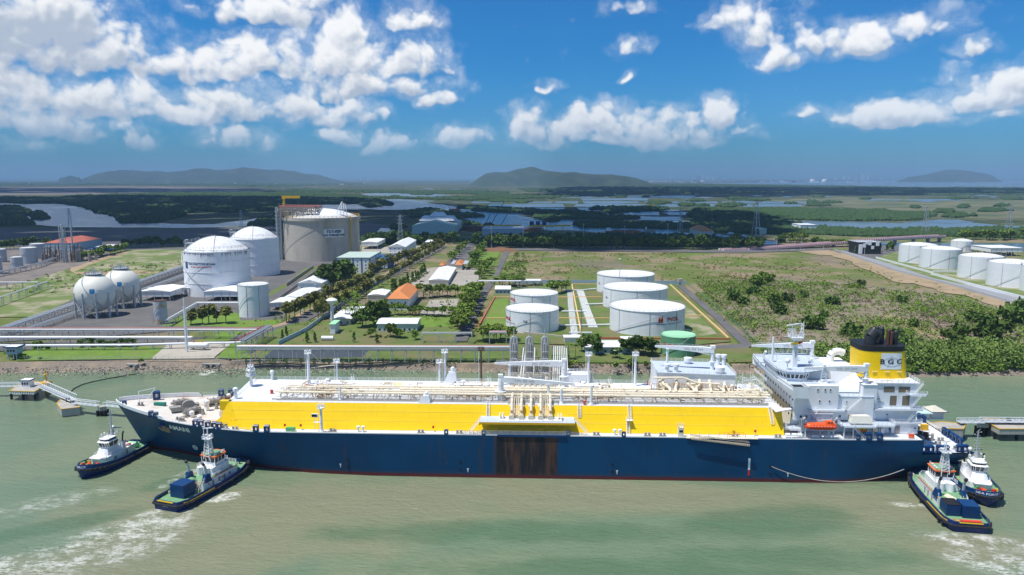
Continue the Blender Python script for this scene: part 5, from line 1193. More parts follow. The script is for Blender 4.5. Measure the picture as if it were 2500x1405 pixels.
# bridge
br = empty('bridge', (0, 0, 0)); br.parent = ship
b = MB(); b.prism([(92.4, -22.8), (97.6, -22.8), (98.4, -15), (109.8, -15), (109.8, 16), (98.4, 16), (97.6, 22.8), (92.4, 22.8), (91.4, 10), (91.4, -10)], 31.2, 31.65); b.build('bridge_deck', M['bluegrey'], br)
b = MB()
for s in (-1, 1):
    b.add([(92.3, s*22.9, 28.9), (97.7, s*22.9, 28.9), (97.7, s*22.9, 32.8), (92.3, s*22.9, 32.8)], [(0, 1, 2, 3) if s < 0 else (3, 2, 1, 0)])
    P1 = [(92.3, s*22.9), (91.3, s*10)]
    b.add([(92.3, s*22.9, 28.9), (92.3, s*22.9, 32.8), (91.3, s*10, 32.8), (94.5, s*10, 27.4), (95.2, s*17, 27.4)], [(0, 1, 2, 3, 4)])
    b.add([(92.5, s*22.7, 31.6), (92.5, s*22.7, 32.8), (91.5, s*10, 32.8), (91.5, s*10, 31.6)], [(0, 1, 2, 3)])
    b.add([(92.3, s*22.9, 32.8), (91.3, s*10, 32.8), (91.5, s*10, 32.8), (92.5, s*22.7, 32.8), ], [(0, 1, 2, 3)])
    b.add([(97.7, s*22.9, 28.9), (92.3, s*22.9, 28.9), (95.2, s*17, 27.4), (98, s*17, 27.4)], [(0, 1, 2, 3)])
    b.box((97.5, min(s*22.9, s*16.5), 31.6), (97.7, max(s*22.9, s*16.5), 32.8))
b.add([(91.3, -10, 32.6), (91.3, 10, 32.6), (94.5, 10, 27.4), (94.5, -10, 27.4)], [(0, 1, 2, 3)])
b.build('wing_bulwark', M['white'], br)
b = MB(); b.box((92.8, -22.4, 31.7), (97.3, -16.2, 31.74)); b.build('wing_floor', M['black'], br)
b = MB(); b.cb((96.2, -21.6, 31.9), (1.6, .6, .3)); b.build('life_raft_case', M['dkyellow'], br)
wh = [(92.6, -7), (94.0, -11.5), (99.0, -12.2), (101, -11.2), (101, 11.2), (99, 12.2), (94, 11.5), (92.6, 7)]
wt = [(91.6, -7.4), (93.4, -12.3), (99.2, -13.1), (101.4, -11.6), (101.4, 11.6), (99.2, 13.1), (93.4, 12.3), (91.6, 7.4)]
b = MB(); b.prism(wh, 31.65, 32.7); b.prism(wt, 34.2, 35.0); b.build('wheelhouse', M['white'], br)
b = MB(); b.prism([(x+.15, y*.985) for x, y in wh], 32.7, 34.2, None, [(x+.25 if x < 96 else x-.1, y*.985) for x, y in wt]); b.build('wheelhouse_glass', M['glass'], br)
b = MB()
def mull(p0, p1, n_):
    for i in range(n_+1):
        f = i/n_; a = (p0[0][0]+(p1[0][0]-p0[0][0])*f, p0[0][1]+(p1[0][1]-p0[0][1])*f, 32.7); c = (p0[1][0]+(p1[1][0]-p0[1][0])*f, p0[1][1]+(p1[1][1]-p0[1][1])*f, 34.25); b.bar(a, c, .3)
for i, n_ in ((0, 3), (1, 4), (2, 2), (7, 9)): j = (i+1) % 8; mull((wh[i], wt[i]), (wh[j], wt[j]), n_)
b.build('window_mullion', M['white'], br)
b = MB(); b.prism([(101, -8), (109.3, -8), (109.3, 14), (101, 14)], 31.65, 34.9); b.build('compass_house', M['white'], br)
b = MB(); b.prism([(91.3, -7.6), (93.2, -12.6), (99.4, -13.3), (103, -11.6), (109.8, -8.4), (109.8, 14.4), (99.2, 14.8), (93.2, 12.6), (91.3, 7.6)], 35.0, 35.15); b.build('compass_deck', M['bluegrey'], br)
b = MB(); b.rail([(91.6, -7.6, 35.15), (93.4, -12.3, 35.15), (99.4, -13, 35.15), (103, -11.4, 35.15), (109.6, -8.3, 35.15), (109.6, 14.2, 35.15), (99.2, 14.6, 35.15), (93.4, 12.3, 35.15), (91.6, 7.6, 35.15)], 1.2, 1.7, .09, 3, close=True)
b.rail([(98.4, -15.2, 31.65), (109.6, -15.2, 31.65)], 1.15, 1.7, .09, 3); b.build('bridge_railing', M['white'], br)
for i, (x, y) in enumerate(((94.6, -9.8), (104.5, -3), (106.5, 1), (102.5, 3.4), (93.8, 12.0))):
    b = MB(); h = (2.6, .5, .5, .6, .5)[i]; b.cyl(0, 0, 0, h, .16, 8); b.sph((0, 0, h+.5), (.95, .5, .55, .6, .5)[i], 12, 8); o = b.build('satellite_dome', M['white'], br, smooth=True); o.location = (x, y, 35.15)
def radar_mast(u, v, z):
    rt = empty('radar_mast', (u, v, z)); rt.parent = ship
    b = MB(); b.prism([(-.8, -.7), (.9, -.7), (.9, .7), (-.8, .7)], 0, 9.8, None, [(-.5, -.5), (.6, -.5), (.6, .5), (-.5, .5)]); b.build('mast_pole', M['white'], rt)
    b = MB(); b.prism([(-1.2, -1), (1.4, -1), (1.4, 1), (-1.2, 1)], 9.6, 10.6, None, [(-2.3, -1.8), (2.4, -1.8), (2.4, 1.8), (-2.3, 1.8)]); b.rail([(-2.3, -1.8, 10.6), (2.4, -1.8, 10.6), (2.4, 1.8, 10.6), (-2.3, 1.8, 10.6)], 1.2, 1.0, .12, 3, close=True)
    b.bar((2.1, -1, 10.6), (2.1, -1, 16.2), .22); b.bar((2.1, 1, 10.6), (2.1, 1, 15.4), .18); b.bar((-1.3, 0, 10.6), (-1.3, 0, 14.6), .35); b.bar((.9, 0, 10.6), (2.1, 0, 14), .18)
    for zz in (12.4, 13.6, 14.8): b.bar((.6, -1, zz), (2.2, -1, zz), .12); b.bar((2.1, -1, zz), (2.1, 1, zz), .12)
    b.rail([(-2.4, -1, 12.2), (-.4, -1, 12.2), (-.4, 1, 12.2), (-2.4, 1, 12.2)], 1.2, .9, .1, 2, close=True); b.build('mast_top', M['white'], rt)
    b = MB(); b.add([], []); b.cb((0, 0, 0), (4.6, .5, .32)); o = b.build('radar_scanner', M['white'], rt); o.location = (-1.1, 0, 14.9); o.rotation_euler = (0, -.12, .2)
    b = MB(); b.cb((-3.0, -.6, 10.9), (2, .3, .2)); b.cb((1.2, 1.2, 15), (2.6, .3, .22)); b.build('small_radar', M['white'], rt)
    b = MB(); b.add([(-1.9, -.8, 8.6), (.6, -.9, 9.1), (.9, -.8, 8.2), (-1.7, -.7, 7.9)], [(0, 1, 2, 3)], 0); b.add([(.5, -.8, 9.0), (2.0, -.7, 9.3), (2.3, -.6, 8.7), (.8, -.7, 8.1)], [(0, 1, 2, 3)], 1); b.build('flag', [M['yellow'], M['red']], rt)
    vs, fs = text_mesh('AMANI', .62); b = MB(); b.add([(.05+y*.9*0-.02, -.78+.0, 5.2-x*1.9) if False else (y*.9, -.80, 5.2-x*1.9) for x, y, _ in vs], fs); b.build('mast_letters', M['black'], rt)
    b = MB(); [b.bar((.6, 0, 9.4), (x_, y_, .2), .05) for x_, y_ in ((7, 2), (8.2, 3), (6, -3))]; b.build('stay_wire', M['grey'], rt)
radar_mast(98.2, -6.0, 35.15)
rt = empty('signal_mast', (92.8, 1.0, 35.15)); rt.parent = ship
b = MB(); b.cyl(0, 0, 0, 9, .42, 10, .32); b.bar((0, 0, 6), (2.2, 0, 0), .22); b.stair((-1.2, 0, 0), (-1.2, .01, 8), .5, 8, .07); b.cb((2.4, 0, .2), (1.4, 1.4, .4)); b.build('mast_pole', M['white'], rt)
b = MB(); b.prism([(-1.4, -1.6), (1.4, -1.6), (1.4, 1.6), (-1.4, 1.6)], 0, 1, None, [(-.5, -.5), (.5, -.5), (.5, .5), (-.5, .5)])
for k in range(6): b.bar((-1.2+.1*k, -1.2, k*.9), (1.2-.1*k, -1.2, (k+1)*.9), .1); b.bar((1.2-.1*k, -1.2, k*.9), (-1.2+.1*k, -1.2, (k+1)*.9), .1)
b.bar((-1.2, -1.2, 0), (-.4, -1.2, 5.6), .16); b.bar((1.2, -1.2, 0), (.4, -1.2, 5.6), .16); b.cb((0, -1.2, 6), (.8, .8, .8)); o = b.build('lattice_mast', M['white'], ship); o.location = (105.3, -13.2, 31.7)
crane(119.6, -13.4, 31.7, 3.0, (-20.6, .2, -.1), .85, 'provision_crane'); crane(110.6, 11.8, 27.7, 9.2, (-22.0, .6, -.6), .8, 'provision_crane')
b = MB(); b.path([(116.3, 9, 33.6), (116.3, 9, 35.8), (117.2, 9, 37.0), (119, 9, 37.4), (121, 9, 36.8)], 1.3, 12); b.rail([(111.6, -3, 33.6), (121.6, -3, 33.6)], 1.1, 1.5, .09, 3); b.build('intake_duct', M['white'], dh, smooth=True)
# funnel
fu = empty('funnel', (0, 0, 0)); fu.parent = ship
def oval(cx, cy, a, c_, n_=48, p=3.6): return [(cx+a*math.copysign(abs(math.cos(t))**(2/p), math.cos(t)), cy+c_*math.copysign(abs(math.sin(t))**(2/p), math.sin(t))) for t in [2*math.pi*i/n_ for i in range(n_)]]
fb, ft, fm = oval(128.9, -1.5, 8.4, 7.0), oval(127.9, -1.5, 7.9, 6.6), oval(128.0, -1.5, 7.95, 6.65)
b = MB(); b.prism(fb, 31.85, 41.4, None, fm); b.build('funnel_casing', M['yellow'], fu, smooth=True)
b = MB(); b.prism([(128+(x-128)*1.012, -1.5+(y+1.5)*1.012) for x, y in fm], 41.3, 43.0, None, [(127.9+(x-127.9)*1.012, -1.5+(y+1.5)*1.012) for x, y in ft]); 
b.build('funnel_top', M['black'], fu, smooth=True)
b = MB(); b.tube((124.6, -3.5, 42.5), (124.6, -3.5, 46.0), 2.0, 16); b.tube((124.6, -3.5, 45.7), (126.0, -3.5, 47.6), 2.05, 16, 1.9); b.tube((125.8, -3.5, 47.4), (127.6, -3.4, 46.4), 1.2, 14, 1.4); b.build('exhaust_pipe', M['stack'], fu, smooth=True)
for x, y, r_, h, mt in ((129.4, -1, .95, 5.2, 'stack'), (130.4, -4, .6, 5.2, 'brown'), (132.0, -1.4, .6, 4.8, 'brown'), (131.4, -4.4, .5, 4.6, 'brown'), (133.2, -3.4, .85, 4.6, 'stack'), (129.2, 2, .8, 5, 'stack')):
    b = MB(); b.tube((x, y, 42.5), (x, y, 42.5+h), r_, 12); b.sph((x, y, 42.5+h), r_, 12, 6); b.build('exhaust_pipe', M[mt], fu, smooth=True)
def funn(x, z, o=.08):      # point on the near face of the funnel
    f = (z-31.85)/9.55; n_ = 3.6; a = 8.4+(7.95-8.4)*f; cc = 7.0+(6.65-7.0)*f; cx = 128.9+(128-128.9)*f
    q = max(0, 1-abs((x-cx)/a)**n_)**(1/n_); return (x, -1.5-cc*q-o, z)
b = MB(); n_ = 8; x0, x1 = 126.6, 133.6
b.add([funn(x0+(x1-x0)*i/n_, z, .07) for z in (35.2, 40.8) for i in range(n_+1)], [(i, i+1, n_+2+i, n_+1+i) for i in range(n_)]); b.build('emblem_panel', pm('emblem_white', (.72,.76,.78), .5), fu)
letters('emblem_letters', 'B G C', 2.35, lambda x, y: funn(130.05+x, 37.8+y, .14), M['black'], fu, .02, 1.28)
b = MB()
def arc(pts, r_=.07): b.path([funn(130.05+x, 37.9+y, .12) for x, y in pts], r_, 4)
arc([(-2.9+5.8*i/16, 1.7*math.sin(math.pi*i/16)*.62+.35) for i in range(17)], .045); arc([(-2.9+5.8*i/16, -1.7*math.sin(math.pi*i/16)*.62-.6) for i in range(17)], .045)
arc([(-1.35+1.35*math.sin(i/10*1.57), -2.0+4.4*i/10) for i in range(11)], .045); arc([(1.35-1.35*math.sin(i/10*1.57), -2.0+4.4*i/10) for i in range(11)], .045); b.build('emblem_lines', M['steel'], fu)
for x, z in ((124.6, 34.4), (128.8, 34.4), (133.0, 34.4)): b = MB(); p = funn(x, z, .2); b.cb(p, (1.5, .3, .15)); b.build('lamp_ledge', M['cream'], fu)

# lifeboat, rescue boat, davits
b = MB()
for u in (96.6, 98.0, 105.6, 107.2):
    b.bar((u, -20.6, 15), (u, -20.6, 21), .3)
    for k in range(4): b.bar((u, -20.6, 15+k*1.4), (u+(.9 if u in (96.6, 105.6) else -.9), -20.6, 16.2+k*1.4), .14)
b.bar((96.6, -20.6, 21), (96.8, -22.6, 22.4), .35); b.bar((107.2, -20.6, 21), (107.2, -22.6, 22.4), .35); b.bar((96.8, -19, 22.6), (107.4, -19, 22.6), .2); b.build('boat_davit', M['white'], ship)
def world(u, v, z): c, s = math.cos(AL), math.sin(AL); return (u*c+v*s, 258.8-u*s+v*c, z)
lb = empty('lifeboat', world(102.2, -21.8, 19.4), -AL, 'orange enclosed lifeboat hanging in its davit on the near side of the deckhouse', 'lifeboat')
prof = [(-4.9, .5, .55), (-4.5, 1.0, .95), (-3.5, 1.35, 1.25), (-1, 1.5, 1.4), (2, 1.5, 1.42), (4, 1.35, 1.35), (5, 1.0, 1.1), (5.3, .5, .8)]
def boat(prof, b, k, up):
    n_ = 10; vs = []
    for x, w_, h in prof:
        for i in range(n_+1):
            t = math.pi*i/n_; vs.append((x, -w_*math.cos(t), (h*math.sin(t)) if up else -h*.95*math.sin(t)**.8))
    b.add(vs, [(i*(n_+1)+j, i*(n_+1)+j+1, (i+1)*(n_+1)+j+1, (i+1)*(n_+1)+j) for i in range(len(prof)-1) for j in range(n_)]+[tuple(range(n_, -1, -1)), tuple(range((len(prof)-1)*(n_+1), len(prof)*(n_+1)))], k)
b = MB(); boat(prof, b, 0, False); b.box((-4.8, -1.58, -.12), (5.0, 1.58, .06)); b.build('boat_hull', pm('dark_orange_boat_paint', (.62,.06,.012), .45), lb, smooth=True)
b = MB(); boat([(x*.97, w_*.93, h*.8) for x, w_, h in prof], b, 0, True); b.prism([(1.4, -1), (4.2, -1), (4.2, 1), (1.4, 1)], .8, 1.75, None, [(1.9, -.75), (3.9, -.75), (3.9, .75), (1.9, .75)]); b.build('canopy', M['orange'], lb, smooth=True)
b = MB(); [b.cb((x, -1.50, .2), (.35, .1, .12)) for x in range(-4, 5)]; b.build('reflective_mark', M['white'], lb)
b = MB(); b.box((2.2, -1.0, 1.2), (2.7, -.86, 1.5)); b.box((3.2, -1.0, 1.2), (3.6, -.86, 1.5)); b.build('window', M['glass'], lb)
rb = empty('rescue_boat', world(116.8, -19.6, 17.6), -AL-.3, 'small orange and yellow rescue boat hanging under the gallery behind the lifeboat', 'rescue boat')
b = MB(); boat([(x*.3, w_*.55, h*.5) for x, w_, h in prof], b, 0, False); b.build('boat_hull', M['orange'], rb, smooth=True); b = MB(); b.cb((0, 0, .2), (2.4, 1.2, .35)); b.build('canopy', M['yellow'], rb)
b = MB(); b.cb((133, -19.6, 15.6), (1.6, .8, 1.2)); b.build('fire_locker', M['orange'], ship)
b = MB(); [b.cb((u, -21.4, 15.7), (2.1, .7, .7)) for u in (101.2, 105.0)]; [b.tube((u, -20.6, 15.8), (u+1.5, -20.6, 15.8), .55, 8) for u in (91.5, 93.6, 95.4)]; b.build('raft_canister', M['white'], ship)
b = MB(); b.rail([(137, -19.5, 10), (152, -18.6, 10), (153.7, -16.5, 10), (153.7, 15, 10), (150, 19, 10), (137, 19.5, 10)], 1.1, 2, .09, 3); b.build('stern_railing', M['white'], ship)
b = MB(); b.cb((149, 3, 11), (2.2, 1.4, 2)); b.build('deck_engine', M['dkyellow'], ship)
# mooring line from the side to the tug at the stern
b = MB(); A = Vector(world(86.8, -23.0, 5.6)); nv = Vector((math.sin(AL), math.cos(AL), 0))
B_ = Vector((129.8, 232.6, 4.6)); ps = [A.lerp(B_, i/24)+Vector((0, 0, -4.3*4*(i/24)*(1-i/24)))-nv*(1.3*4*(i/24)*(1-i/24)) for i in range(25)]
b.path([tuple(p) for p in ps], .12, 5); b.build('mooring_rope', M['concrete'], None, label='pale slack mooring rope hanging from the navy hull to the tug under the stern', cat='rope')
# ------------------------------------------------------------------ tugs (local x to the bow)
TUGDECK = pm('sage_tug_deck', (.16,.33,.17), .75, .12, .9, (.34,.36,.25), .35, .9)
def tug(name, bow, stern, B, kind, label):
    bx, by = bow; sx, sy = stern; L = math.hypot(bx-sx, by-sy)
    rt = empty(name, ((bx+sx)/2, (by+sy)/2, 0), math.atan2(by-sy, bx-sx), label, 'tugboat', 'tugs pushing the gas carrier')
    hb = B/2; sheer = lambda f: 2.0+(1.0 if kind == 'B' else 1.7)*max(0, (f-.45)/.55)**1.6+(.15 if f < .1 else 0)
    def hw(f, z):      # half width at fraction f from the stern
        if kind == 'B': w_ = lerp_tab([(0,.74),(.03,.86),(.10,.97),(.2,1),(.66,1),(.78,.94),(.88,.78),(.94,.58),(.98,.34),(1,.14)], f)
        else: w_ = lerp_tab([(0,.62),(.03,.80),(.09,.94),(.2,1),(.62,1),(.76,.93),(.87,.75),(.94,.52),(.98,.30),(1,.12)], f)
        k = lerp_tab([(0,.88),(.6,.93),(.85,.72),(1,.35)], f); q = min(1, max(0, z+.3)/2.4)
        return hb*w_*(k+(1-k)*q)
    FS = [0,.015,.03,.06,.1,.16,.25,.35,.45,.55,.64,.72,.78,.83,.88,.92,.95,.975,.99,1]
    def P(f, z, s): ov = -.9*max(0, (f-.8)/.2)*max(0, 1-z/3.0); return (-L/2+f*L+ov, s*hw(f, z), z)
    b = MB()
    for s in (-1, 1):
        vs = [P(f, z*sheer(f) if z > 0 else z, s) for f in FS for z in (-.8, .02, .35, .7, 1)]
        fs = [(i*5+j, (i+1)*5+j, (i+1)*5+j+1, i*5+j+1) for i in range(len(FS)-1) for j in range(4)]
        b.add(vs, fs if s < 0 else [f[::-1] for f in fs])
    for f in (0, 1):
        a = [P(f, z*sheer(f) if z > 0 else z, -1) for z in (-.8, .02, .35, .7, 1)]; c = [P(f, z*sheer(f) if z > 0 else z, 1) for z in (-.8, .02, .35, .7, 1)]
        b.add(a+c, [(j, j+1, 5+j+1, 5+j) for j in range(4)])
    b.build('hull', M['navy'], rt, smooth=True)
    b = MB(); vs = []; 
    for f in FS: zz = sheer(f)-.12; vs += [(-L/2+f*L+(.0), -hw(f, 9)+.2, zz), (-L/2+f*L, hw(f, 9)-.2, zz)]
    b.add(vs, [(2*i, 2*i+2, 2*i+3, 2*i+1) for i in range(len(FS)-1)]); b.build('deck', TUGDECK, rt)
    b = MB(); bh = lambda f: 1.0 if kind == 'B' else 1.0+.35*max(0, (f-.6)/.4)
    vs = []; ring = [(f, -1) for f in FS]+[(f, 1) for f in reversed(FS)]
    for f, s in ring:
        zz = sheer(f); y = hw(f, 9); fx = -L/2+f*L; sx_ = -.0 if f < .5 else -.35*max(0, (f-.8)/.2)
        vs += [(fx, s*y, zz-.1), (fx+sx_, s*(y-.18), zz+bh(f)), (fx+sx_+(.2 if f < .02 else -.2 if f > .985 else 0), s*(y-.42), zz+bh(f)), (fx+(.25 if f < .02 else -.25 if f > .985 else 0), s*(y-.35), zz-.1)]
    n = len(ring); b.add(vs, [(i*4+j, ((i+1) % n)*4+j, ((i+1) % n)*4+j+1, i*4+j+1) for i in range(n) for j in range(3)]); b.build('bulwark', M['royal'] if kind == 'A' else M['navy'], rt, smooth=True)
    b = MB()
    for f, s in ring: pass
    for (f, s), (g, s2) in zip(ring, ring[1:]+ring[:1]):
        b.tube((-L/2+f*L+(-.15 if f == 0 else .2 if f == 1 else 0), s*(hw(f, 9)+.18), sheer(f)-.25), (-L/2+g*L+(-.15 if g == 0 else .2 if g == 1 else 0), s2*(hw(g, 9)+.18), sheer(g)-.25), .34, 7)
    b.build('fender_belt', M['rubber'], rt, smooth=True)
    if kind == 'B':
        b = MB()
        for s in (-1, 1):
            for f, g in ((.05, .12), (.12, .25), (.25, .4)): b.bar((-L/2+f*L, s*(hw(f, 9)-.05), sheer(f)+.28), (-L/2+g*L, s*(hw(g, 9)-.05), sheer(g)+.28), .2)
        b.bar((-L/2-.06, -hb*.5, sheer(0)+.75), (-L/2-.06, hb*.5, sheer(0)+.75), .26); b.build('yellow_stripe', M['yellow'], rt)
    # bow fender: rows of tyres and a thick cylinder
    r_ = random.Random(5); fr = [(f, s) for f in ((.90, .935, .965, .99) if kind == 'B' else (.03, .06)) for s in (-1, 1)]
    def tyre(f, s, z=None):
        zz = (sheer(f)-.55) if z is None else z; rot = math.atan2((hw(f+.02, 9)-hw(f-.02, 9))*s, .04*L)
        b = MB(); R_ = .55; n1, n2 = 12, 6; vs = []
        for i in range(n1):
            a = 2*math.pi*i/n1
            for j in range(n2): t = 2*math.pi*j/n2; rr_ = R_+.2*math.cos(t); vs.append((rr_*math.cos(a), .2*math.sin(t), rr_*math.sin(a)))
        b.add(vs, [(i*n2+j, i*n2+(j+1) % n2, ((i+1) % n1)*n2+(j+1) % n2, ((i+1) % n1)*n2+j) for i in range(n1) for j in range(n2)])
        o = b.build('tyre', M['rubber'], rt, smooth=True); o.location = (-L/2+f*L, s*(hw(f, 9)+.62), zz); o.rotation_euler = (0, 0, rot)
    for f, s in [(.08, -1), (.14, -1), (.45, -1), (.62, -1), (.80, -1), (.85, -1), (.90, -1), (.94, -1), (.08, 1), (.14, 1), (.5, 1), (.80, 1), (.85, 1), (.90, 1), (.94, 1)]: tyre(f, s)
    b = MB()
    for (f, s), (g, s2) in zip(ring, ring[1:]):
        if (f > .86 and g > .86 and kind == 'B') or (kind == 'A' and f < .07 and g < .07): b.tube((-L/2+f*L+(.35 if kind == 'B' else -.35), s*(hw(f, 9)+.25), sheer(f)+.45), (-L/2+g*L+(.35 if kind == 'B' else -.35), s2*(hw(g, 9)+.25), sheer(g)+.45), .55, 8)
    if kind == 'A': b.tube((-L/2-.35, -hw(0, 9), sheer(0)+.4), (-L/2-.35, hw(0, 9), sheer(0)+.4), .6, 8)
    b.build('push_fender', M['rubber'], rt, smooth=True)
    z0 = 2.0
    if kind == 'B':
        k = L/38.0
        def X(v): return v*k
        b = MB(); b.prism([(X(-6.5), -hb*.66), (X(10), -hb*.66), (X(12.6), -hb*.4), (X(12.6), hb*.4), (X(10), hb*.66), (X(-6.5), hb*.66)], z0-.2, z0+2.7)
        b.prism([(X(-1), -hb*.5), (X(7.5), -hb*.5), (X(8.8), -hb*.25), (X(8.8), hb*.25), (X(7.5), hb*.5), (X(-1), hb*.5)], z0+2.7, z0+5.2); b.build('deckhouse', M['white'], rt)
        b = MB(); b.prism([(X(-6.3), -hb*.64), (X(10), -hb*.64), (X(12.4), -hb*.38), (X(12.4), hb*.38), (X(10), hb*.64), (X(-6.3), hb*.64)], z0+2.72, z0+2.76); b.build('house_deck', TUGDECK, rt)
        b = MB(); b.bar((X(-6.5), -hb*.665, z0+2.66), (X(10), -hb*.665, z0+2.66), .16); b.bar((X(-6.5), hb*.665, z0+2.66), (X(10), hb*.665, z0+2.66), .16); b.bar((X(2), -hb*.67, z0+1.3), (X(3.6), -hb*.67, z0+1.3), .35); b.bar((X(6), -hb*.67, z0+1.4), (X(6.5), -hb*.67, z0+1.4), .6); b.bar((X(-4.2), -hb*.67, z0+1.4), (X(-3.8), -hb*.67, z0+1.4), .4); b.build('red_trim', M['orange'], rt)
        for xx in (-2.2, .8, 3.4): b = MB(); b.box((X(xx), -hb*.675, z0), (X(xx)+.7, -hb*.65, z0+1.9)); b.build('door', M['grey'], rt); b = MB(); b.box((X(xx), hb*.65, z0), (X(xx)+.7, hb*.675, z0+1.9)); b.build('door', M['grey'], rt)
        wx0, wx1, ww = X(1.2), X(6.0), hb*.42
        b = MB(); b.prism([(wx0, -ww), (wx1, -ww), (wx1+.7, -ww*.5), (wx1+.7, ww*.5), (wx1, ww), (wx0, ww)], z0+5.2, z0+6.3); b.build('wheelhouse', M['white'], rt)
        wt_ = [(wx0-.1, -ww-.15), (wx1+.1, -ww-.15), (wx1+1, -ww*.5), (wx1+1, ww*.5), (wx1+.1, ww+.15), (wx0-.1, ww+.15)]; wb_ = [(wx0, -ww), (wx1, -ww), (wx1+.7, -ww*.5), (wx1+.7, ww*.5), (wx1, ww), (wx0, ww)]
        b = MB(); b.prism([(x*.998, y*.985) for x, y in wb_], z0+6.3, z0+7.9, None, [(x*.998, y*.985) for x, y in wt_]); b.build('windows', M['glass'], rt)
        b = MB()
        for i in range(6):
            j = (i+1) % 6
            for m2 in range(3): f = m2/3; b.bar((wb_[i][0]+(wb_[j][0]-wb_[i][0])*f, wb_[i][1]+(wb_[j][1]-wb_[i][1])*f, z0+6.2), (wt_[i][0]+(wt_[j][0]-wt_[i][0])*f, wt_[i][1]+(wt_[j][1]-wt_[i][1])*f, z0+7.95), .2)
        b.build('window_post', M['white'], rt)
        b = MB(); b.prism([(x*1.0, y*1.02) for x, y in wt_], z0+7.9, z0+8.5, None, [((x-(wx0+wx1)/2)*1.12+(wx0+wx1)/2, y*1.14) for x, y in wt_]); b.build('orange_brow', pm('tug_orange_trim', (.85,.14,.02), .45), rt)
        b = MB(); b.prism([((x-(wx0+wx1)/2)*.96+(wx0+wx1)/2, y*.96) for x, y in wt_], z0+8.5, z0+8.56); b.build('wheelhouse_roof', TUGDECK, rt)
        mx = X(1.6)
        b = MB(); T = 18.6-z0; zt = z0+8.5
        for sx_, sy_ in ((-1, -1), (1, -1), (1, 1), (-1, 1)):
            b.bar((mx+sx_*1.15, sy_*1.15, z0+7.5), (mx+sx_*.6, sy_*.6, 16.6), .2)
        for i in range(6):
            za, zb = zt+i*1.0, zt+(i+1)*1.0; wa, wb2 = 1.05-.075*i, 1.05-.075*(i+1)
            for (ax, ay), (cx_, cy_) in (((-1, -1), (1, -1)), ((1, -1), (1, 1)), ((1, 1), (-1, 1)), ((-1, 1), (-1, -1))):
                b.bar((mx+ax*wa, ay*wa, za), (mx+cx_*wb2, cy_*wb2, zb), .11); b.bar((mx+ax*wa, ay*wa, za), (mx+cx_*wa, cy_*wa, za), .11)
        b.box((mx-1.3, -1.3, 16.2), (mx+1.1, 1.3, 16.35)); b.bar((mx, 0, 16.3), (mx, 0, 19.6), .25); b.bar((mx-.8, .8, 16.3), (mx-.8, .8, 19.4), .14); b.rail([(mx-1.3, -1.3, 16.3), (mx+1.1, -1.3, 16.3), (mx+1.1, 1.3, 16.3), (mx-1.3, 1.3, 16.3)], .9, .9, .08, 2, close=True)
        for i in range(7): a = i*1.1; b.sph((mx+1.2*math.cos(a), 1.2*math.sin(a), 16.8+.4*(i % 3)), .3, 8, 5)
        b.build('lattice_mast', M['white'], rt)
        b = MB(); b.cb((0, 0, 0), (.35, 3.2, .25)); o = b.build('radar_scanner', M['white'], rt); o.location = (mx+.3, 0, 19.6); o.rotation_euler = (0, 0, .5)
        b = MB(); 
        for i in range(6): b.sph((wx0+.5+i*.8, (-1)**i*ww*.8, z0+9.0), .32, 8, 5); b.bar((wx0+.5+i*.8, (-1)**i*ww*.8, z0+8.5), (wx0+.5+i*.8, (-1)**i*ww*.8, z0+9), .1)
        b.rail([(wx0, -ww, z0+8.5), (wx1+.5, -ww*.9, z0+8.5)], .9, 1, .07, 2); b.rail([(wx0, ww, z0+8.5), (wx1+.5, ww*.9, z0+8.5)], .9, 1, .07, 2); b.build('roof_lights', M['white'], rt)
        b = MB(); b.rail([(X(-6), -hb*.62, z0+2.76), (X(10), -hb*.62, z0+2.76), (X(12.3), -hb*.36, z0+2.76), (X(12.3), hb*.36, z0+2.76), (X(10), hb*.62, z0+2.76), (X(-6), hb*.62, z0+2.76)], 1, 1.6, .08, 3)
        b.rail([(X(-.9), -hb*.49, z0+5.2), (X(8.6), -hb*.3, z0+5.2), (X(8.6), hb*.3, z0+5.2), (X(-.9), hb*.49, z0+5.2)], 1, 1.2, .08, 3); b.build('railing', M['white'], rt)
        for s in (-1, 1):
            b = MB(); b.prism([(X(-5.8), s*hb*.60-.8), (X(-2.6), s*hb*.60-.8), (X(-2.6), s*hb*.60+.8), (X(-5.8), s*hb*.60+.8)], z0+2.2, z0+4.6, None, [(X(-5.0), s*hb*.56-.6), (X(-3.2), s*hb*.56-.6), (X(-3.2), s*hb*.56+.6), (X(-5.0), s*hb*.56+.6)]); b.build('funnel_casing', M['royal'], rt)
            b = MB(); b.path([(X(-4.1), s*hb*.56, z0+4.5), (X(-4.4), s*hb*.56, z0+7.0), (X(-5.2), s*hb*.56, z0+8.2)], .42, 8); b.build('exhaust', M['silver'], rt, smooth=True)
            b = MB(); b.path([(X(-5.1), s*hb*.56, z0+8.0), (X(-5.6), s*hb*.56, z0+8.7)], .46, 8); b.build('exhaust_tip', M['black'], rt)
        for s in (-1, 1): b = MB(); b.cyl(X(-1.4), s*1.4, z0+2.7, z0+5.4, .8, 12); b.build('white_canister', M['white'], rt, smooth=True)
        for xx in (-1, 2): b = MB(); b.tube((X(xx), -hb*.5, z0+3.4), (X(xx+1.5), -hb*.52, z0+3.4), .42, 8); b.build('raft_canister', M['white'], rt, smooth=True)
        b = MB(); b.tube((X(-7.9), -1.7, z0+1.3), (X(-7.9), 1.7, z0+1.3), 1.0, 12); b.box((X(-9), -2.2, z0), (X(-6.8), -1.8, z0+2.2)); b.box((X(-9), 1.8, z0), (X(-6.8), 2.2, z0+2.2)); b.build('towing_winch', M['black'], rt, smooth=True)
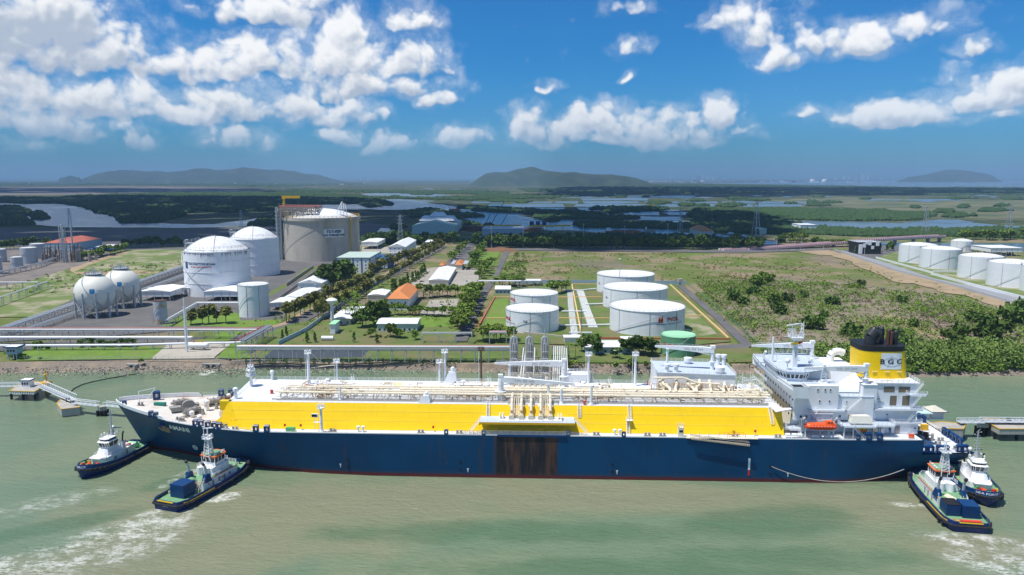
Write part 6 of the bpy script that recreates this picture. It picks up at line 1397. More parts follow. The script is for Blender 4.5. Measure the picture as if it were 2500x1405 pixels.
        b = MB(); b.rail([(X(-8.5), -hb*.6, z0), (X(-6.6), -hb*.6, z0+2.7)], 1, 1, .12, 3); b.stair((X(-8.6), -hb*.35, z0), (X(-6.5), -hb*.35, z0+2.8), .9, 7, .1); b.build('stairs', M['cream'], rt)
        b = MB(); b.cyl(X(14), 0, z0+.6, z0+1.9, .3, 8); b.tube((X(12.9), -1.5, z0+1.4), (X(12.9), 1.5, z0+1.4), .7, 10); b.bar((X(15.6), -1, z0+.7), (X(15.6), -1, z0+2.4), .3); b.bar((X(15.6), 1, z0+.7), (X(15.6), 1, z0+2.4), .3); b.bar((X(15.6), -1.3, z0+2.3), (X(15.6), 1.3, z0+2.3), .3); b.build('bow_winch', M['royal'], rt, smooth=True)
    else:
        k = L/30.0
        def X(v): return v*k
        b = MB(); b.prism([(X(-8.5), -hb*.45), (X(-1), -hb*.62), (X(6.5), -hb*.55), (X(7.4), -hb*.3), (X(7.4), hb*.3), (X(6.5), hb*.55), (X(-1), hb*.62), (X(-8.5), hb*.45)], z0-.2, z0+2.5)
        b.prism([(X(-2.5), -hb*.45), (X(4.6), -hb*.45), (X(5.4), -hb*.2), (X(5.4), hb*.2), (X(4.6), hb*.45), (X(-2.5), hb*.45)], z0+2.5, z0+4.7, None, [(X(-1.2), -hb*.36), (X(3.9), -hb*.36), (X(4.3), -hb*.2), (X(4.3), hb*.2), (X(3.9), hb*.36), (X(-1.2), hb*.36)]); b.build('deckhouse', M['white'], rt)
        wb_ = [(X(3.9), -hb*.20), (X(3.2), -hb*.36), (X(-.6), -hb*.36), (X(-1), hb*0), (X(-.6), hb*.36), (X(3.2), hb*.36), (X(3.9), hb*.2)]; wt_ = [(x+(.7 if x > 0 else -.2), y*1.22) for x, y in wb_]
        b = MB(); b.prism(wb_, z0+4.6, z0+5.3); b.prism(wt_, z0+7.0, z0+7.35, None, [(X(1)+(x-X(1))*.9, y*.88) for x, y in wt_]); b.build('wheelhouse', M['white'], rt)
        b = MB(); b.prism([(x*.99, y*.99) for x, y in wb_], z0+5.3, z0+7.0, None, [(x*.99, y*.99) for x, y in wt_]); b.prism([(X(1)+(x-X(1))*.8, y*.78) for x, y in wt_], z0+7.35, z0+7.9); b.build('windows', M['glass'], rt)
        b = MB(); b.prism([(X(1)+(x-X(1))*.84, y*.82) for x, y in wt_], z0+7.9, z0+8.15)
        for i in range(7):
            j = (i+1) % 7
            for f in (0, .5): b.bar((wb_[i][0]+(wb_[j][0]-wb_[i][0])*f, wb_[i][1]+(wb_[j][1]-wb_[i][1])*f, z0+5.2), (wt_[i][0]+(wt_[j][0]-wt_[i][0])*f, wt_[i][1]+(wt_[j][1]-wt_[i][1])*f, z0+7.05), .2)
        b.build('window_post', M['white'], rt)
        mx = X(-.6); b = MB(); b.tube((mx, 0, z0+8.1), (mx, 0, z0+10.2), .75, 10, .5); b.bar((mx, 0, z0+10), (mx, 0, z0+17.2), .32)
        for i in range(7): zz = z0+11+i*.95; b.bar((mx, -.9+.06*i, zz), (mx, .9-.06*i, zz), .12); b.cb((mx, (-1)**i*.85, zz+.15), (.3, .3, .35))
        b.bar((mx, 0, z0+17.2), (mx, .6, z0+17.9), .12); b.build('mast', M['silver'], rt)
        b = MB(); b.cb((0, 0, 0), (.3, 2.8, .22)); o = b.build('radar_scanner', M['royal'], rt); o.location = (mx-1.6, 1.0, z0+10.4); o.rotation_euler = (0, 0, .5)
        b = MB()
        for i, (x, y) in enumerate(((2.4, -1.6), (2.6, 1.4), (.6, -2.0), (.4, 2.1), (-1.6, 1.6))): b.bar((X(x), y, z0+8), (X(x), y, z0+9.0), .1); b.sph((X(x), y, z0+9.2), .5 if i == 4 else .3, 10, 6)
        b.rail([(X(-.9), -hb*.36, z0+8.1), (X(3), -hb*.36, z0+8.1)], .8, 1, .07, 2); b.build('roof_lights', M['white'], rt)
        b = MB(); b.sph((X(-2.8), -1.2, z0+10.2), .65, 12, 8); b.bar((X(-2.8), -1.2, z0+4.7), (X(-2.8), -1.2, z0+9.8), .22); b.build('satellite_dome', M['white'], rt, smooth=True)
        for s in (-1, 1):
            b = MB(); b.prism([(X(-3.4), s*hb*.45-.55), (X(-1.8), s*hb*.45-.55), (X(-1.8), s*hb*.45+.55), (X(-3.4), s*hb*.45+.55)], z0+2.5, z0+5.6); b.build('funnel_casing', M['white'], rt)
            b = MB(); b.path([(X(-2.6), s*hb*.45, z0+5.5), (X(-2.7), s*hb*.5, z0+8.2), (X(-3.1), s*hb*.52, z0+9.0)], .26, 7); b.build('exhaust', M['black'], rt)
        b = MB(); b.cyl(X(6.2), -hb*.36, z0+.2, z0+2.6, 1.05, 12); b.cyl(X(6.2), hb*.36, z0+.2, z0+2.6, 1.05, 12); b.prism([(X(5.4), -hb*.5), (X(8.4), -hb*.4), (X(8.4), hb*.4), (X(5.4), hb*.5)], z0+2.6, z0+2.85); b.build('forward_lockers', M['white'], rt, smooth=True)
        b = MB()
        for s in (-1, 1): b.box((X(1.5), s*hb*.60-.02, z0+.6), (X(2.7), s*hb*.60+.02, z0+1.7)); b.box((X(-4), s*hb*.57-.02, z0+.2), (X(-3.3), s*hb*.57+.02, z0+1.9))
        b.build('door', M['grey'], rt)
        b = MB(); b.rail([(X(-8), -hb*.43, z0+2.5), (X(-1), -hb*.6, z0+2.5), (X(5), -hb*.52, z0+2.5)], .95, 1.4, .08, 2); b.rail([(X(-8), hb*.43, z0+2.5), (X(-1), hb*.6, z0+2.5), (X(5), hb*.52, z0+2.5)], .95, 1.4, .08, 2); b.build('railing', M['white'], rt)
        r2 = random.Random(9)
        for i in range(7):
            x, y = X(r2.uniform(8.2, 11.3)), r2.uniform(-.55, .55)*hb; b = MB(); b.cyl(x, y, z0+.9, z0+2.0, r2.uniform(.45, .8), 10); b.sph((x, y, z0+2.0), .5, 8, 5, .5); b.build('deck_drum', M[('red', 'tuggreen', 'red', 'brightgreen', 'orange', 'tuggreen', 'red')[i]], rt, smooth=True)
        b = MB(); b.tube((X(-10.3), -1.6, z0+1.3), (X(-10.3), 1.6, z0+1.3), .95, 12); b.cyl(X(-12), .8, z0, z0+1.4, .5, 10); b.build('towing_winch', M['palegreen'], rt, smooth=True)
        b = MB(); b.cb((X(-8), -1.8, z0+3), (1.6, .8, .8)); b.cb((X(-6), 1.8, z0+2.9), (1.4, .9, .6)); b.build('deck_gear', M['red'], rt)
    b = MB()
    for f, s in ((.2, -1), (.2, 1), (.5, -1), (.5, 1), (.72, -1), (.72, 1), (.9, -1), (.9, 1)): x, y = -L/2+f*L, s*(hw(f, 9)-.9); b.cyl(x-.3, y, sheer(f)-.1, sheer(f)+.7, .2, 8); b.cyl(x+.3, y, sheer(f)-.1, sheer(f)+.7, .2, 8)
    b.build('bitts', M['yellow'] if kind == 'A' else M['cream'], rt)
    return rt, L, hw, sheer
def crate_stack(rt, x, y, sx, sy, h, dark, label, rz):
    c = Vector((x, y, 2.0)); M_ = Matrix.Translation(rt.location) @ Matrix.Rotation(rt.rotation_euler.z, 4, 'Z'); p = M_ @ c
    o = empty('crate_stack', p, rt.rotation_euler.z, label, 'crates', 'blue crate blocks on the tug decks'); b = MB(); n = 5
    for k in range(int(h/.68)):
        b.box((-sx/2, -sy/2, k*.68+.03), (sx/2, sy/2, k*.68+.64))
    b.box((-sx/2+.06, -sy/2+.06, 0), (sx/2-.06, sy/2-.06, h-.1)); b.build('crates', M['royal'], o)
    b = MB(); b.box((-sx/2, -sy/2, h-.06), (sx/2, sy/2, h)); b.build('top_cover', M['black'] if dark else M['royal'], o)
t1, L1, hw1, sh1 = tug('tugboat', (-144.6, 234.8), (-138.4, 264.2), 10.4, 'A', 'small blue and white tug with plain white wheelhouse pushing at the tip of the bow')
t2, L2, hw2, sh2 = tug('tugboat', (-93.6, 245.4), (-105.2, 211.6), 12.0, 'B', 'tug with orange wheelhouse brow and one blue crate block, pushing under the ship name')
t3, L3, hw3, sh3 = tug('tugboat', (136.8, 235.0), (130.6, 197.4), 12.6, 'B', 'tug with orange wheelhouse brow and two blue crate blocks, nose against the stern quarter')
t4, L4, hw4, sh4 = tug('tugboat', (146.0, 213.4), (155.0, 243.0), 11.4, 'A', 'small blue tug with bright green deck lying outside the larger tug at the stern')
crate_stack(t2, -L2*.29, .2, 5.0, 5.2, 4.1, False, 'single dark blue block of stacked crates on the tug under the ship name', 0)
crate_stack(t3, -L3*.27, 2.3, 4.9, 3.9, 3.4, True, 'black topped blue crate block on the stern tug, left of the all blue one', 0)
crate_stack(t3, -L3*.29, -2.2, 5.2, 4.6, 3.6, False, 'all blue crate block on the stern tug beside the black topped one', 0)
b = MB(); b.prism([(-9.0, -1.5), (-5.6, -1.2), (-5.6, 1.5), (-9.0, 1.2)], 5.4, 5.9, None, [(-8.6, -.9), (-6, -.7), (-6, .9), (-8.6, .7)]); [b.bar((x, y, 2.2), (x, y, 5.5), .15) for x in (-8.8, -5.8) for y in (-1, 1)]; b.build('winch_canopy', TUGDECK, t2)
b = MB(); b.prism([(-8.6, -1.0), (-4.4, .6), (-4.8, 2.2), (-9.0, .6)], 4.6, 5.4, None, [(-8.3, -.4), (-4.8, .9), (-5, 1.7), (-8.6, .2)]); b.build('canvas_cover', M['cream'], t3)
b = MB(); b.tube((-L3/2+.4, -2.6, 3.3), (-L3/2+.4, 2.6, 3.3), .42, 8); b.build('red_roll', pm('red_roll', (.75,.06,.03), .6), t3)
b = MB(); b.box((-L3/2+1.8, -4.4, 2.0), (-L3/2+4.2, 4.4, 2.08)); b.build('timber_deck', pm('timber_planks', (.25,.18,.11), .9, .3, 3), t3)
b = MB(); b.bar((-L3/2+1.5, -1.8, 2.12), (-L3/2+1.5, 1.8, 2.12), .2); b.bar((-L3/2+1.5, 1.8, 2.12), (-L3/2+3.4, 2.6, 2.12), .2); b.build('deck_marking', M['yellow'], t3)
b = MB(); b.tube((-1.6, -hb_ if False else -3.0, 7), (4.6, -1.2, 8.4), .2, 6); b.build('deck_crane', M['royal'], t3)
# names: read only as small white letters on the photograph
for t_g, L_, hw_, sh_, word in ((t1, L1, hw1, sh1, 'FORCE'), (t4, L4, hw4, sh4, 'SEA FORCE I')):
    vs, fs = text_mesh(word, .95); b = MB()
    def bowpt(x, y, L_=L_, hw_=hw_, sh_=sh_):
        best = 1.0; tx = abs(x)*1.25
        for i in range(200):
            f = 1-i*.002
            if hw_(f, 9) >= tx: best = f; break
        zz = sh_(best); q = (y+.62)/1.3
        return (-L_/2+best*L_-.35*max(0, (best-.8)/.2)*q+.14, math.copysign(tx, x) if tx > .02 else x, zz+.62+y*.9)
    b.add([bowpt(x, y) for x, y, _ in vs], fs); b.build('name_letters', M['white'], t_g)
vs, fs = text_mesh('SEA 2', .8); b = MB(); b.add([(-L2/2-.12, -x, 1.55+y) for x, y, _ in vs], fs); b.build('name_letters', M['white'], t2)
# ------------------------------------------------------------------ jetties, terminal and all that stands on the land
LZ = 4.0
def tank(name, fp, w_px, hgt, roof, label, cat='storage tank', mat='tankwhite', rmat='roofwhite', ribs=True, group=None, rail=True):
    # fp: left px, right px, and row of the tank's foot at its nearest point
    x0, x1, py = fp; cx_, yf = G((x0+x1)/2, py); d0 = math.hypot(cx_, yf)
    # radius from apparent width at centre depth
    r = 10.0
    for _ in range(12):
        yc = yf+r; zc = yc*math.cos(TH)+(H-LZ-hgt/2)*math.sin(TH); r = (x1-x0)/2/F*zc*math.cos(math.atan2(cx_, yc))*1.0
    yc = yf+r; zc = yc*math.cos(TH)+(H-LZ-hgt/2)*math.sin(TH); cx_ = ((x0+x1)/2-1250)/F*zc
    rt = empty(name, (cx_, yc, LZ), 0, label, cat, group)
    b = MB(); b.cyl(0, 0, -.2, hgt, r, 64); b.build('shell', M[mat], rt, smooth=True)
    b = MB(); 
    if roof > 2: prof = [(r*1.0, hgt)]+[(max(.01, r*.965*q), hgt+roof*(1-q*q)) for q in [1-i/12 for i in range(13)]]
    else: prof = [(r*1.012, hgt-.1), (r*1.012, hgt+.25), (r*.5, hgt+.25+roof*.5), (.01, hgt+.25+roof*.6)]
    b.rev(0, 0, prof, 64); b.build('roof', M[rmat], rt, smooth=True)
    if rail:
        b = MB(); b.rail([(r*1.0*math.cos(a*math.pi/24), r*math.sin(a*math.pi/24), hgt+.2) for a in range(48)], 1.2, 3.0, .08, 2, close=True); b.build('roof_railing', M['steel'], rt)
    b = MB(); b.cyl(0, 0, -.3, .35, r+1.3, 48); b.build('foundation', M['concrete'], rt)
    b = MB(); n_ = 26; a0 = -2.9
    for i in range(n_): a = a0+i*.035*math.pi*.6; z = i/n_*hgt; b.bar(((r+.5)*math.cos(a), (r+.5)*math.sin(a), z), ((r+.5)*math.cos(a+.066), (r+.5)*math.sin(a+.066), z+hgt/n_), .22)
    b.build('spiral_stair', M['steel'], rt)
    if ribs:
        b = MB()
        for a in (-2.55, -1.68, -.9): b.bar(((r+.12)*math.cos(a), (r+.12)*math.sin(a), 0), ((r+.12)*math.cos(a), (r+.12)*math.sin(a), hgt), .18)
        b.build('down_pipe', M['grey'], rt)
    return rt, r, hgt
def on_shell(r, ang, z, o=.12): return lambda x, y: ((r+o)*math.cos(ang+x/r), (r+o)*math.sin(ang+x/r), z+y)
def logo(rt, r, ang, z, s, word='PVOIL', mat='red', sub=True, flame=True):
    letters('brand_letters', word, s, on_shell(r, ang, z), M[mat], rt, .035)
    if flame:
        b = MB(); f = on_shell(r, ang-s*2.6/r, z)
        for dx, h in ((-.25, .9), (.2, 1.2)): b.add([f(dx*s-.18*s, -.5*s), f(dx*s+.14*s, -.5*s), f(dx*s+.24*s, 0), f(dx*s+.1*s, h*s*.75), f(dx*s-.2*s, .1*s)], [(0, 1, 2, 3, 4)])
        b.build('flame_emblem', M[mat], rt)
    if sub: letters('small_letters', 'PETROVIETNAM   TONG CONG TY DAU VIET NAM', s*.26, on_shell(r, ang-s*.4/r, z-s*.78), M['royal'], rt, .02)
PG = 'white oil tanks of the middle compound'
rt, r, h = tank('oil_tank', (1235, 1364, 817), 0, 13.6, .6, 'white oil tank marked T02, front left of the middle compound', group=PG); logo(rt, r, -2.75, 8.2, 3.0); letters('number', 'T02', 1.8, on_shell(r, -1.86, 7.8), M['royal'], rt, .03)
rt, r, h = tank('oil_tank', (1246, 1362, 768), 0, 13.0, .6, 'white oil tank standing directly behind the one marked T02', group=PG); logo(rt, r, -2.7, 9.0, 3.0)
rt, r, h = tank('oil_tank', (1488, 1671, 824), 0, 15.4, .6, 'largest white oil tank with red PVOIL lettering, nearest of the right hand three', group=PG); logo(rt, r, -1.02, 10.5, 3.4)
rt, r, h = tank('oil_tank', (1472, 1629, 762), 0, 15.0, .6, 'broad white oil tank in the middle of the right hand three', group=PG); letters('number', 'T04', 1.8, on_shell(r, -2.8, 8), M['royal'], rt, .03)
rt, r, h = tank('oil_tank', (1457, 1597, 723), 0, 15.4, .6, 'broad white oil tank at the back of the right hand three', group=PG); letters('number', 'T05', 1.8, on_shell(r, -2.85, 8), M['royal'], rt, .03)
rt, r, h = tank('oil_tank', (1613, 1698, 876), 0, 11.2, .5, 'small green tank with pale green roof and red PVOIL lettering near the bank', mat='greentank', rmat='palegreen', ribs=False); logo(rt, r, -2.1, 6.8, 2.0)
RG = 'white dome topped tanks at the right edge'
for q, hh, lb_ in (((2193, 2290, 646), 20.5, 'leftmost white tank of the right hand group, partly hidden behind its neighbour'), ((2244, 2348, 660), 21, 'second white tank of the right hand group from the left'), ((2337, 2452, 685), 21.5, 'third white tank of the right hand group from the left'), ((2407, 2535, 706), 21.5, 'fourth white tank of the right hand group, beside the frame edge'), ((2488, 2640, 722), 22, 'nearest white tank at the right hand group, cut by the frame edge'), ((2320, 2376, 616), 14, 'small white tank standing behind the others of the right hand group')):
    tank('dome_tank', q, 0, hh, 2.6, lb_, group=RG)
OG = 'grey refinery tanks at the left edge'
for q, hh, lb_ in (((49, 92, 646), 18, 'tall grey refinery tank beside a twin of the same height'), ((73, 111, 634), 18, 'tall grey refinery tank half hidden behind its twin'), ((25, 57, 657), 12, 'low squat grey refinery tank in front of the twin tanks'), ((-14, 17, 642), 15, 'grey refinery tank cut by the left frame edge, behind'), ((-30, 6, 672), 17, 'grey refinery tank cut by the left frame edge, in front')):
    tank('refinery_tank', q, 0, hh, 1.0, lb_, mat='steel', rmat='roofwhite', ribs=False, group=OG)
rt, rA, h = tank('gas_tank', (450, 613, 728), 0, 37, 11, 'white domed gas tank in front, with emblem and stained roof edge', group='white domed gas tanks', rmat='roofwhite', ribs=False)
GA = rt
def ringpipes(rt, r, h):
    b = MB()
    for z in (h*.3, h*.55, h*.78, h*.985): b.rev(0, 0, [(r+.05, z-.15), (r+.25, z-.15), (r+.25, z+.15), (r+.05, z+.15)], 64)
    b.build('stiffener_ring', M['roofwhite'], rt); b = MB()
    for k in range(5):
        a = [(-2.6+k*.33, -.2)]; ps = [((r*.965*q)*math.cos(a[0][0]), (r*.965*q)*math.sin(a[0][0]), h+11*(1-q*q)+.5) for q in [1-i/8 for i in range(9)]]
        if k in (0, 4): b.path(ps, .25, 5)
    b.rail([(r*.93*math.cos(a*.26), r*.93*math.sin(a*.26), h+2.2) for a in range(24)], 2.2, 4, .14, 3, close=True)
    b.box((-r*.75-3, -r*.3, h+5), (-r*.55, -r*.05, h+6)); b.rail([(-r*.9, -r*.3, h+5.5), (-r*.4, -r*.3, h+8.6)], 2.2, 3, .2, 3); b.path([(-r*.9, -r*.2, h+3), (-r*.9, -r*.2, h+8), (-r*.8, -r*.2, h+8.6)], .4, 6); b.build('roof_walkway', M['steel'], rt)
    b = MB(); n_ = 60
    for i in range(n_): a = -3.1+i*.033; z = h*(1-i/n_); b.bar(((r+.9)*math.cos(a), (r+.9)*math.sin(a), z), ((r+.9)*math.cos(a+.033), (r+.9)*math.sin(a+.033), z-h/n_), .35)
    b.build('winding_stair', M['steel'], rt)
ringpipes(rt, rA, 37)
b = MB(); f = on_shell(rA, -1.98, 26.5); n_ = 6; b.add([f(-9.5+3.6*i/n_, y) for y in (-3.1, 2.6) for i in range(n_+1)], [(i, i+1, n_+2+i, n_+1+i) for i in range(n_)]); b.build('emblem', M['bldblue'], rt)
b = MB(); b.add([f(-8.2, -1), f(-7.4, -1), f(-7.2, .3), f(-7.7, 1.3), f(-8.3, .2)], [(0, 1, 2, 3, 4)]); b.build('flame_emblem', M['red'], rt)
letters('brand_letters', 'TONG CONG TY KHI VIET NAM', 1.8, lambda x, y: f(7.2+x, y+.7), M['royal'], rt, .03, .92); letters('small_letters', 'PV GAS CORPORATION LTD', 1.5, lambda x, y: f(7.2+x, y-1.6), M['red'], rt, .03, .95)
b = MB(); r_ = random.Random(2)
for i in range(90):
    a = -3.1+i*.034; 
    if r_.random() < .7: w_ = r_.uniform(.012, .03); hh = r_.uniform(.6, 2.2)*(1.4 if i > 40 else .7); b.add([((rA+.1)*math.cos(a+q), (rA+.1)*math.sin(a+q), z) for q, z in ((0, 36.1), (w_, 36.1), (w_*.6, 36.1-hh*1.6))], [(0, 2, 1)])
b.build('rust_run', M['brown'], rt)
rt, r, h = tank('gas_tank', (560, 683, 678), 0, 37, 11, 'white domed gas tank standing behind the emblem bearing one', group='white domed gas tanks', ribs=False); ringpipes(rt, r, 37)
tank('water_tank', (581, 658, 778), 0, 22.5, .6, 'plain white cylindrical tank with a diagonal stair, on the apron', mat='tankwhite')
rt, r, h = tank('rusty_tank', (375, 409, 795), 0, 15.8, .3, 'narrow rust patched open grey cylinder beside the spheres', mat='steel', rmat='brown', rail=False, ribs=False)
b = MB(); r_ = random.Random(6)
for i in range(26): a = r_.uniform(-2.9, -.2); z = r_.choice((1.5, 3.2, 12.2, 13.8)); f = on_shell(r, a, z, .06); b.add([f(-.5, -.7), f(.5, -.7), f(.5, .7), f(-.5, .7)], [(0, 1, 2, 3)])
b.build('rust_patch', M['rustcream'], rt)
# concrete tank with roof platform and crane
rt, r, h = tank('concrete_tank', (694, 879, 641), 0, 50, 10, 'huge round concrete storage tank with white dome and yellow roof crane', mat='tankconcrete', ribs=False, rail=False)
b = MB(); b.rev(0, 0, [(r+.1, 47), (r+1.6, 47), (r+1.6, 50.6), (r, 50.6)], 64)
b.build('ring_beam', M['tankconcrete'], rt, smooth=True)
b = MB(); b.rail([((r+1)*math.cos(a*math.pi/30), (r+1)*math.sin(a*math.pi/30), 50.6) for a in range(60)], 2.2, 5, .22, 3, close=True); b.build('rim_railing', M['dkyellow'], rt)
f = on_shell(r, -1.0, 33, .2); b = MB(); n_ = 8; b.add([f(-12+24*i/n_, y) for y in (-4.6, 4.6) for i in range(n_+1)], [(i, i+1, n_+2+i, n_+1+i) for i in range(n_)]); b.build('sign_board', M['roofwhite'], rt)
f2 = on_shell(r, -1.0, 33, .45); letters('sign_letters', 'TS-T-0201', 4.4, lambda x, y: f2(x, y+1.8), M['black'], rt, .04, .95); letters('sign_letters', 'LNG STORAGE TANK', 3.2, lambda x, y: f2(x, y-2.3), M['black'], rt, .04, .82)
b = MB(); r_ = random.Random(12); px_, py_ = -r*.42, -r*.5
for lv_ in (0, 4, 8): b.rail([(-r*.95, -r*.62, 53+lv_), (r*.05, -r*.78, 53+lv_), (r*.05, -r*.1, 53+lv_), (-r*.95, -r*.1, 53+lv_)], 2.2, 3.6, .6, 2, close=True)
for i in range(11):
    for j in range(4): x = -r*.95+i*r*.1; y = -r*(.78-.2*j); b.bar((x, y, 50), (x, y, 63), .75); 
    b.bar((-r*.95+i*r*.1, -r*.78, 53+(i % 3)*4), (-r*.85+i*r*.1, -r*.78, 57+(i % 3)*3), .5)
b.build('roof_platform', M['grey'], rt)
b = MB()
for i in range(90): x = r_.uniform(-r*.95, 0); y = r_.uniform(-r*.78, -r*.3); z = 53+r_.choice((0, 4, 7)); b.tube((x, y, z+.5), (x+r_.uniform(1, 7), y, z+.5), .55, 5); b.tube((x, y, z), (x, y, z+r_.uniform(1, 3.5)), .5, 5)
b.build('roof_pipework', M['grey'], rt)
b = MB(); b.rail([(-r*.95, -r*.62, 61.8), (r*.05, -r*.78, 61.8), (r*.05, -r*.1, 61.8), (-r*.95, -r*.1, 62.4)], 2.0, 4, .8, 2, close=True); b.build('top_railing', M['pinkpipe'], rt)
b = MB(); b.tube((-r*.84, -r*.5, 51), (-r*.84, -r*.5, 72), 1.3, 10); b.cb((-r*.84, -r*.5, 73.5), (4, 3, 3.5)); b.box((-r*.86, -r*.5-1.3, 72.6), (-r*.42, -r*.5+1.3, 75.2)); b.build('roof_crane', M['dkyellow'], rt)
b = MB()
for a, c in (((r*.50, -r*.5, 51.5), (r*.66, -r*.45, 68)), ((r*.62, -r*.5, 50.5), (r*.68, -r*.45, 69)), ((r*.72, -r*.5, 50), (r*.72, -r*.45, 67)), ((r*.82, -r*.5, 50), (r*.76, -r*.45, 66))): b.bar(a, c, .7)
for k in range(6): b.bar((r*.52+k*1.1, -r*.5, 53+2.4*k), (r*.80-k*.3, -r*.5, 54.5+2.3*k), .4)
b.build('vent_frame', M['white'], rt)
b = MB()
for dx in (-3, 0, 3, 6):
    for k in range(2): a = math.pi+.34+dx*.012; b.bar(((r+2+4*k)*math.cos(a), (r+2+4*k)*math.sin(a)-dx, 0), ((r+2+4*k)*math.cos(a), (r+2+4*k)*math.sin(a)-dx, 62), .9)
for z in range(2, 60, 5): b.box((-r-5.5, -r*.45, z), (-r+1, -r*.15, z+.4))
b.build('pipe_riser_tower', M['steel'], rt)
b = MB(); a = -.52; b.bar(((r+1.8)*math.cos(a), (r+1.8)*math.sin(a), 0), ((r+1.8)*math.cos(a), (r+1.8)*math.sin(a), 52), 1.0); b.build('yellow_ladder', M['dkyellow'], rt)
# spheres
def sphere(px0, px1, pyc, label):
    r = 10; cx_ = 0
    for _ in range(8): c0, yf = G((px0+px1)/2, pyc); 
    yc = yf; zc = yc*math.cos(TH)+(H-14)*math.sin(TH); r = (px1-px0)/2/F*zc; cx_ = ((px0+px1)/2-1250)/F*zc; cz = r+3.4
    rt = empty('gas_sphere', (cx_, yc, LZ), 0, label, 'gas sphere', 'white gas spheres on legs')
    b = MB(); b.sph((0, 0, cz), r, 40, 24); b.build('sphere_shell', pm('ivory_paint', (.74,.72,.64), .5, .04), rt, smooth=True)
    for i in range(10): a = i*.628+.2; b = MB(); b.tube((r*.99*math.cos(a), r*.99*math.sin(a), -.2), (r*.99*math.cos(a), r*.99*math.sin(a), cz+1.5), .62, 8); b.build('leg', M['steel'], rt, smooth=True)
    b = MB()
    for i in range(10): a, c = i*.628+.2, (i+1)*.628+.2; b.bar((r*math.cos(a), r*math.sin(a), .4), (r*math.cos(c), r*math.sin(c), cz-4), .25); b.bar((r*math.cos(a), r*math.sin(a), cz-4), (r*math.cos(c), r*math.sin(c), .4), .25)
    b.build('cross_brace', M['steel'], rt)
    b = MB(); b.cyl(0, 0, 2*r+3.3, 2*r+3.7, r*.42, 20); b.rail([(r*.42*math.cos(a*.52), r*.42*math.sin(a*.52), 2*r+3.7) for a in range(12)], 1.4, 1.5, .14, 3, close=True)
    for x in (-1.6, -.5, .6): b.bar((x, 0, 2*r+3), (x, 0, 2*r+7.5), .4)
    for i in range(20): a = -2.6+i*.09; t0 = -.9+i*.11; t1 = t0+.11; g = lambda t, a: ((r+.7)*math.cos(t)*math.cos(a), (r+.7)*math.cos(t)*math.sin(a), cz+(r+.7)*math.sin(t)); b.bar(g(t0, -a-3.14), g(t1, -a-3.23), .35)
    b.build('top_platform', M['steel'], rt)
    f = lambda x, y: ((r+.08)*math.cos(.20+y/r)*math.cos(-1.18+x/r), (r+.08)*math.cos(.20+y/r)*math.sin(-1.18+x/r), cz+(r+.08)*math.sin(.20+y/r))
    b = MB(); b.add([f(-1.9+3.2*i/4, -1.5+3.2*j/4) for j in range(5) for i in range(5)], [(j*5+i, j*5+i+1, (j+1)*5+i+1, (j+1)*5+i) for j in range(4) for i in range(4)]); b.build('emblem', pm('emblem_blue', (.02,.20,.42), .5), rt)
    letters('small_letters', 'PV GAS', .9, lambda x, y: f(4.2+x, y+.4), M['royal'], rt, .02)
sphere(188, 281, 773, 'white spherical gas tank on legs, the nearer and left one')
sphere(257, 341, 750, 'white spherical gas tank on legs, the farther and right one')
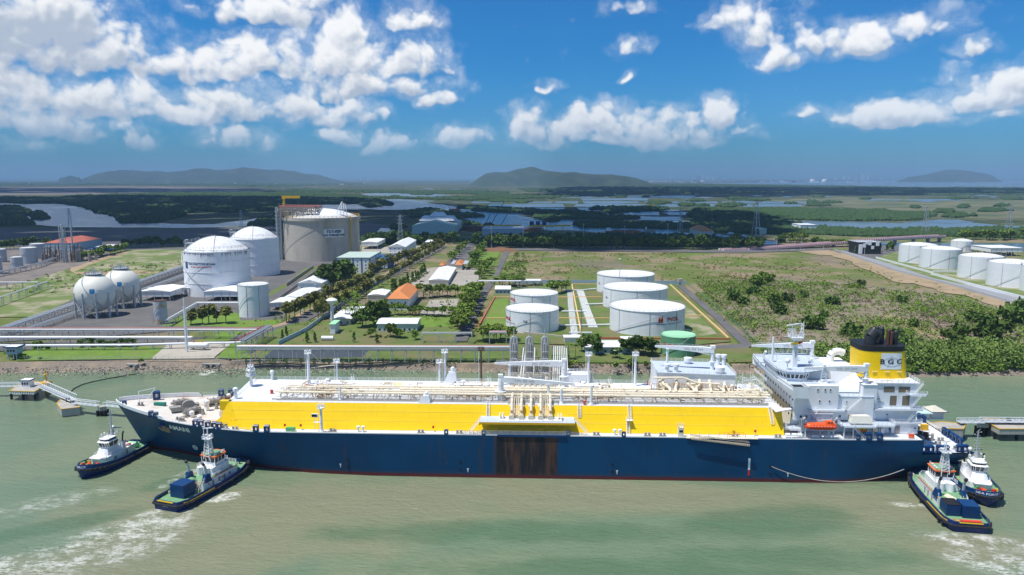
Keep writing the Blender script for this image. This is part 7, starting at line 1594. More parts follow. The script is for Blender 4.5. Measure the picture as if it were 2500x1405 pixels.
# buildings
def shed(name, pts, hgt, label, cat='shed', wall='white', roof='roofwhite', ridge=0, ov=.5, win_=0, group=None, kind='gable', openside=False):
    # pts: three ground pixels: near-left, near-right, far-right corner
    A, Bp, Cp = [Vector((*G(*p), 0)) for p in pts]; u = Bp-A; v = Cp-Bp; Lx = u.length; u.normalize(); n = Vector((-u.y, u.x, 0)); Ly = max(2, v.dot(n)); rt = empty(name, (A.x, A.y, LZ), math.atan2(u.y, u.x), label, cat, group)
    b = MB()
    if openside:
        m2 = max(2, int(Lx/6))
        for i in range(m2+1):
            for y in (0, Ly): b.bar((Lx*i/m2, y, -.1), (Lx*i/m2, y, hgt), .35)
        b.build('posts', M['steel'], rt)
        if hgt > 5.5:
            b = MB(); b.box((0, 0, hgt*.5), (Lx, Ly, hgt)); b.build('fascia', M['white'], rt); r3 = random.Random(int(Lx))
            for _ in range(int(Lx*.9)): b = MB(); b.cyl(r3.uniform(1, Lx-1), r3.uniform(.5, Ly-.5), 0, r3.uniform(1, hgt*.45), .7, 7); b.build('vessel', M['pinkpipe' if hgt < 7 else 'grey'], rt)
    else: b.box((0, 0, -.2), (Lx, Ly, hgt)); b.build('wall', M[wall], rt)
    b = MB(); o = ov
    if kind == 'gable':
        if Lx >= Ly: b.add([(-o, -o, hgt), (Lx+o, -o, hgt), (Lx+o, Ly+o, hgt), (-o, Ly+o, hgt), (-o, Ly/2, hgt+ridge), (Lx+o, Ly/2, hgt+ridge), ], [(0, 1, 5, 4), (2, 3, 4, 5), (1, 2, 5), (3, 0, 4), (3, 2, 1, 0)])
        else: b.add([(-o, -o, hgt), (Lx+o, -o, hgt), (Lx+o, Ly+o, hgt), (-o, Ly+o, hgt), (Lx/2, -o, hgt+ridge), (Lx/2, Ly+o, hgt+ridge)], [(0, 1, 4), (1, 2, 5, 4), (2, 3, 5), (3, 0, 4, 5), (3, 2, 1, 0)])
    elif kind == 'hip':
        q = min(Lx, Ly)/2*.9; b.add([(-o, -o, hgt), (Lx+o, -o, hgt), (Lx+o, Ly+o, hgt), (-o, Ly+o, hgt), (q, Ly/2, hgt+ridge), (Lx-q, Ly/2, hgt+ridge)] if Lx >= Ly else [(-o, -o, hgt), (Lx+o, -o, hgt), (Lx+o, Ly+o, hgt), (-o, Ly+o, hgt), (Lx/2, q, hgt+ridge), (Lx/2, Ly-q, hgt+ridge)], [(0, 1, 5, 4), (2, 3, 4, 5), (1, 2, 5), (3, 0, 4), (3, 2, 1, 0)] if Lx >= Ly else [(0, 1, 4), (1, 2, 5, 4), (2, 3, 5), (3, 0, 4, 5), (3, 2, 1, 0)])
    else: b.box((-o, -o, hgt), (Lx+o, Ly+o, hgt+.35))
    b.build('roof', M[roof], rt)
    if win_:
        for fl in range(1 if hgt < 6 else int(hgt/3.4)):
            z = 1.9+fl*3.3
            for i in range(win_): x = Lx*(i+.5)/win_; b = MB(); b.box((x-.6, -.06, z-.6), (x+.6, .04, z+.6)); b.build('window', M['glass'], rt)
        for i in range(max(1, int(Ly/7))): y = Ly*(i+.5)/max(1, int(Ly/7)); b = MB(); b.box((Lx-.04, y-.6, 1.2), (Lx+.06, y+.6, 2.5)); b.build('window', M['glass'], rt)
    return rt, Lx, Ly
shed('process_shed', [(340,737),(416,737),(425,722)], 8, 'open sided white process shed just right of the spheres', ridge=1.5, openside=True)
shed('process_shed', [(500,737),(582,737),(584,722)], 8, 'open sided white process shed left of the plain cylindrical tank', ridge=1.5, openside=True)
shed('process_shed', [(660,760),(708,760),(712,746)], 6, 'low open white canopy over red machinery right of the cylindrical tank', ridge=1, openside=True)
shed('workshop', [(693,748),(728,748),(737,728)], 6.5, 'small white workshop with stepped roof, lowest in its group', ridge=1.6, win_=2)
shed('workshop', [(715,735),(762,735),(768,722)], 6, 'middle white workshop with shallow roof', ridge=1, win_=2)
shed('workshop', [(728,718),(785,718),(793,695)], 9, 'largest white gabled workshop, uppermost of its group', ridge=3, win_=3)
shed('workshop', [(770,698),(802,698),(803,685)], 8, 'small white gabled hut beside the dark trees', ridge=2)
rt, Lx, Ly = shed('office_building', [(822,668),(904,668),(908,650)], 15.5, 'two storey blue and white office with pale green flat roof', 'building', 'white', 'roofgreen', kind='flat', win_=4)
b = MB()
for i in range(5): b.box((Lx*i/4-.5, -.35, 0), (Lx*i/4+.5, -.02, 16)) 
b.box((-.4, -.4, 15.2), (Lx+.4, -.05, 16.2)); b.box((Lx+.02, -.4, 15), (Lx+.35, Ly, 16.2)); b.box((Lx+.02, -.3, 0), (Lx+.3, 3, 15)); b.box((Lx+.02, Ly*.5, 0), (Lx+.3, Ly*.5+2, 15)); b.build('blue_frame', M['bldblue'], rt)
rt, Lx, Ly = shed('annex_building', [(900,657),(948,657),(952,646)], 11, 'long low blue annex right of the green roofed office', 'building', 'bldblue', 'bldblue', kind='flat'); b = MB(); [b.box((Lx*i/5+.6, -.2, 1), (Lx*(i+1)/5-.6, -.03, 9)) for i in range(5)]; b.build('wall_panel', M['white'], rt)
rt, Lx, Ly = shed('warehouse', [(949,632),(990,632),(998,612)], 14, 'white two storey warehouse with ridged roof behind the annex', 'building', 'white', 'roofwhite', ridge=4, win_=4)
b = MB(); [b.box((Lx*(i+.1)/4, -1.6, 7), (Lx*(i+.8)/4, 0, 7.4)) for i in range(4)]; b.build('awning', M['white'], rt)
shed('truck_canopy', [(882,610),(922,610),(924,600)], 10, 'open white truck canopy right of the concrete tank', 'canopy', ridge=1, openside=True)
shed('guard_building', [(1038,606),(1056,606),(1058,600)], 8, 'small blue and white guard building at the end of the tree row', 'building', 'bldblue', 'roofwhite', kind='flat')
b = None
rt, Lx, Ly = shed('industrial_hall', [(1006,572),(1112,572),(1112,556)], 14, 'large pale green industrial hall with stepped roof on the shaded river side', 'hall', 'roofgreen', 'roofgreen', ridge=9)
b = MB(); b.prism([(6, Ly*.3), (Lx-6, Ly*.3), (Lx-6, Ly*.7), (6, Ly*.7)], 20, 27, None, [(10, Ly*.42), (Lx-10, Ly*.42), (Lx-10, Ly*.6), (10, Ly*.6)]); b.prism([(Lx*.3, Ly*.4), (Lx*.7, Ly*.4), (Lx*.7, Ly*.6), (Lx*.3, Ly*.6)], 27, 34, None, [(Lx*.38, Ly*.45), (Lx*.62, Ly*.45), (Lx*.62, Ly*.55), (Lx*.38, Ly*.55)]); b.build('roof_monitor', M['roofwhite'], rt)
shed('grey_shed', [(1177,578),(1280,578),(1280,570)], 12, 'long grey shed among the steel stacks by the river', 'shed', 'steel', 'steel', kind='flat')
shed('bus_station', [(1047,698),(1094,698),(1102,665)], 5, 'long parking station with twin white ridged roofs on the plaza', 'building', 'wallcream', 'roofwhite', ridge=1.6)
rt, Lx, Ly = shed('gatehouse', [(1112,661),(1128,661),(1130,652)], 6, 'gatehouse with grey wing roof and orange tiles at the head of the plaza', 'gatehouse', 'wallcream', 'terracotta', kind='hip', ridge=3)
b = MB(); b.box((-5, 0, 6.6), (-1, Ly, 7)); b.box((Lx+1, 0, 6.6), (Lx+6, Ly, 7)); b.build('wing_roof', M['steel'], rt)
shed('kiosk', [(1073,660),(1084,660),(1086,654)], 5, 'small kiosk with pyramid orange roof left of the gatehouse', 'kiosk', 'wallcream', 'terracotta', kind='hip', ridge=2.5)
rt, Lx, Ly = shed('villa', [(949,757),(998,757),(1012,728)], 8.4, 'two storey white villa with bright orange hipped roof among trees', 'house', 'white', 'terracotta', kind='hip', ridge=5, win_=3, ov=1.2)
shed('villa_annex', [(898,735),(940,735),(948,722)], 4.5, 'low white roofed annex left of the orange villa', 'house', 'wallcream', 'roofwhite', ridge=1.2)
rt, Lx, Ly = shed('cream_house', [(810,795),(856,795),(876,765)], 4.6, 'long low cream house with white metal roof among palms', 'house', 'wallcream', 'roofwhite', ridge=1.0, win_=3, ov=1)
shed('green_shed', [(921,812),(1018,812),(1021,797)], 5.6, 'long green walled shed with white roof beside the football lawn', 'shed', 'roofgreen', 'roofwhite', ridge=1.2, win_=8)
shed('white_canopy', [(1235,700),(1320,700),(1322,696)], 5, 'long thin white canopy roof behind the two left tanks', 'canopy', openside=True, kind='flat')
shed('small_office', [(1209,719),(1246,719),(1250,710)], 4, 'low blue grey office with white roof left of the rear oil tank', 'building', 'bluewall', 'roofwhite', kind='flat', win_=4)
shed('pavilion', [(1430,866),(1545,866),(1560,850)], 4, 'pale roofed pavilion among dark trees below the largest oil tank', 'building', 'bluewall', 'roofwhite', kind='flat', win_=6)
shed('pump_hut', [(1520,850),(1560,850),(1562,842)], 4.6, 'small white roofed hut behind the pavilion', 'hut', 'white', 'roofwhite', kind='flat')
shed('pump_hut', [(1378,840),(1420,840),(1425,834)], 3.6, 'long thin white roof beside the pipe bridge end', 'hut', 'white', 'roofwhite', kind='flat')
shed('transformer_hut', [(806,818),(818,818),(822,808)], 6.5, 'small pale square hut below the water tower', 'hut', 'white', 'palegreen', kind='flat')
shed('orange_roof_hall', [(110,614),(178,614),(190,602)], 11, 'hall with faded red roof behind the refinery towers', 'hall', 'bluewall', 'redroof', kind='hip', ridge=6)
shed('small_office', [(235,616),(268,616),(270,610)], 7, 'flat roofed white office right of the refinery', 'building', 'white', 'roofwhite', kind='flat', win_=4)
shed('riverside_house', [(1708,583),(1742,583),(1750,575)], 12, 'large house with orange hipped roof on the shaded river bank', 'house', 'wallcream', 'terracotta', kind='hip', ridge=7)
for i, (a_, c_) in enumerate((((1756,588),(1770,588)), ((1772,592),(1790,592)), ((1795,588),(1812,588)), ((1800,596),(1816,596)), ((1765,598),(1780,598)), ((1820,590),(1832,590)), ((1786,583),(1800,583)))): shed('village_house', [a_, c_, (c_[0]+2, c_[1]-3)], 7, 'small pale village house on the shaded bank beyond the bridge ramp', 'house', 'bluewall', 'steel', ridge=2, group='village houses on the shaded bank')
shed('flat_building', [(1954,566),(1993,566),(1993,562)], 12, 'flat white building alone in the wood across the river', 'building', 'white', 'roofwhite', kind='flat', win_=6)
shed('green_hut', [(1856,572),(1871,572),(1872,569)], 9, 'small green hut beside the pylon across the river', 'hut', 'roofgreen', 'roofgreen', kind='flat')
shed('long_canopy', [(2418,626),(2495,626),(2495,618)], 10, 'long flat white canopy behind the right hand tanks', 'canopy', openside=True, kind='flat')
rt, Lx, Ly = shed('dark_office', [(2094,622),(2150,622),(2152,617)], 15.5, 'black and white cubed office block left of the right hand tanks', 'office block', 'black', 'steel', kind='flat')
b = MB()
for x, z, w_, hh in ((.02, 1, .16, 12), (.2, 9, .12, 5), (.42, 12, .14, 5), (.56, 7, .12, 4), (.76, 11, .14, 6), (.3, 13, .1, 3.5)): b.box((Lx*x, -.8, z), (Lx*(x+w_), .5, z+hh))
b.box((Lx-.5, 3, 9), (Lx+.8, 6, 16)); b.build('white_cube', M['white'], rt)
b = MB(); [b.box((Lx*.05, -.2, z), (Lx*.95, -.05, z+1.2)) for z in range(2, 14, 3)]; b.build('window_band', M['glass'], rt)
# refinery towers
def tower(name, px, py, hgt, wd, label, mat='steel', lat=True):
    x, y = G(px, py); rt = empty(name, (x, y, LZ), 0, label, 'tower'); b = MB()
    if lat:
        for sx_ in (-1, 1):
            for sy_ in (-1, 1): b.bar((sx_*wd, sy_*wd, 0), (sx_*wd*.8, sy_*wd*.8, hgt), .5)
        for i in range(int(hgt/4)):
            z = i*4; q = wd*(1-.2*z/hgt)
            for a, c in (((-q, -q), (q, -q)), ((q, -q), (q, q)), ((q, q), (-q, q)), ((-q, q), (-q, -q))): b.bar((*a, z), (*c, z), .4); b.bar((*a, z), (*c, z+4), .25)
        b.build('lattice', M[mat], rt); b = MB()
    b.cyl(0, 0, 0, hgt*1.02, wd*.55, 12); b.build('column', M['steel'], rt, smooth=True)
tower('distillation_tower', 158, 642, 43, 2.6, 'tall lattice wrapped refinery column, left of the slim chimney', 'steel')
tower('chimney', 180, 636, 40, 1.6, 'slim grey refinery chimney beside the lattice column', lat=False)
x, y = G(150, 640); rt = empty('refinery_unit', (x, y, LZ), 0, 'dark brown cluster of refinery frames and vessels below the columns', 'refinery frame'); r_ = random.Random(31)
b = MB()
for i in range(9):
    for j in range(3): b.bar((-20+i*4.5, j*8, 0), (-20+i*4.5, j*8, 10+((i*7+j*3) % 5)*3), .45)
for z in (5, 10, 15): b.rail([(-20, 0, z), (16, 0, z), (16, 16, z), (-20, 16, z)], 1.5, 4.5, .3, 2, close=True)
b.build('steel_frame', M['brown'], rt)
for i in range(26): xx = r_.uniform(-20, 34); yy = r_.uniform(-6, 18); b = MB(); b.cyl(xx, yy, 0, r_.uniform(4, 18), r_.uniform(.7, 1.6), 8); b.build('vessel', M['grey'], rt, smooth=True)
x, y = G(240, 626); rt = empty('loading_gantry', (x, y, LZ), 0, 'blue pipe gantry left of the white flat roofed office', 'gantry'); b = MB()
for i in range(7): b.bar((-14+i*5, 0, 0), (-14+i*5, 0, 8), .4); b.bar((-14+i*5, 9, 0), (-14+i*5, 9, 8), .4)
b.build('posts', M['brown'], rt); b = MB(); b.box((-15, -1, 8), (17, 10, 8.6)); b.cyl(-4, 4, 8.6, 10.4, 4, 12); b.build('gantry_roof', M['royal'], rt)
# water tower
x, y = G(812, 798); rt = empty('water_tower', (x, y, LZ), 0, 'slender white water tower with funnel shaped head', 'water tower')
b = MB(); b.rev(0, 0, [(1.2, -.1), (.95, 13.5), (1.4, 15), (3.6, 17.2), (3.7, 17.6), (2.2, 18.6), (.01, 19.2)], 24); b.build('tower_shell', M['tankwhite'], rt, smooth=True)
# watch tower at the left
x, y = G(38, 878); rt = empty('watchtower', (x, y, LZ), 0, 'blue roofed watchtower on legs by the left river bank', 'watchtower')
b = MB(); [b.bar((sx_*2.2, sy_*2.0, 0), (sx_*2.2, sy_*2.0, 3.4), .5) for sx_ in (-1, 1) for sy_ in (-1, 1)]; b.build('leg', M['bluewall'], rt)
b = MB(); b.box((-2.8, -2.6, 3.4), (2.8, 2.6, 6.9)); b.build('cabin', M['bluewall'], rt); b = MB(); b.box((-3.8, -3.4, 6.9), (3.8, 3.4, 7.5)); b.build('roof', M['royal'], rt); b = MB(); b.box((-3.3, -2.9, 7.5), (3.3, 2.9, 7.56)); b.build('roof_top', M['roofwhite'], rt)
b = MB(); [b.box((-2.2+i*1.5, -2.66, 4.8), (-1.2+i*1.5, -2.58, 5.8)) for i in range(3)]; b.build('window', M['glass'], rt)
# pipe racks
def rack(name, pix, hz_, label, pipes, wd=6, sp=9, legs='steel', diag=True, base=LZ, brace=4):
    P = [Vector((*G(*p), base)) for p in pix]; rt = empty(name, tuple(P[0]), 0, label, 'pipe rack'); o = P[0]
    for off, z, r_, mt in pipes:
        b = MB()
        for a, c in zip(P, P[1:]):
            d = (c-a).normalized(); n_ = Vector((-d.y, d.x, 0)); b.tube(a-o+n_*off+Vector((0, 0, z)), c-o+n_*off+Vector((0, 0, z)), r_, 7)
        b.build('pipe', M[mt], rt, smooth=True)
    k = 0
    for a, c in zip(P, P[1:]):
        d = c-a; L_ = d.length; d.normalize(); n_ = Vector((-d.y, d.x, 0)); m2 = max(1, round(L_/sp))
        for i in range(m2+1):
            q = a-o+d*(L_*i/m2); b = MB()
            for s in (-1, 1): b.bar(q+n_*s*wd/2, q+n_*s*wd/2+Vector((0, 0, hz_)), .34)
            for zz in sorted(set([hz_-.2]+([hz_-1.8] if hz_ > 4 else []))): b.bar(q-n_*wd/2+Vector((0, 0, zz)), q+n_*wd/2+Vector((0, 0, zz)), .3)
            if diag and i % brace == 1 and i < m2: q2 = q+d*(L_/m2); b.bar(q-n_*wd/2+Vector((0, 0, hz_-.5)), q2-n_*wd/2, .2); b.bar(q2-n_*wd/2+Vector((0, 0, hz_-.5)), q-n_*wd/2, .2)
            k += 1
            if k <= 98: b.build('trestle', M[legs], rt)
        b = MB()
        for s in (-1, 1): b.bar(a-o+n_*s*wd/2+Vector((0, 0, hz_)), c-o+n_*s*wd/2+Vector((0, 0, hz_)), .25)
        b.build('beam', M[legs], rt)
    return rt
rack('pipe_rack', [(585,881),(1262,883)], 7.4, 'long raised pipe rack with silver pipe along the bank behind the ship', [(-2.4, 8.2, .62, 'silver'), (-.9, 8.0, .28, 'steel'), (.5, 8.1, .22, 'silver'), (2.6, 7.9, .2, 'pinkpipe'), (3.1, 7.9, .12, 'red'), (-1.4, 6.2, .3, 'silver'), (1, 6.2, .3, 'steel')], 6.4, 7.4)
rack('pipe_rack', [(588,866),(655,826)], 7.0, 'slanting pipe rack that joins the long rack to the rows behind', [(-2.2, 7.8, .5, 'silver'), (-.8, 7.8, .4, 'silver'), (.6, 7.8, .35, 'silver'), (2.0, 7.9, .25, 'red')], 6, 8)
rack('pipe_rack', [(-60,828),(640,828)], 5.4, 'upper of the level pipe racks crossing the left side, with red line', [(-2.6, 6.2, .45, 'silver'), (-1.2, 6.0, .22, 'steel'), (.2, 6.0, .25, 'silver'), (1.5, 6.0, .2, 'brown'), (2.8, 6.2, .25, 'pinkpipe')], 6.6, 9)
rack('pipe_rack', [(-60,842),(470,842)], 4.0, 'middle of the level pipe racks crossing the left side', [(-1.4, 4.5, .45, 'silver'), (.2, 4.5, .35, 'white'), (1.4, 4.5, .3, 'silver')], 4, 9, brace=99)
rack('pipe_rack', [(-60,858),(330,856),(460,852),(590,850)], 3.0, 'lowest of the level pipe racks crossing the left side above the bright lawn', [(-.8, 3.4, .4, 'white'), (.5, 3.4, .3, 'silver')], 2.6, 9, brace=99)
rack('pipe_rack', [(10,822),(450,662)], 5.0, 'long diagonal pipe rack running up to the domed gas tanks', [(-2.8, 5.6, .45, 'silver'), (-1.4, 5.6, .4, 'silver'), (0, 5.6, .35, 'steel'), (1.3, 5.6, .4, 'silver'), (2.6, 5.6, .3, 'steel')], 7, 9, brace=99)
rack('pipe_rack', [(40,826),(452,680)], 3.0, 'second diagonal pipe rack just below the long one', [(-1.8, 3.6, .35, 'steel'), (0, 3.6, .35, 'silver'), (1.6, 3.6, .35, 'steel')], 5, 12, brace=99)
rack('pipe_rack', [(410,800),(482,757),(585,757)], 5.0, 'kneed white pipe bridge round the bright lawn', [(0, 5.4, .55, 'white')], 2.0, 9, brace=99)
rack('pipe_rack', [(365,725),(640,725)], 6.5, 'pipe rack along the foot of the domed tank behind the open sheds', [(-1.6, 7.4, .5, 'silver'), (0, 7.2, .4, 'white'), (1.5, 7.2, .4, 'silver')], 5, 9, brace=3)
rack('pipe_rack', [(-60,708),(95,708)], 6.5, 'thin white pipe line at the left edge above the field', [(0, 6.8, .3, 'white')], 1.2, 14, brace=99)
rack('pipe_rack', [(-60,770),(100,712),(118,706)], 6.5, 'thin rising pipe line beside the field at the left edge', [(0, 6.8, .3, 'white')], 1.2, 14, brace=99)
rack('pipe_rack', [(-60,690),(95,655),(135,640)], 5, 'rusty pipe rack in front of the refinery tanks', [(-1.5, 5.3, .4, 'steel'), (0, 5.3, .4, 'brown'), (1.5, 5.3, .4, 'steel')], 5, 10, brace=99)
rack('pipe_bridge', [(1168,708),(1272,708)], 7.5, 'thin white pipe bridge crossing the narrow road at the plaza', [(0, 7.8, .55, 'white')], 1.4, 26, brace=99)
rack('pipe_bridge', [(1030,838),(1152,838)], 6.0, 'grey pipe bridge over the lower end of the narrow road', [(-1, 6.2, .2, 'steel'), (1, 6.2, .2, 'steel')], 5, 11, brace=3)
rack('pipe_bridge', [(1195,852),(1236,852)], 9.5, 'raised red and silver pipe portal at the end of the long rack', [(-1, 9.8, .35, 'silver'), (.4, 9.8, .3, 'red'), (1.3, 9.9, .3, 'silver')], 4, 11, brace=99)
# compound: pipes and bund walls
def bund(a, c, label, mat, h=1.5, w_=.9):
    A = Vector((*G(*a), LZ)); C = Vector((*G(*c), LZ)); b = MB(); d = (C-A).normalized(); n_ = Vector((-d.y, d.x, 0))*w_/2; b.prism([tuple((A-n_).xy), tuple((C-n_).xy), tuple((C+n_).xy), tuple((A+n_).xy)], LZ-.2, LZ+h)
    b.build('bund_wall', M[mat], None, label=label, cat='wall', group='bund walls of the middle compound')
for a, c, lb_, mt in (((1165,806),(1208,729),'reddish bund wall down the left side of the middle compound','bundred'), ((1204,729),(1470,729),'pale orange bund wall crossing behind the front row of tanks','ypipe'), ((1187,781),(1500,781),'pale orange bund wall crossing between tank rows in the compound','ypipe'), ((1396,697),(1422,835),'pale orange bund wall running through the middle of the compound','ypipe'), ((1395,697),(1460,697),'pale orange bund wall at the back left of the large tanks','ypipe'),
    ((1636,698),(1778,830),'pale orange bund wall down the right side of the compound','ypipe'), ((1400,829),(1622,831),'dull red bund wall along the front of the compound, left piece','bundred'), ((1698,831),(1782,832),'dull red bund wall along the front of the compound, right piece','bundred'), ((1668,775),(1712,775),'short pale orange bund wall right of the largest tank','ypipe'), ((1180,805),(1400,829),'pale bund wall in front of tank T02','kerb')): bund(a, c, lb_, mt)
rack('pipe_way', [(1391,712),(1394,750),(1404,832)], .6, 'bundle of white pipes on low sleepers, left of the central bund wall', [(-1.6, .9, .25, 'white'), (-.8, .9, .25, 'white'), (0, .9, .25, 'white'), (.8, .9, .25, 'white'), (1.6, .9, .25, 'white')], 4.4, 6, brace=99)
rack('pipe_way', [(1416,712),(1432,760),(1448,803)], .6, 'wide bundle of white pipes on low sleepers, right of the central bund wall', [(-2.4+.8*i, .9, .27, 'white') for i in range(7)], 6, 6, brace=99)
for a, c, lb_ in (((1375,713),(1420,713),'white branch pipe to the rear tanks'), ((1418,713),(1455,709),'white branch pipe running to the rearmost large tank'), ((1372,765),(1432,765),'white branch pipe between the tank rows'), ((1430,748),(1475,746),'white branch pipe to the middle large tank'), ((1365,800),(1490,798),'long white branch pipe between tank T02 and the largest tank'), ((1390,818),(1445,818),'short white crossing pipe near the front bund')):
    rack('branch_pipe', [a, c], 1.2, lb_, [(0, 1.5, .4, 'white'), (1, 1.4, .25, 'white')], 1.6, 8, brace=99)
# pipes leading out to the loading berth
def P3(px, py, z): return Vector((*G(px, py, z), z))
for i, (x0, x1, mt) in enumerate([(1352+5.5*k, 1356+5.8*k, 'white') for k in range(8)]):
    pass
A = P3(1368, 846, 11); rt = empty('pipe_bridge', tuple(A), 0, 'sheaf of white pipes sloping out over the water from the end of the long rack', 'pipe rack'); E_ = Vector((20.5, 300, 9))
for k in range(8): b = MB(); o_ = Vector((-3.4+k*.95, 0, 0)); b.tube(o_, E_-A+o_*1.05, .2, 6); b.build('pipe', M['white'], rt, smooth=True)
for k in range(6): b = MB(); q = (E_-A)*(k/5); [b.bar(q+Vector((s*4.2, 0, -13 if k else -7)), q+Vector((s*4.2, 0, 0)), .4) for s in (-1, 1)]; b.bar(q+Vector((-4.4, 0, -.3)), q+Vector((4.4, 0, -.3)), .4); b.build('trestle', M['brown' if k else 'steel'], rt)
A = P3(1292, 850, 10); rt = empty('pipe_bridge', tuple(A), 0, 'narrow walkway bridge with blue and pink lines out to the loading arms', 'pipe rack'); E_ = Vector((5.5, 300, 8))
for k, mt in enumerate(('white', 'white', 'silver', 'bluewall', 'pinkpipe', 'white')): b = MB(); o_ = Vector((-3+k*1.2, 0, 0)); b.tube(o_, E_-A+o_, .24, 6); b.build('pipe', M[mt], rt, smooth=True)
for k in range(6): b = MB(); q = (E_-A)*(k/5); [b.bar(q+Vector((s*4, 0, -13 if k else -6)), q+Vector((s*4, 0, 0)), .5) for s in (-1, 1)]; b.bar(q+Vector((-4, 0, -.3)), q+Vector((4, 0, -.3)), .4); b.build('trestle', M['concrete'], rt)
# loading platform and arms behind the ship
rt = empty('loading_platform', (10, 298, 0), 0, 'concrete loading platform with piles hidden behind the ship, carrying the loading arms', 'jetty'); b = MB(); b.box((-19, -8, 6), (33, 10, 8)); b.build('platform_deck', M['concrete'], rt)
for i in range(6):
    for y in (-5, 6): b = MB(); b.cyl(-16+i*9, y, -3, 6, .9, 10); b.build('pile', M['concrete'], rt)
b = MB(); r_ = random.Random(77)
for i in range(34): x = r_.uniform(-12, 24); y = r_.uniform(-5, 6); hh = r_.uniform(2, 14); b.tube((x, y, 8), (x, y, 8+hh), .25, 5); b.tube((x, y, 8+hh), (x+r_.uniform(-3, 3), y, 8+hh), .2, 5)
for z in (12, 16): b.rail([(-12, -5, z), (24, -5, z), (24, 6, z), (-12, 6, z)], 1.2, 2.5, .16, 3, close=True)
b.build('pipework', M['silver'], rt)
for i, x in enumerate((.8, 7.2, 13.6)):
    rt = empty('marine_loader', (x, 298, 8), 0, ('left', 'middle', 'right')[i]+' one of the three tall grey loading arms behind the ship', 'loading arm', 'grey loading arms'); 
    b = MB(); b.cyl(0, 0, 0, 26.5, .55, 10); b.cyl(0, 0, 26, 30.5, .2, 6)
    for s in (-1, 1): b.cyl(s*1.25, .2, 2, 25.4, .5, 10)
    b.path([(-1.25, .2, 25.2), (-1.1, .2, 26.2), (-.6, .2, 26.9), (0, .2, 27.2), (.6, .2, 26.9), (1.1, .2, 26.2), (1.25, .2, 25.2)], .5, 8)
    for s in (-.5, .5): b.cyl(s, -.6, 2, 24.5, .3, 8)
    b.build('arm_pipe', M['silver'], rt, smooth=True); b = MB(); b.box((-1.6, -1, 6), (1.6, 1, 8)); b.cb((0, -.9, 18), (2.8, .4, .5)); b.cb((0, -.9, 12), (2.8, .4, .5)); [b.tube((-1.4, -1.0, z), (1.4, -1.0, z), .16, 5) for z in range(3, 24, 3)]; b.build('counterweight', M['steel'], rt)
# left and right mooring structures
def platform(name, pts, z1, z0, label, mat='concrete', piles=True, stripe=True):
    P = [G(px, py, z1) for px, py in pts]; cx_ = sum(p[0] for p in P)/len(P); cy_ = sum(p[1] for p in P)/len(P); rt = empty(name, (cx_, cy_, 0), 0, label, 'mooring dolphin'); Q = [(x-cx_, y-cy_) for x, y in P]
    if sum(a[0]*c[1]-c[0]*a[1] for a, c in zip(Q, Q[1:]+Q[:1])) < 0: Q = Q[::-1]
    b = MB(); b.prism(Q, z0, z1); b.build('deck_slab', M[mat], rt)
    if stripe:
        b = MB(); n_ = len(Q)
        for i in range(n_): b.bar((*Q[i], z1+.05), (*Q[(i+1) % n_], z1+.05), .3)
        b.build('edge_stripe', M['dkyellow'], rt)
    if piles:
        for fx in (-.75, 0, .75):
            for fy in (-.6, .6): mx_ = (max(q[0] for q in Q)-min(q[0] for q in Q))/2; my_ = (max(q[1] for q in Q)-min(q[1] for q in Q))/2; b = MB(); b.cyl(fx*mx_*.9, fy*my_*.9, -3, z0, .55, 10); b.build('pile', M['black'], rt)
    return rt
platform('mooring_platform', [(22,955),(84,957),(120,936),(62,930)], 4.6, 3.4, 'concrete mooring platform with striped edge and small control hut at the left')
b = MB(); P0 = G(22, 955, 4.6); P1 = G(84, 957, 4.6); Dv = Vector((P1[0]-P0[0], P1[1]-P0[1], 0)); n_ = 22; 
for i in range(0, n_, 2): a = Vector((*P0, 0))+Dv*i/n_; c = a+Dv/n_; b.add([(a.x, a.y-.06, 3.3), (c.x, c.y-.06, 3.3), (c.x+.5, c.y-.06, 4.7), (a.x+.5, a.y-.06, 4.7)], [(0, 1, 2, 3)])
o = b.build('striped_edge', M['white'], bpy.data.objects['mooring_platform']); o.location = tuple(-v for v in bpy.data.objects['mooring_platform'].location)
x, y = G(68, 944, 4.6); rt = empty('control_hut', (x, y, 4.6), 0, 'small white hut with blue rimmed roof on the left mooring platform', 'hut'); b = MB(); b.box((-2, -1.6, 0), (2, 1.6, 3)); b.build('wall', M['white'], rt); b = MB(); b.box((-2.4, -2, 3), (2.4, 2, 3.4)); b.build('roof', M['royal'], rt); b = MB(); b.box((-2.2, -1.8, 3.4), (2.2, 1.8, 3.5)); b.build('roof_top', M['white'], rt); b = MB(); [b.box((-1.6+i*1.1, -1.66, 1.2), (-.9+i*1.1, -1.58, 2.3)) for i in range(3)]; b.build('window', M['glass'], rt)
x, y = G(113, 938, 4.6); rt = empty('beacon', (x, y, 0), 0, 'yellow navigation beacon on a pile behind the left platform', 'beacon'); b = MB(); b.cyl(0, 0, -3, 5, .8, 10); b.cb((0, 0, 5.2), (4.5, 3, .6)); b.cyl(0, 0, 5, 9, .5, 8, .3); b.cyl(0, 0, 9, 9.3, .9, 8); b.cyl(0, 0, 9.3, 11.5, .25, 8); b.build('beacon_post', M['dkyellow'], rt)
platform('mooring_dolphin', [(139,985),(150,1000),(194,995),(186,977),(150,974)], 3.6, .4, 'squat concrete mooring dolphin with bollard between the two catwalks', piles=False)
platform('catwalk_pier', [(238,990),(243,995),(260,993),(256,988)], 4.2, 2.4, 'small square concrete catwalk pier nearest the bow', stripe=False)
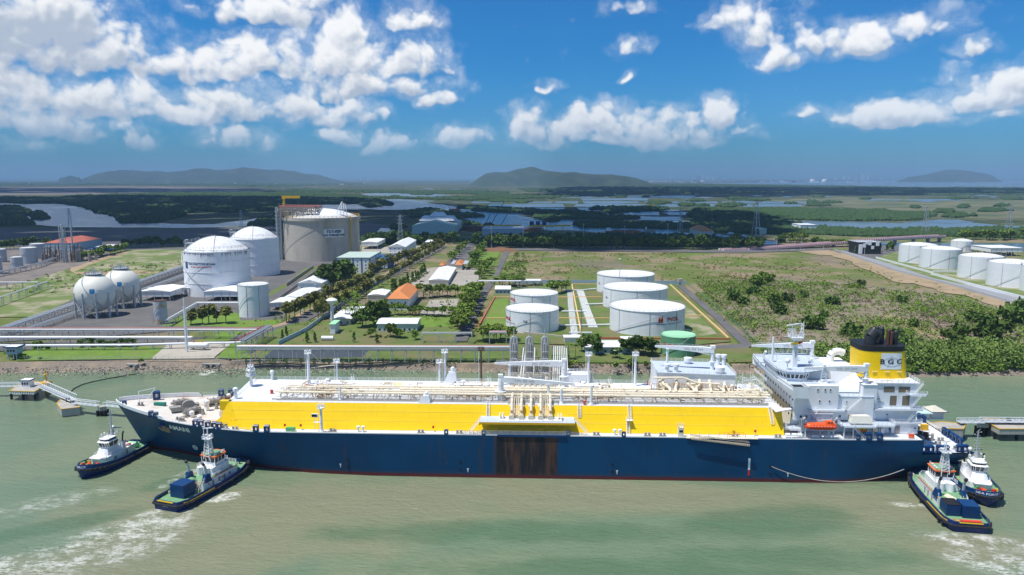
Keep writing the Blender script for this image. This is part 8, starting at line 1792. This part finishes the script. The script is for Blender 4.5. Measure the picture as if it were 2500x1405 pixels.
def catwalk(a, c, za, zb, label, wd=1.8, hh=1.6):
    A = P3(*a, za); C = P3(*c, zb); rt = empty('catwalk', tuple(A), 0, label, 'catwalk'); d = C-A; L_ = d.length; d.normalize(); n_ = Vector((-d.y, d.x, 0)).normalized()*wd/2; m2 = max(3, int(L_/2.4)); b = MB()
    for s in (-1, 1):
        for z in (0, hh): b.bar(n_*s+Vector((0, 0, z)), d*L_+n_*s+Vector((0, 0, z)), .22)
        for i in range(m2): b.bar(n_*s+d*L_*i/m2, n_*s+d*L_*(i+1)/m2+Vector((0, 0, hh)), .14); b.bar(n_*s+d*L_*i/m2, n_*s+d*L_*i/m2+Vector((0, 0, hh)), .14)
    b.build('truss', M['white'], rt); b = MB(); b.add([tuple(-n_), tuple(n_), tuple(d*L_+n_), tuple(d*L_-n_)], [(0, 1, 2, 3)]); b.build('walkway', M['steel'], rt)
catwalk((-70,945),(58,943), 4.8, 4.8, 'white lattice catwalk entering from the left frame edge'); catwalk((100,943),(180,978), 5.2, 4.6, 'white lattice catwalk between platform and dolphin', 3.0, 2.2); catwalk((180,984),(240,991), 4.4, 4.4, 'white lattice catwalk from the dolphin to the small pier'); catwalk((256,990),(310,995), 4.4, 4.4, 'white lattice catwalk ending behind the bow')
b = MB(); ps = [P3(px, py, .1) for px, py in ((172,958),(180,950),(200,940),(225,933),(260,926),(300,919),(351,911))]; b.path(ps, .35, 6); b.build('floating_boom', M['rubber'], None, label='dark curved floating boom on the water left of the outfall', cat='boom')
platform('mooring_platform', [(2262,1046),(2352,1048),(2358,1036),(2300,1030),(2262,1034)], 5.0, 1.5, 'concrete jetty platform with pale hut just right of the stern', piles=True)
platform('mooring_dolphin', [(2422,1038),(2440,1048),(2560,1048),(2560,1030),(2440,1024),(2400,1022)], 5.0, 2.8, 'concrete mooring dolphin at the right frame edge')
platform('catwalk_pier', [(2385,1036),(2415,1036),(2413,1030),(2388,1030)], 5.2, 3.8, 'narrow concrete pier carrying the walkway on the right', stripe=False)
catwalk((2340,1031),(2400,1031), 6.0, 6.0, 'walkway with pipes from the right hand platform', 2.5, 1.2); catwalk((2395,1029),(2560,1030), 6.0, 6.0, 'walkway leading out to the right frame edge', 2.5, 1.2)
x, y = G(2262, 1032, 5); rt = empty('jetty_hut', (x, y+6, 5), 0, 'hut with pale green roof on the jetty behind the stern deck', 'hut'); b = MB(); b.box((-6, -3, 0), (3, 3, 2.6)); b.box((4, -2, 0), (9, 3, 3.2)); b.build('wall', M['white'], rt); b = MB(); b.box((-7, -4, 2.6), (3.6, 4, 3)); b.build('roof', pm('mint_roof', (.50,.66,.62), .7), rt); b = MB(); b.prism([(3.5, -3), (10, -3), (10, 4), (3.5, 4)], 3.2, 4.8, None, [(6, 0), (7, 0), (7, 1), (6, 1)]); b.build('tower_roof', M['wallcream'], rt); b = MB(); b.box((3.4, -3.1, 3.0), (10.1, 4.1, 3.25)); b.build('roof_rim', M['royal'], rt)
b = MB(); b.cyl(0, 0, 0, 1.6, .9, 10); o = b.build('jetty_bollard', M['black'], None, label='black mooring hook on the dolphin at the right frame edge', cat='mooring hook'); o.location = (*G(2462, 1033, 5), 5)
b = MB(); b.cyl(0, 0, 0, 1.5, .8, 10); o = b.build('jetty_bollard', M['black'], None, label='black mooring hook on the squat dolphin at the left', cat='mooring hook'); o.location = (*G(166, 981, 3.6), 3.6)
# lamp posts, masts, pylons
def pole(px, py, hgt, label, group, lamp=True, r_=.16, name='lamp_post', mat='steel'):
    x, y = G(px, py); rt = empty(name, (x, y, LZ), 0, label, 'lamp post', group); b = MB(); b.cyl(0, 0, -.2, hgt, r_, 6, r_*.6); b.build('post', M[mat], rt)
    b = MB(); b.cb((0, 0, hgt), (1.4, .5, .3)) if lamp else b.cyl(0, 0, hgt, hgt+.8, .9, 8); b.build('lamp', M['white'], rt)
for i, px in enumerate((1200, 1277, 1352, 1424, 1524, 1629, 1736)): pole(px, 606, 30+(i % 2)*3, 'tall slender light mast along the shaded far road', 'light masts on the far road', r_=.4)
pole(1418, 850, 23, 'dark tall light mast in front of the compound pipes', None, True, .35, mat='grey'); pole(1512, 722, 30, 'slender light mast rising behind the rearmost oil tank', None, False, .35); pole(1185, 838, 7, 'short light pole', None) if False else None
for i, (px, py) in enumerate(((1152,765),(1163,738),(1178,712),(1138,795),(870,745),(912,706),(963,668),(1004,640),(740,790),(1033,620),(770,722))): pole(px, py, 9, 'street light among the trees along the terminal roads', 'street lights of the terminal roads')
for i, (px, py) in enumerate(((98,880),(294,880),(558,880),(640,880),(1500,893),(1675,893))): pole(px, py, 8, 'slim light pole at the top of the river bank', 'light poles on the bank', r_=.1)
for px, py in ((2256,622),(2320,612),(2110,628),(2010,612),(1955,612),(1895,616)): pole(px, py, 17, 'slim light mast near the curved bridge', 'light masts by the bridge', r_=.3)
def pylon(px, py, hgt, label, group):
    x, y = G(px, py); rt = empty('pylon', (x, y, LZ), .4, label, 'pylon', group); b = MB(); q0 = hgt*.09
    for sx_ in (-1, 1):
        for sy_ in (-1, 1): b.bar((sx_*q0, sy_*q0, 0), (sx_*.8, sy_*.8, hgt), .4)
    for i in range(8):
        f, g = i/8, (i+1)/8; a_, c_ = q0*(1-f)+.8*f, q0*(1-g)+.8*g
        for s in (-1, 1): b.bar((-a_, s*a_, f*hgt), (c_, s*c_, g*hgt), .2); b.bar((a_, s*a_, f*hgt), (-c_, s*c_, g*hgt), .2)
    b.build('lattice', M['steel'], rt); b = MB()
    for f in (.72, .84, .95): b.bar((-hgt*.11, 0, hgt*f), (hgt*.11, 0, hgt*f), .5)
    b.build('cross_arm', M['steel'], rt)
for q in ((1845,582,58), (2258,575,50), (2462,572,52), (1660,566,42), (172,560,40), (590,560,36), (978,600,44)): pylon(*q, 'lattice power pylon standing in the shaded marsh', 'power pylons across the marsh')
x, y = G(457, 862); rt = empty('flare_mast', (x, y, LZ), 0, 'tall thin vent mast beside the horizontal white vessel at the left lot', 'mast'); b = MB(); b.cyl(0, 0, 0, 31, .5, 8, .3)
for i in range(10): b.bar((-.9, 0, i*2.6), (.9, 0, i*2.6+2.6), .14); b.bar((.9, 0, i*2.6), (-.9, 0, i*2.6+2.6), .14)
b.bar((-.9, 0, 0), (-.7, 0, 26), .2); b.bar((.9, 0, 0), (.7, 0, 26), .2); b.build('mast_lattice', M['white'], rt)
x, y = G(485, 856); rt = empty('gas_vessel', (x, y, LZ), 0, 'horizontal white pressure vessel beside the vent mast', 'pressure vessel'); b = MB(); b.tube((-4.5, 0, 3), (4.5, 0, 3), 1.5, 16); b.sph((-4.5, 0, 3), 1.5, 14, 8); b.sph((4.5, 0, 3), 1.5, 14, 8); b.build('vessel_shell', M['white'], rt, smooth=True); b = MB(); b.box((-3.4, -1, 0), (-2.8, 1, 2)); b.box((2.8, -1, 0), (3.4, 1, 2)); b.build('saddle', M['concrete'], rt); b = MB(); b.rail([(-2.5, -1, 4.5), (2.5, -1, 4.5), (2.5, 1, 4.5), (-2.5, 1, 4.5)], 1, 1.2, .12, 2, close=True); b.build('vessel_platform', M['dkyellow'], rt)
x, y = G(800, 833); rt = empty('gas_vessel', (x, y, LZ), 0, 'low horizontal white vessel just above the long rack', 'pressure vessel'); b = MB(); b.tube((-3.5, 0, 1.8), (3.5, 0, 1.8), 1.3, 14); b.build('vessel_shell', M['white'], rt, smooth=True)
# fences and walls
def fence(pix, label, h=2.2, mat='steel', solid=False, sp=3.5, name='fence', z=LZ):
    P = [Vector((*G(*p), z)) for p in pix]; b = MB()
    if solid:
        for a, c in zip(P, P[1:]): d = (c-a).normalized(); n_ = Vector((-d.y, d.x, 0))*.18; b.prism([tuple((a-n_).xy), tuple((c-n_).xy), tuple((c+n_).xy), tuple((a+n_).xy)], z-.2, z+h)
    else: b.rail(P, h, sp, .1, 3)
    b.build(name, M[mat], None, label=label, cat='wall' if solid else 'fence')
fence([(750,810),(838,745),(975,662),(1060,608)], 'long pale blue wall that follows the street trees up the terminal', 3.2, 'bluewall', True, name='boundary_wall')
fence([(680,845),(750,810)], 'short lower piece of pale blue wall above the long rack', 3.0, 'bluewall', True, name='boundary_wall')
fence([(1255,693),(1460,693)], 'pale blue wall behind the left oil tanks', 3.4, 'bluewall', True, name='boundary_wall'); fence([(1600,695),(1675,695)], 'pale blue wall right of the rearmost oil tank', 3.4, 'bluewall', True, name='boundary_wall')
fence([(1678,695),(1768,770),(1818,815),(1842,838)], 'green wire fence beside the road right of the compound', 3.0, 'greentank'); fence([(1842,838),(1880,872)], 'green wire fence running down to the mangrove', 3.0, 'greentank')
fence([(60,881),(380,881),(560,882)], 'thin wire fence along the top of the left bank', 2.4, 'steel'); fence([(600,884),(1260,885)], 'dark green wire fence below the long rack', 2.0, 'greentank'); fence([(590,878),(640,850)], 'grey fence stair beside the end of the long rack', 2.2, 'steel')
fence([(2138,632),(2210,652),(2277,670)], 'white and red bund wall in front of the two left tanks of the right group', 2.6, 'white', True, name='boundary_wall'); fence([(2277,666),(2345,667)], 'white bund wall between the right hand tanks', 2.4, 'white', True, name='boundary_wall'); fence([(2272,672),(2380,702),(2560,748)], 'long white bund wall along the right hand road', 3.0, 'white', True, name='boundary_wall'); fence([(2036,612),(2180,662),(2340,704),(2600,782)], 'grey boundary wall above the sandy strip on the right', 2.6, 'steel', True, name='boundary_wall')
fence([(700,700),(765,655)], 'dark concrete bund wall right of the domed tanks', 3.4, 'concrete', True, name='boundary_wall'); fence([(560,640),(690,640)], 'low dark bund wall behind the rear domed tank', 3, 'concrete', True, name='boundary_wall'); fence([(665,745),(790,652)], 'dark grey pipe lined wall down to the workshops', 2.6, 'grey', True, name='boundary_wall')
# small concrete tower, outfalls, mound
x, y = G(1660, 698); rt = empty('water_tank_tower', (x, y, LZ), 0, 'small grey concrete tower at the back corner of the compound', 'tower'); b = MB(); b.box((-1.6, -1.6, 3), (2, 1.6, 6.4)); b.box((-1.2, -1.2, 0), (.6, 1.2, 3)); b.build('tower_block', M['concrete'], rt)
def outfall(px, py, n_, label):
    x, y = G(px, py, 0); rt = empty('outfall', (x, y, 0), 0, label, 'outfall'); w_ = 1.9*n_+.8; b = MB(); b.box((-w_, 1.6, -1), (w_, 3.2, 3.2)); b.prism([(-w_-.4, -1.5), (-w_, -1.5), (-w_, 3), (-w_-.4, 3)], -1, 1.2, None, [(-w_-.4, 1), (-w_, 1), (-w_, 3), (-w_-.4, 3)]); b.box((w_, -1, -1), (w_+.4, 3, 3.2)); b.build('headwall', M['concrete'], rt)
    for i in range(n_): b = MB(); cx_ = (i-(n_-1)/2)*3.2; b.tube((cx_, 1.7, 1.4), (cx_, 1.5, 1.4), 1.25, 16); b.build('pipe_mouth', M['black'], rt)
outfall(512, 905, 2, 'twin mouthed concrete outfall pouring into the channel above the bow'); outfall(318, 906, 1, 'single mouthed concrete outfall in the left bank'); outfall(1140, 903, 1, 'small dark outfall in the bank behind the red mast')
x, y = G(1215, 614); b = MB(); b.rev(0, 0, [(26, 0), (18, 2.5), (8, 4), (.01, 4.6)], 14); b.xf(lambda a, c, z: (a*1.2+x, c*.5+y, z*(1+.3*math.sin(a*.4+c))+LZ)); b.build('earth_mound', pm('dug_earth', (.19,.10,.055), .95, .3, .2), None, label='brown mound of dug earth at the top of the small side road', cat='mound')
b = MB(); x, y = G(560, 913, 0); b.tube((x-1.6, y, .1), (x+1.6, y-.5, .3), .4, 6); b.build('drifting_log', M['brown'], None, label='short dark drifting log on the channel right of the twin outfall', cat='log')
# bridge with painted kerb
def deckbridge():
    PX = [(1760,612,4.4),(1820,610,4.8),(1900,605,6),(1990,598,8),(2080,591,10.5),(2170,584,12),(2250,579.5,12.5),(2300,577.5,12.5)]; P = [P3(px, py, z) for px, py, z in PX]
    rt = empty('road_bridge', tuple(P[0]), 0, 'long curved road bridge with red and white painted parapet', 'bridge'); o = P[0]; b = MB(); n_ = len(P); L_ = []
    Q = []
    for i in range(n_-1):
        for k in range(16): Q.append(P[i].lerp(P[i+1], k/16))
    Q.append(P[-1]); vs = []
    for i, p in enumerate(Q): d = (Q[min(i+1, len(Q)-1)]-Q[max(i-1, 0)]).normalized(); nn = Vector((-d.y, d.x, 0)).normalized()*6; vs += [tuple(p-o-nn), tuple(p-o+nn), tuple(p-o+nn+Vector((0, 0, -1.8))), tuple(p-o-nn+Vector((0, 0, -1.8)))]
    b.add(vs, [(i*4+j, (i+1)*4+j, (i+1)*4+(j+1) % 4, i*4+(j+1) % 4) for i in range(len(Q)-1) for j in range(4)]); b.build('bridge_deck', M['concrete'], rt)
    b = MB()
    for s in (-1, 1):
        for i in range(len(Q)-1):
            for h_ in (0, 1):
                a, c = Q[i].lerp(Q[i+1], h_/2)-o, Q[i].lerp(Q[i+1], (h_+1)/2)-o; d = (c-a).normalized(); nn = Vector((-d.y, d.x, 0)).normalized()*6*s; b.k = h_
                b.bar(a+nn+Vector((0, 0, .9)), c+nn+Vector((0, 0, 1.0)), 2.6)
    b.build('parapet', [M['white'], pm('parapet_red', (.62,.10,.10), .7)], rt)
    for i in range(20, len(Q), 9): b = MB(); p = Q[i]-o; hh = Q[i].z-LZ; b.cb((p.x, p.y, p.z-1.8-hh/2), (1.6, 8, hh+1)); b.build('pier', M['concrete'], rt)
deckbridge()
# ships and the steel yard on the river
def barge(px0, px1, py, hgt, label, mat='bundred'):
    A, C = Vector((*G(px0, py, 4.2), 4.2)), Vector((*G(px1, py, 4.2), 4.2)); L_ = (C-A).length; rt = empty('barge', tuple((A+C)/2), 0, label, 'barge', None); b = MB(); w_ = L_*.09
    b.prism([(-L_/2, -w_), (L_*.44, -w_), (L_/2, 0), (L_*.44, w_), (-L_/2, w_)], 0, hgt); b.build('hull', M[mat], rt); b = MB(); b.box((-L_*.47, -w_*.7, hgt), (-L_*.36, w_*.7, hgt+5)); b.build('deckhouse', M['white'], rt); b = MB(); b.box((-L_*.3, -w_*.6, hgt), (L_*.38, w_*.6, hgt+1.0)); b.build('cargo_hatch', M['brown'], rt)
barge(1478, 1566, 571, 5, 'long red barge moored in the shaded river, right of the steel yard'); barge(1096, 1124, 516, 6, 'small dark red ship out on the river beyond the green hall'); barge(1575, 1600, 566, 4, 'small grey vessel just right of the long red barge', 'grey')
x, y = G(1220, 566); rt = empty('steel_yard', (x, y, LZ), 0, 'stacked rusty steel frames and yellow modules in the riverside yard', 'steel stacks'); r_ = random.Random(41); b = MB(); RS = pm('rusty_steel', (.20,.095,.06), .9, .3, .2)
for i in range(34):
    xx = r_.uniform(-75, 70); yy = r_.uniform(-30, 60); w_, d_, h_ = r_.uniform(8, 26), r_.uniform(6, 14), r_.uniform(3, 9); 
    for z in range(0, int(h_), 3): b.cb((xx, yy, z+1), (w_, d_, 1.2))
    for k in range(4): b.bar((xx-w_/2+k*w_/3, yy-d_/2, 0), (xx-w_/2+k*w_/3, yy-d_/2, h_), .7)
    b.build('steel_frame', RS, rt); b = MB()
for i in range(14): xx = r_.uniform(-80, 120); yy = r_.uniform(50, 90); b.cb((xx, yy, 6), (r_.uniform(14, 34), 4, 3)); b.bar((xx, yy, 0), (xx, yy, 6), 1.5)
b.build('yellow_modules', M['dkyellow'], rt); b = MB(); [b.cb((60+i*12, 80, 10), (8, 8, 8)) for i in range(3)]; b.build('blue_modules', M['royal'], rt)
for px, py, L_, a_ in ((1195,560,62,.5), (1222,556,48,1.0), (1172,572,40,.3)):
    x, y = G(px, py); rt = empty('crawler_crane', (x, y, LZ), 0, 'crawler crane with slanting lattice jib in the riverside steel yard', 'crane', 'cranes in the steel yard'); b = MB(); b.cb((0, 0, 2.5), (8, 6, 4)); b.build('crane_body', M['dkyellow'], rt); b = MB(); b.bar((0, 0, 3), (L_*math.cos(1.1), 0, L_*.85), 1.1); b.build('jib', M['brown'], rt)
# far town and port along the horizon
r_ = random.Random(55)
def farbox(px, py, wm, hm, mat, label, group, cat='building', name='distant_building'):
    x, y = G(px, py); rt = empty(name, (x, y, LZ), r_.uniform(-.3, .3), label, cat, group); b = MB(); b.box((-wm/2, -wm*.2, 0), (wm/2, wm*.2, hm)); b.build('wall', M[mat], rt); b = MB(); b.box((-wm/2-1, -wm*.2-1, hm), (wm/2+1, wm*.2+1, hm+2)); b.build('roof', M['roofwhite' if mat != 'redroof' else 'redroof'], rt)
for i in range(60): farbox(r_.choice((r_.uniform(0, 420), r_.uniform(420, 1000))), r_.uniform(441, 452), r_.uniform(15, 60), r_.uniform(6, 16), r_.choice(('white', 'wallcream', 'redroof', 'white')), 'low pale building of the distant town left of the wooded hill', 'distant town on the left')
for i in range(26): farbox(r_.uniform(1140, 1560), r_.uniform(442, 450), r_.uniform(15, 60), r_.uniform(6, 14), r_.choice(('white', 'wallcream', 'redroof')), 'low pale building at the foot of the middle hill', 'distant houses below the middle hill')
for i in range(70): farbox(r_.uniform(1560, 2100), r_.uniform(440.5, 446.5), r_.uniform(30, 120), r_.uniform(10, 34), r_.choice(('white', 'wallcream', 'redroof', 'steel', 'white')), 'low building of the distant port right of the middle hill', 'distant port buildings')
for px, wm, hm in ((1705,110,150),(1716,60,190),(1728,90,150),(1740,60,120),(2005,70,190),(2015,90,170),(2108,120,210),(2118,60,190),(2060,60,150),(2072,50,120),(2090,60,100),(2040,60,110),(2180,70,90),(2200,60,110),(1980,70,120),(1755,60,80),(2150,50,90),(2135,50,110),(1770,80,60),(1960,50,80)): farbox(px, 440, wm, hm*1.35, 'grey' if px % 3 == 1 else 'bluewall' if px % 2 else 'white', 'pale tower block on the skyline of the distant seaside city', 'tower blocks of the distant city', name='tower_block')
for px, h_ in ((1637,230),(2102,330),(1480,60),(880,170),(1690,120),(2120,100)): farbox(px, 441, 28, h_, 'white', 'slim pale chimney standing on the far horizon', 'chimneys on the horizon', 'chimney', 'chimney')
for px, wm in ((1610,420),(1735,420),(1500,160)): farbox(px, 445, wm, 40, 'roofwhite', 'long white roofed warehouse of the distant port', 'long port warehouses', 'warehouse', 'distant_warehouse')
for px in (1983, 2012): x, y = G(px, 446); rt = empty('distant_dome', (x, y, LZ), 0, 'white dome topped storage tank in the distant port', 'storage tank', 'domes in the distant port'); b = MB(); b.cyl(0, 0, 0, 45, 52, 20); b.build('shell', M['tankwhite'], rt, smooth=True); b = MB(); b.sph((0, 0, 44), 51, 20, 8, .5); b.build('roof', M['roofwhite'], rt, smooth=True)

# road vehicles
def car(px, py, rz, mat, label, big=False):
    x, y = G(px, py); rt = empty('fire_truck' if big else 'parked_car', (x, y, LZ+.1), rz, label, 'truck' if big else 'car'); k = 1.9 if big else 1
    b = MB(); b.prism([(-2.2*k, -.9), (2.2*k, -.9), (2.2*k, .9), (-2.2*k, .9)], .35, .95*k, None, [(-2.1*k, -.85), (2.1*k, -.85), (2.1*k, .85), (-2.1*k, .85)]); b.build('body', M[mat], rt)
    b = MB(); b.prism([(-1.5*k, -.8), (1.0*k, -.8), (1.0*k, .8), (-1.5*k, .8)], .95*k, 1.5*k, None, [(-1.1*k, -.65), (.5*k, -.65), (.5*k, .65), (-1.1*k, .65)]); b.build('cabin', M['glass' if not big else 'red'], rt)
    for sx_ in (-1.35*k, 1.35*k):
        for s in (-1, 1): b = MB(); b.tube((sx_, s*.75, .35*k**.5), (sx_, s*.95, .35*k**.5), .36*k**.5, 10); b.build('wheel', M['rubber'], rt)
for q in ((1078, 748, 1.4, 'white', 'white car on the small car park, left one'), (1096, 747, 1.4, 'grey', 'grey car on the small car park, right one'), (1140, 690, .3, 'white', 'white car parked at the right edge of the plaza'), (1030, 690, .2, 'royal', 'blue car parked at the left edge of the plaza'), (1936, 611, 0, 'white', 'white car on the far road below the bridge, left one'), (1958, 611, 0, 'white', 'white car on the far road below the bridge, right one'), (2110, 617, .2, 'white', 'white car in front of the black and white office block'), (820, 738, 1.1, 'white', 'white car driving on the terminal road between the street trees')): car(*q)
car(786, 654, .5, 'red', 'red fire truck on the apron beside the concrete bund wall', True)
# ------------------------------------------------------------------ clouds high over the plain: they shade the middle distance
cloudm = pm('cloud_white', (.85,.86,.88), 1, .03, .001)
def cloud(ps, alt, sd, cell=150.):
    r = random.Random(sd); P = [G(*p, 4) for p in ps]
    off = (sunv.x/sunv.z*alt, sunv.y/sunv.z*alt)
    b = MB(); xs = [p[0] for p in P]; ys = [p[1] for p in P]
    def ins(x, y):
        c = False; j = len(P)-1
        for i in range(len(P)):
            if (P[i][1] > y) != (P[j][1] > y) and x < (P[j][0]-P[i][0])*(y-P[i][1])/(P[j][1]-P[i][1])+P[i][0]: c = not c
            j = i
        return c
    y = min(ys)
    while y < max(ys):
        c_ = cell*max(1, y/3500); x = min(xs)
        while x < max(xs):
            q, w_ = x+r.uniform(-.4, .4)*c_, y+r.uniform(-.4, .4)*c_
            if ins(q, w_) and r.random() < .93: b.sph((q+off[0], w_+off[1], alt), c_*r.uniform(.6, .95), 9, 5, .55)
            x += c_
        y += c_
    b.build('cloud', cloudm, smooth=True, kind='stuff')
cloud([(-500,602),(300,602),(450,603),(700,596),(900,584),(1000,590),(1130,597),(1300,606),(1500,611),(1800,608),(1890,596),(1870,566),(1900,540),(1850,524),(1500,508),(1250,506),(1050,496),(870,486),(600,482),(300,480),(-500,482)], 2500, 1, 75.)
cloud([(-300,472),(700,470),(600,461),(-300,459)], 3600, 2, 130.)
cloud([(1300,478),(1650,484),(2000,478),(2600,474),(2600,463),(2100,459),(1400,457)], 3600, 3, 130.)
# ------------------------------------------------------------------ the hazy air
b = MB(); b.box((-24000, -60, -3.0), (24000, 30000, 470))
hm = bpy.data.materials.new('haze'); hm.use_nodes = True; t_ = NT(hm.node_tree); t_.n.remove(t_.n['Principled BSDF'])
pv = t_.new('ShaderNodeVolumePrincipled'); pv.inputs['Color'].default_value = (.44,.70,1,1); pv.inputs['Density'].default_value = 5.4e-5; pv.inputs['Anisotropy'].default_value = .1
t_.l.new(pv.outputs[0], t_.n['Material Output'].inputs['Volume'])
b.build('haze', hm, kind='stuff')
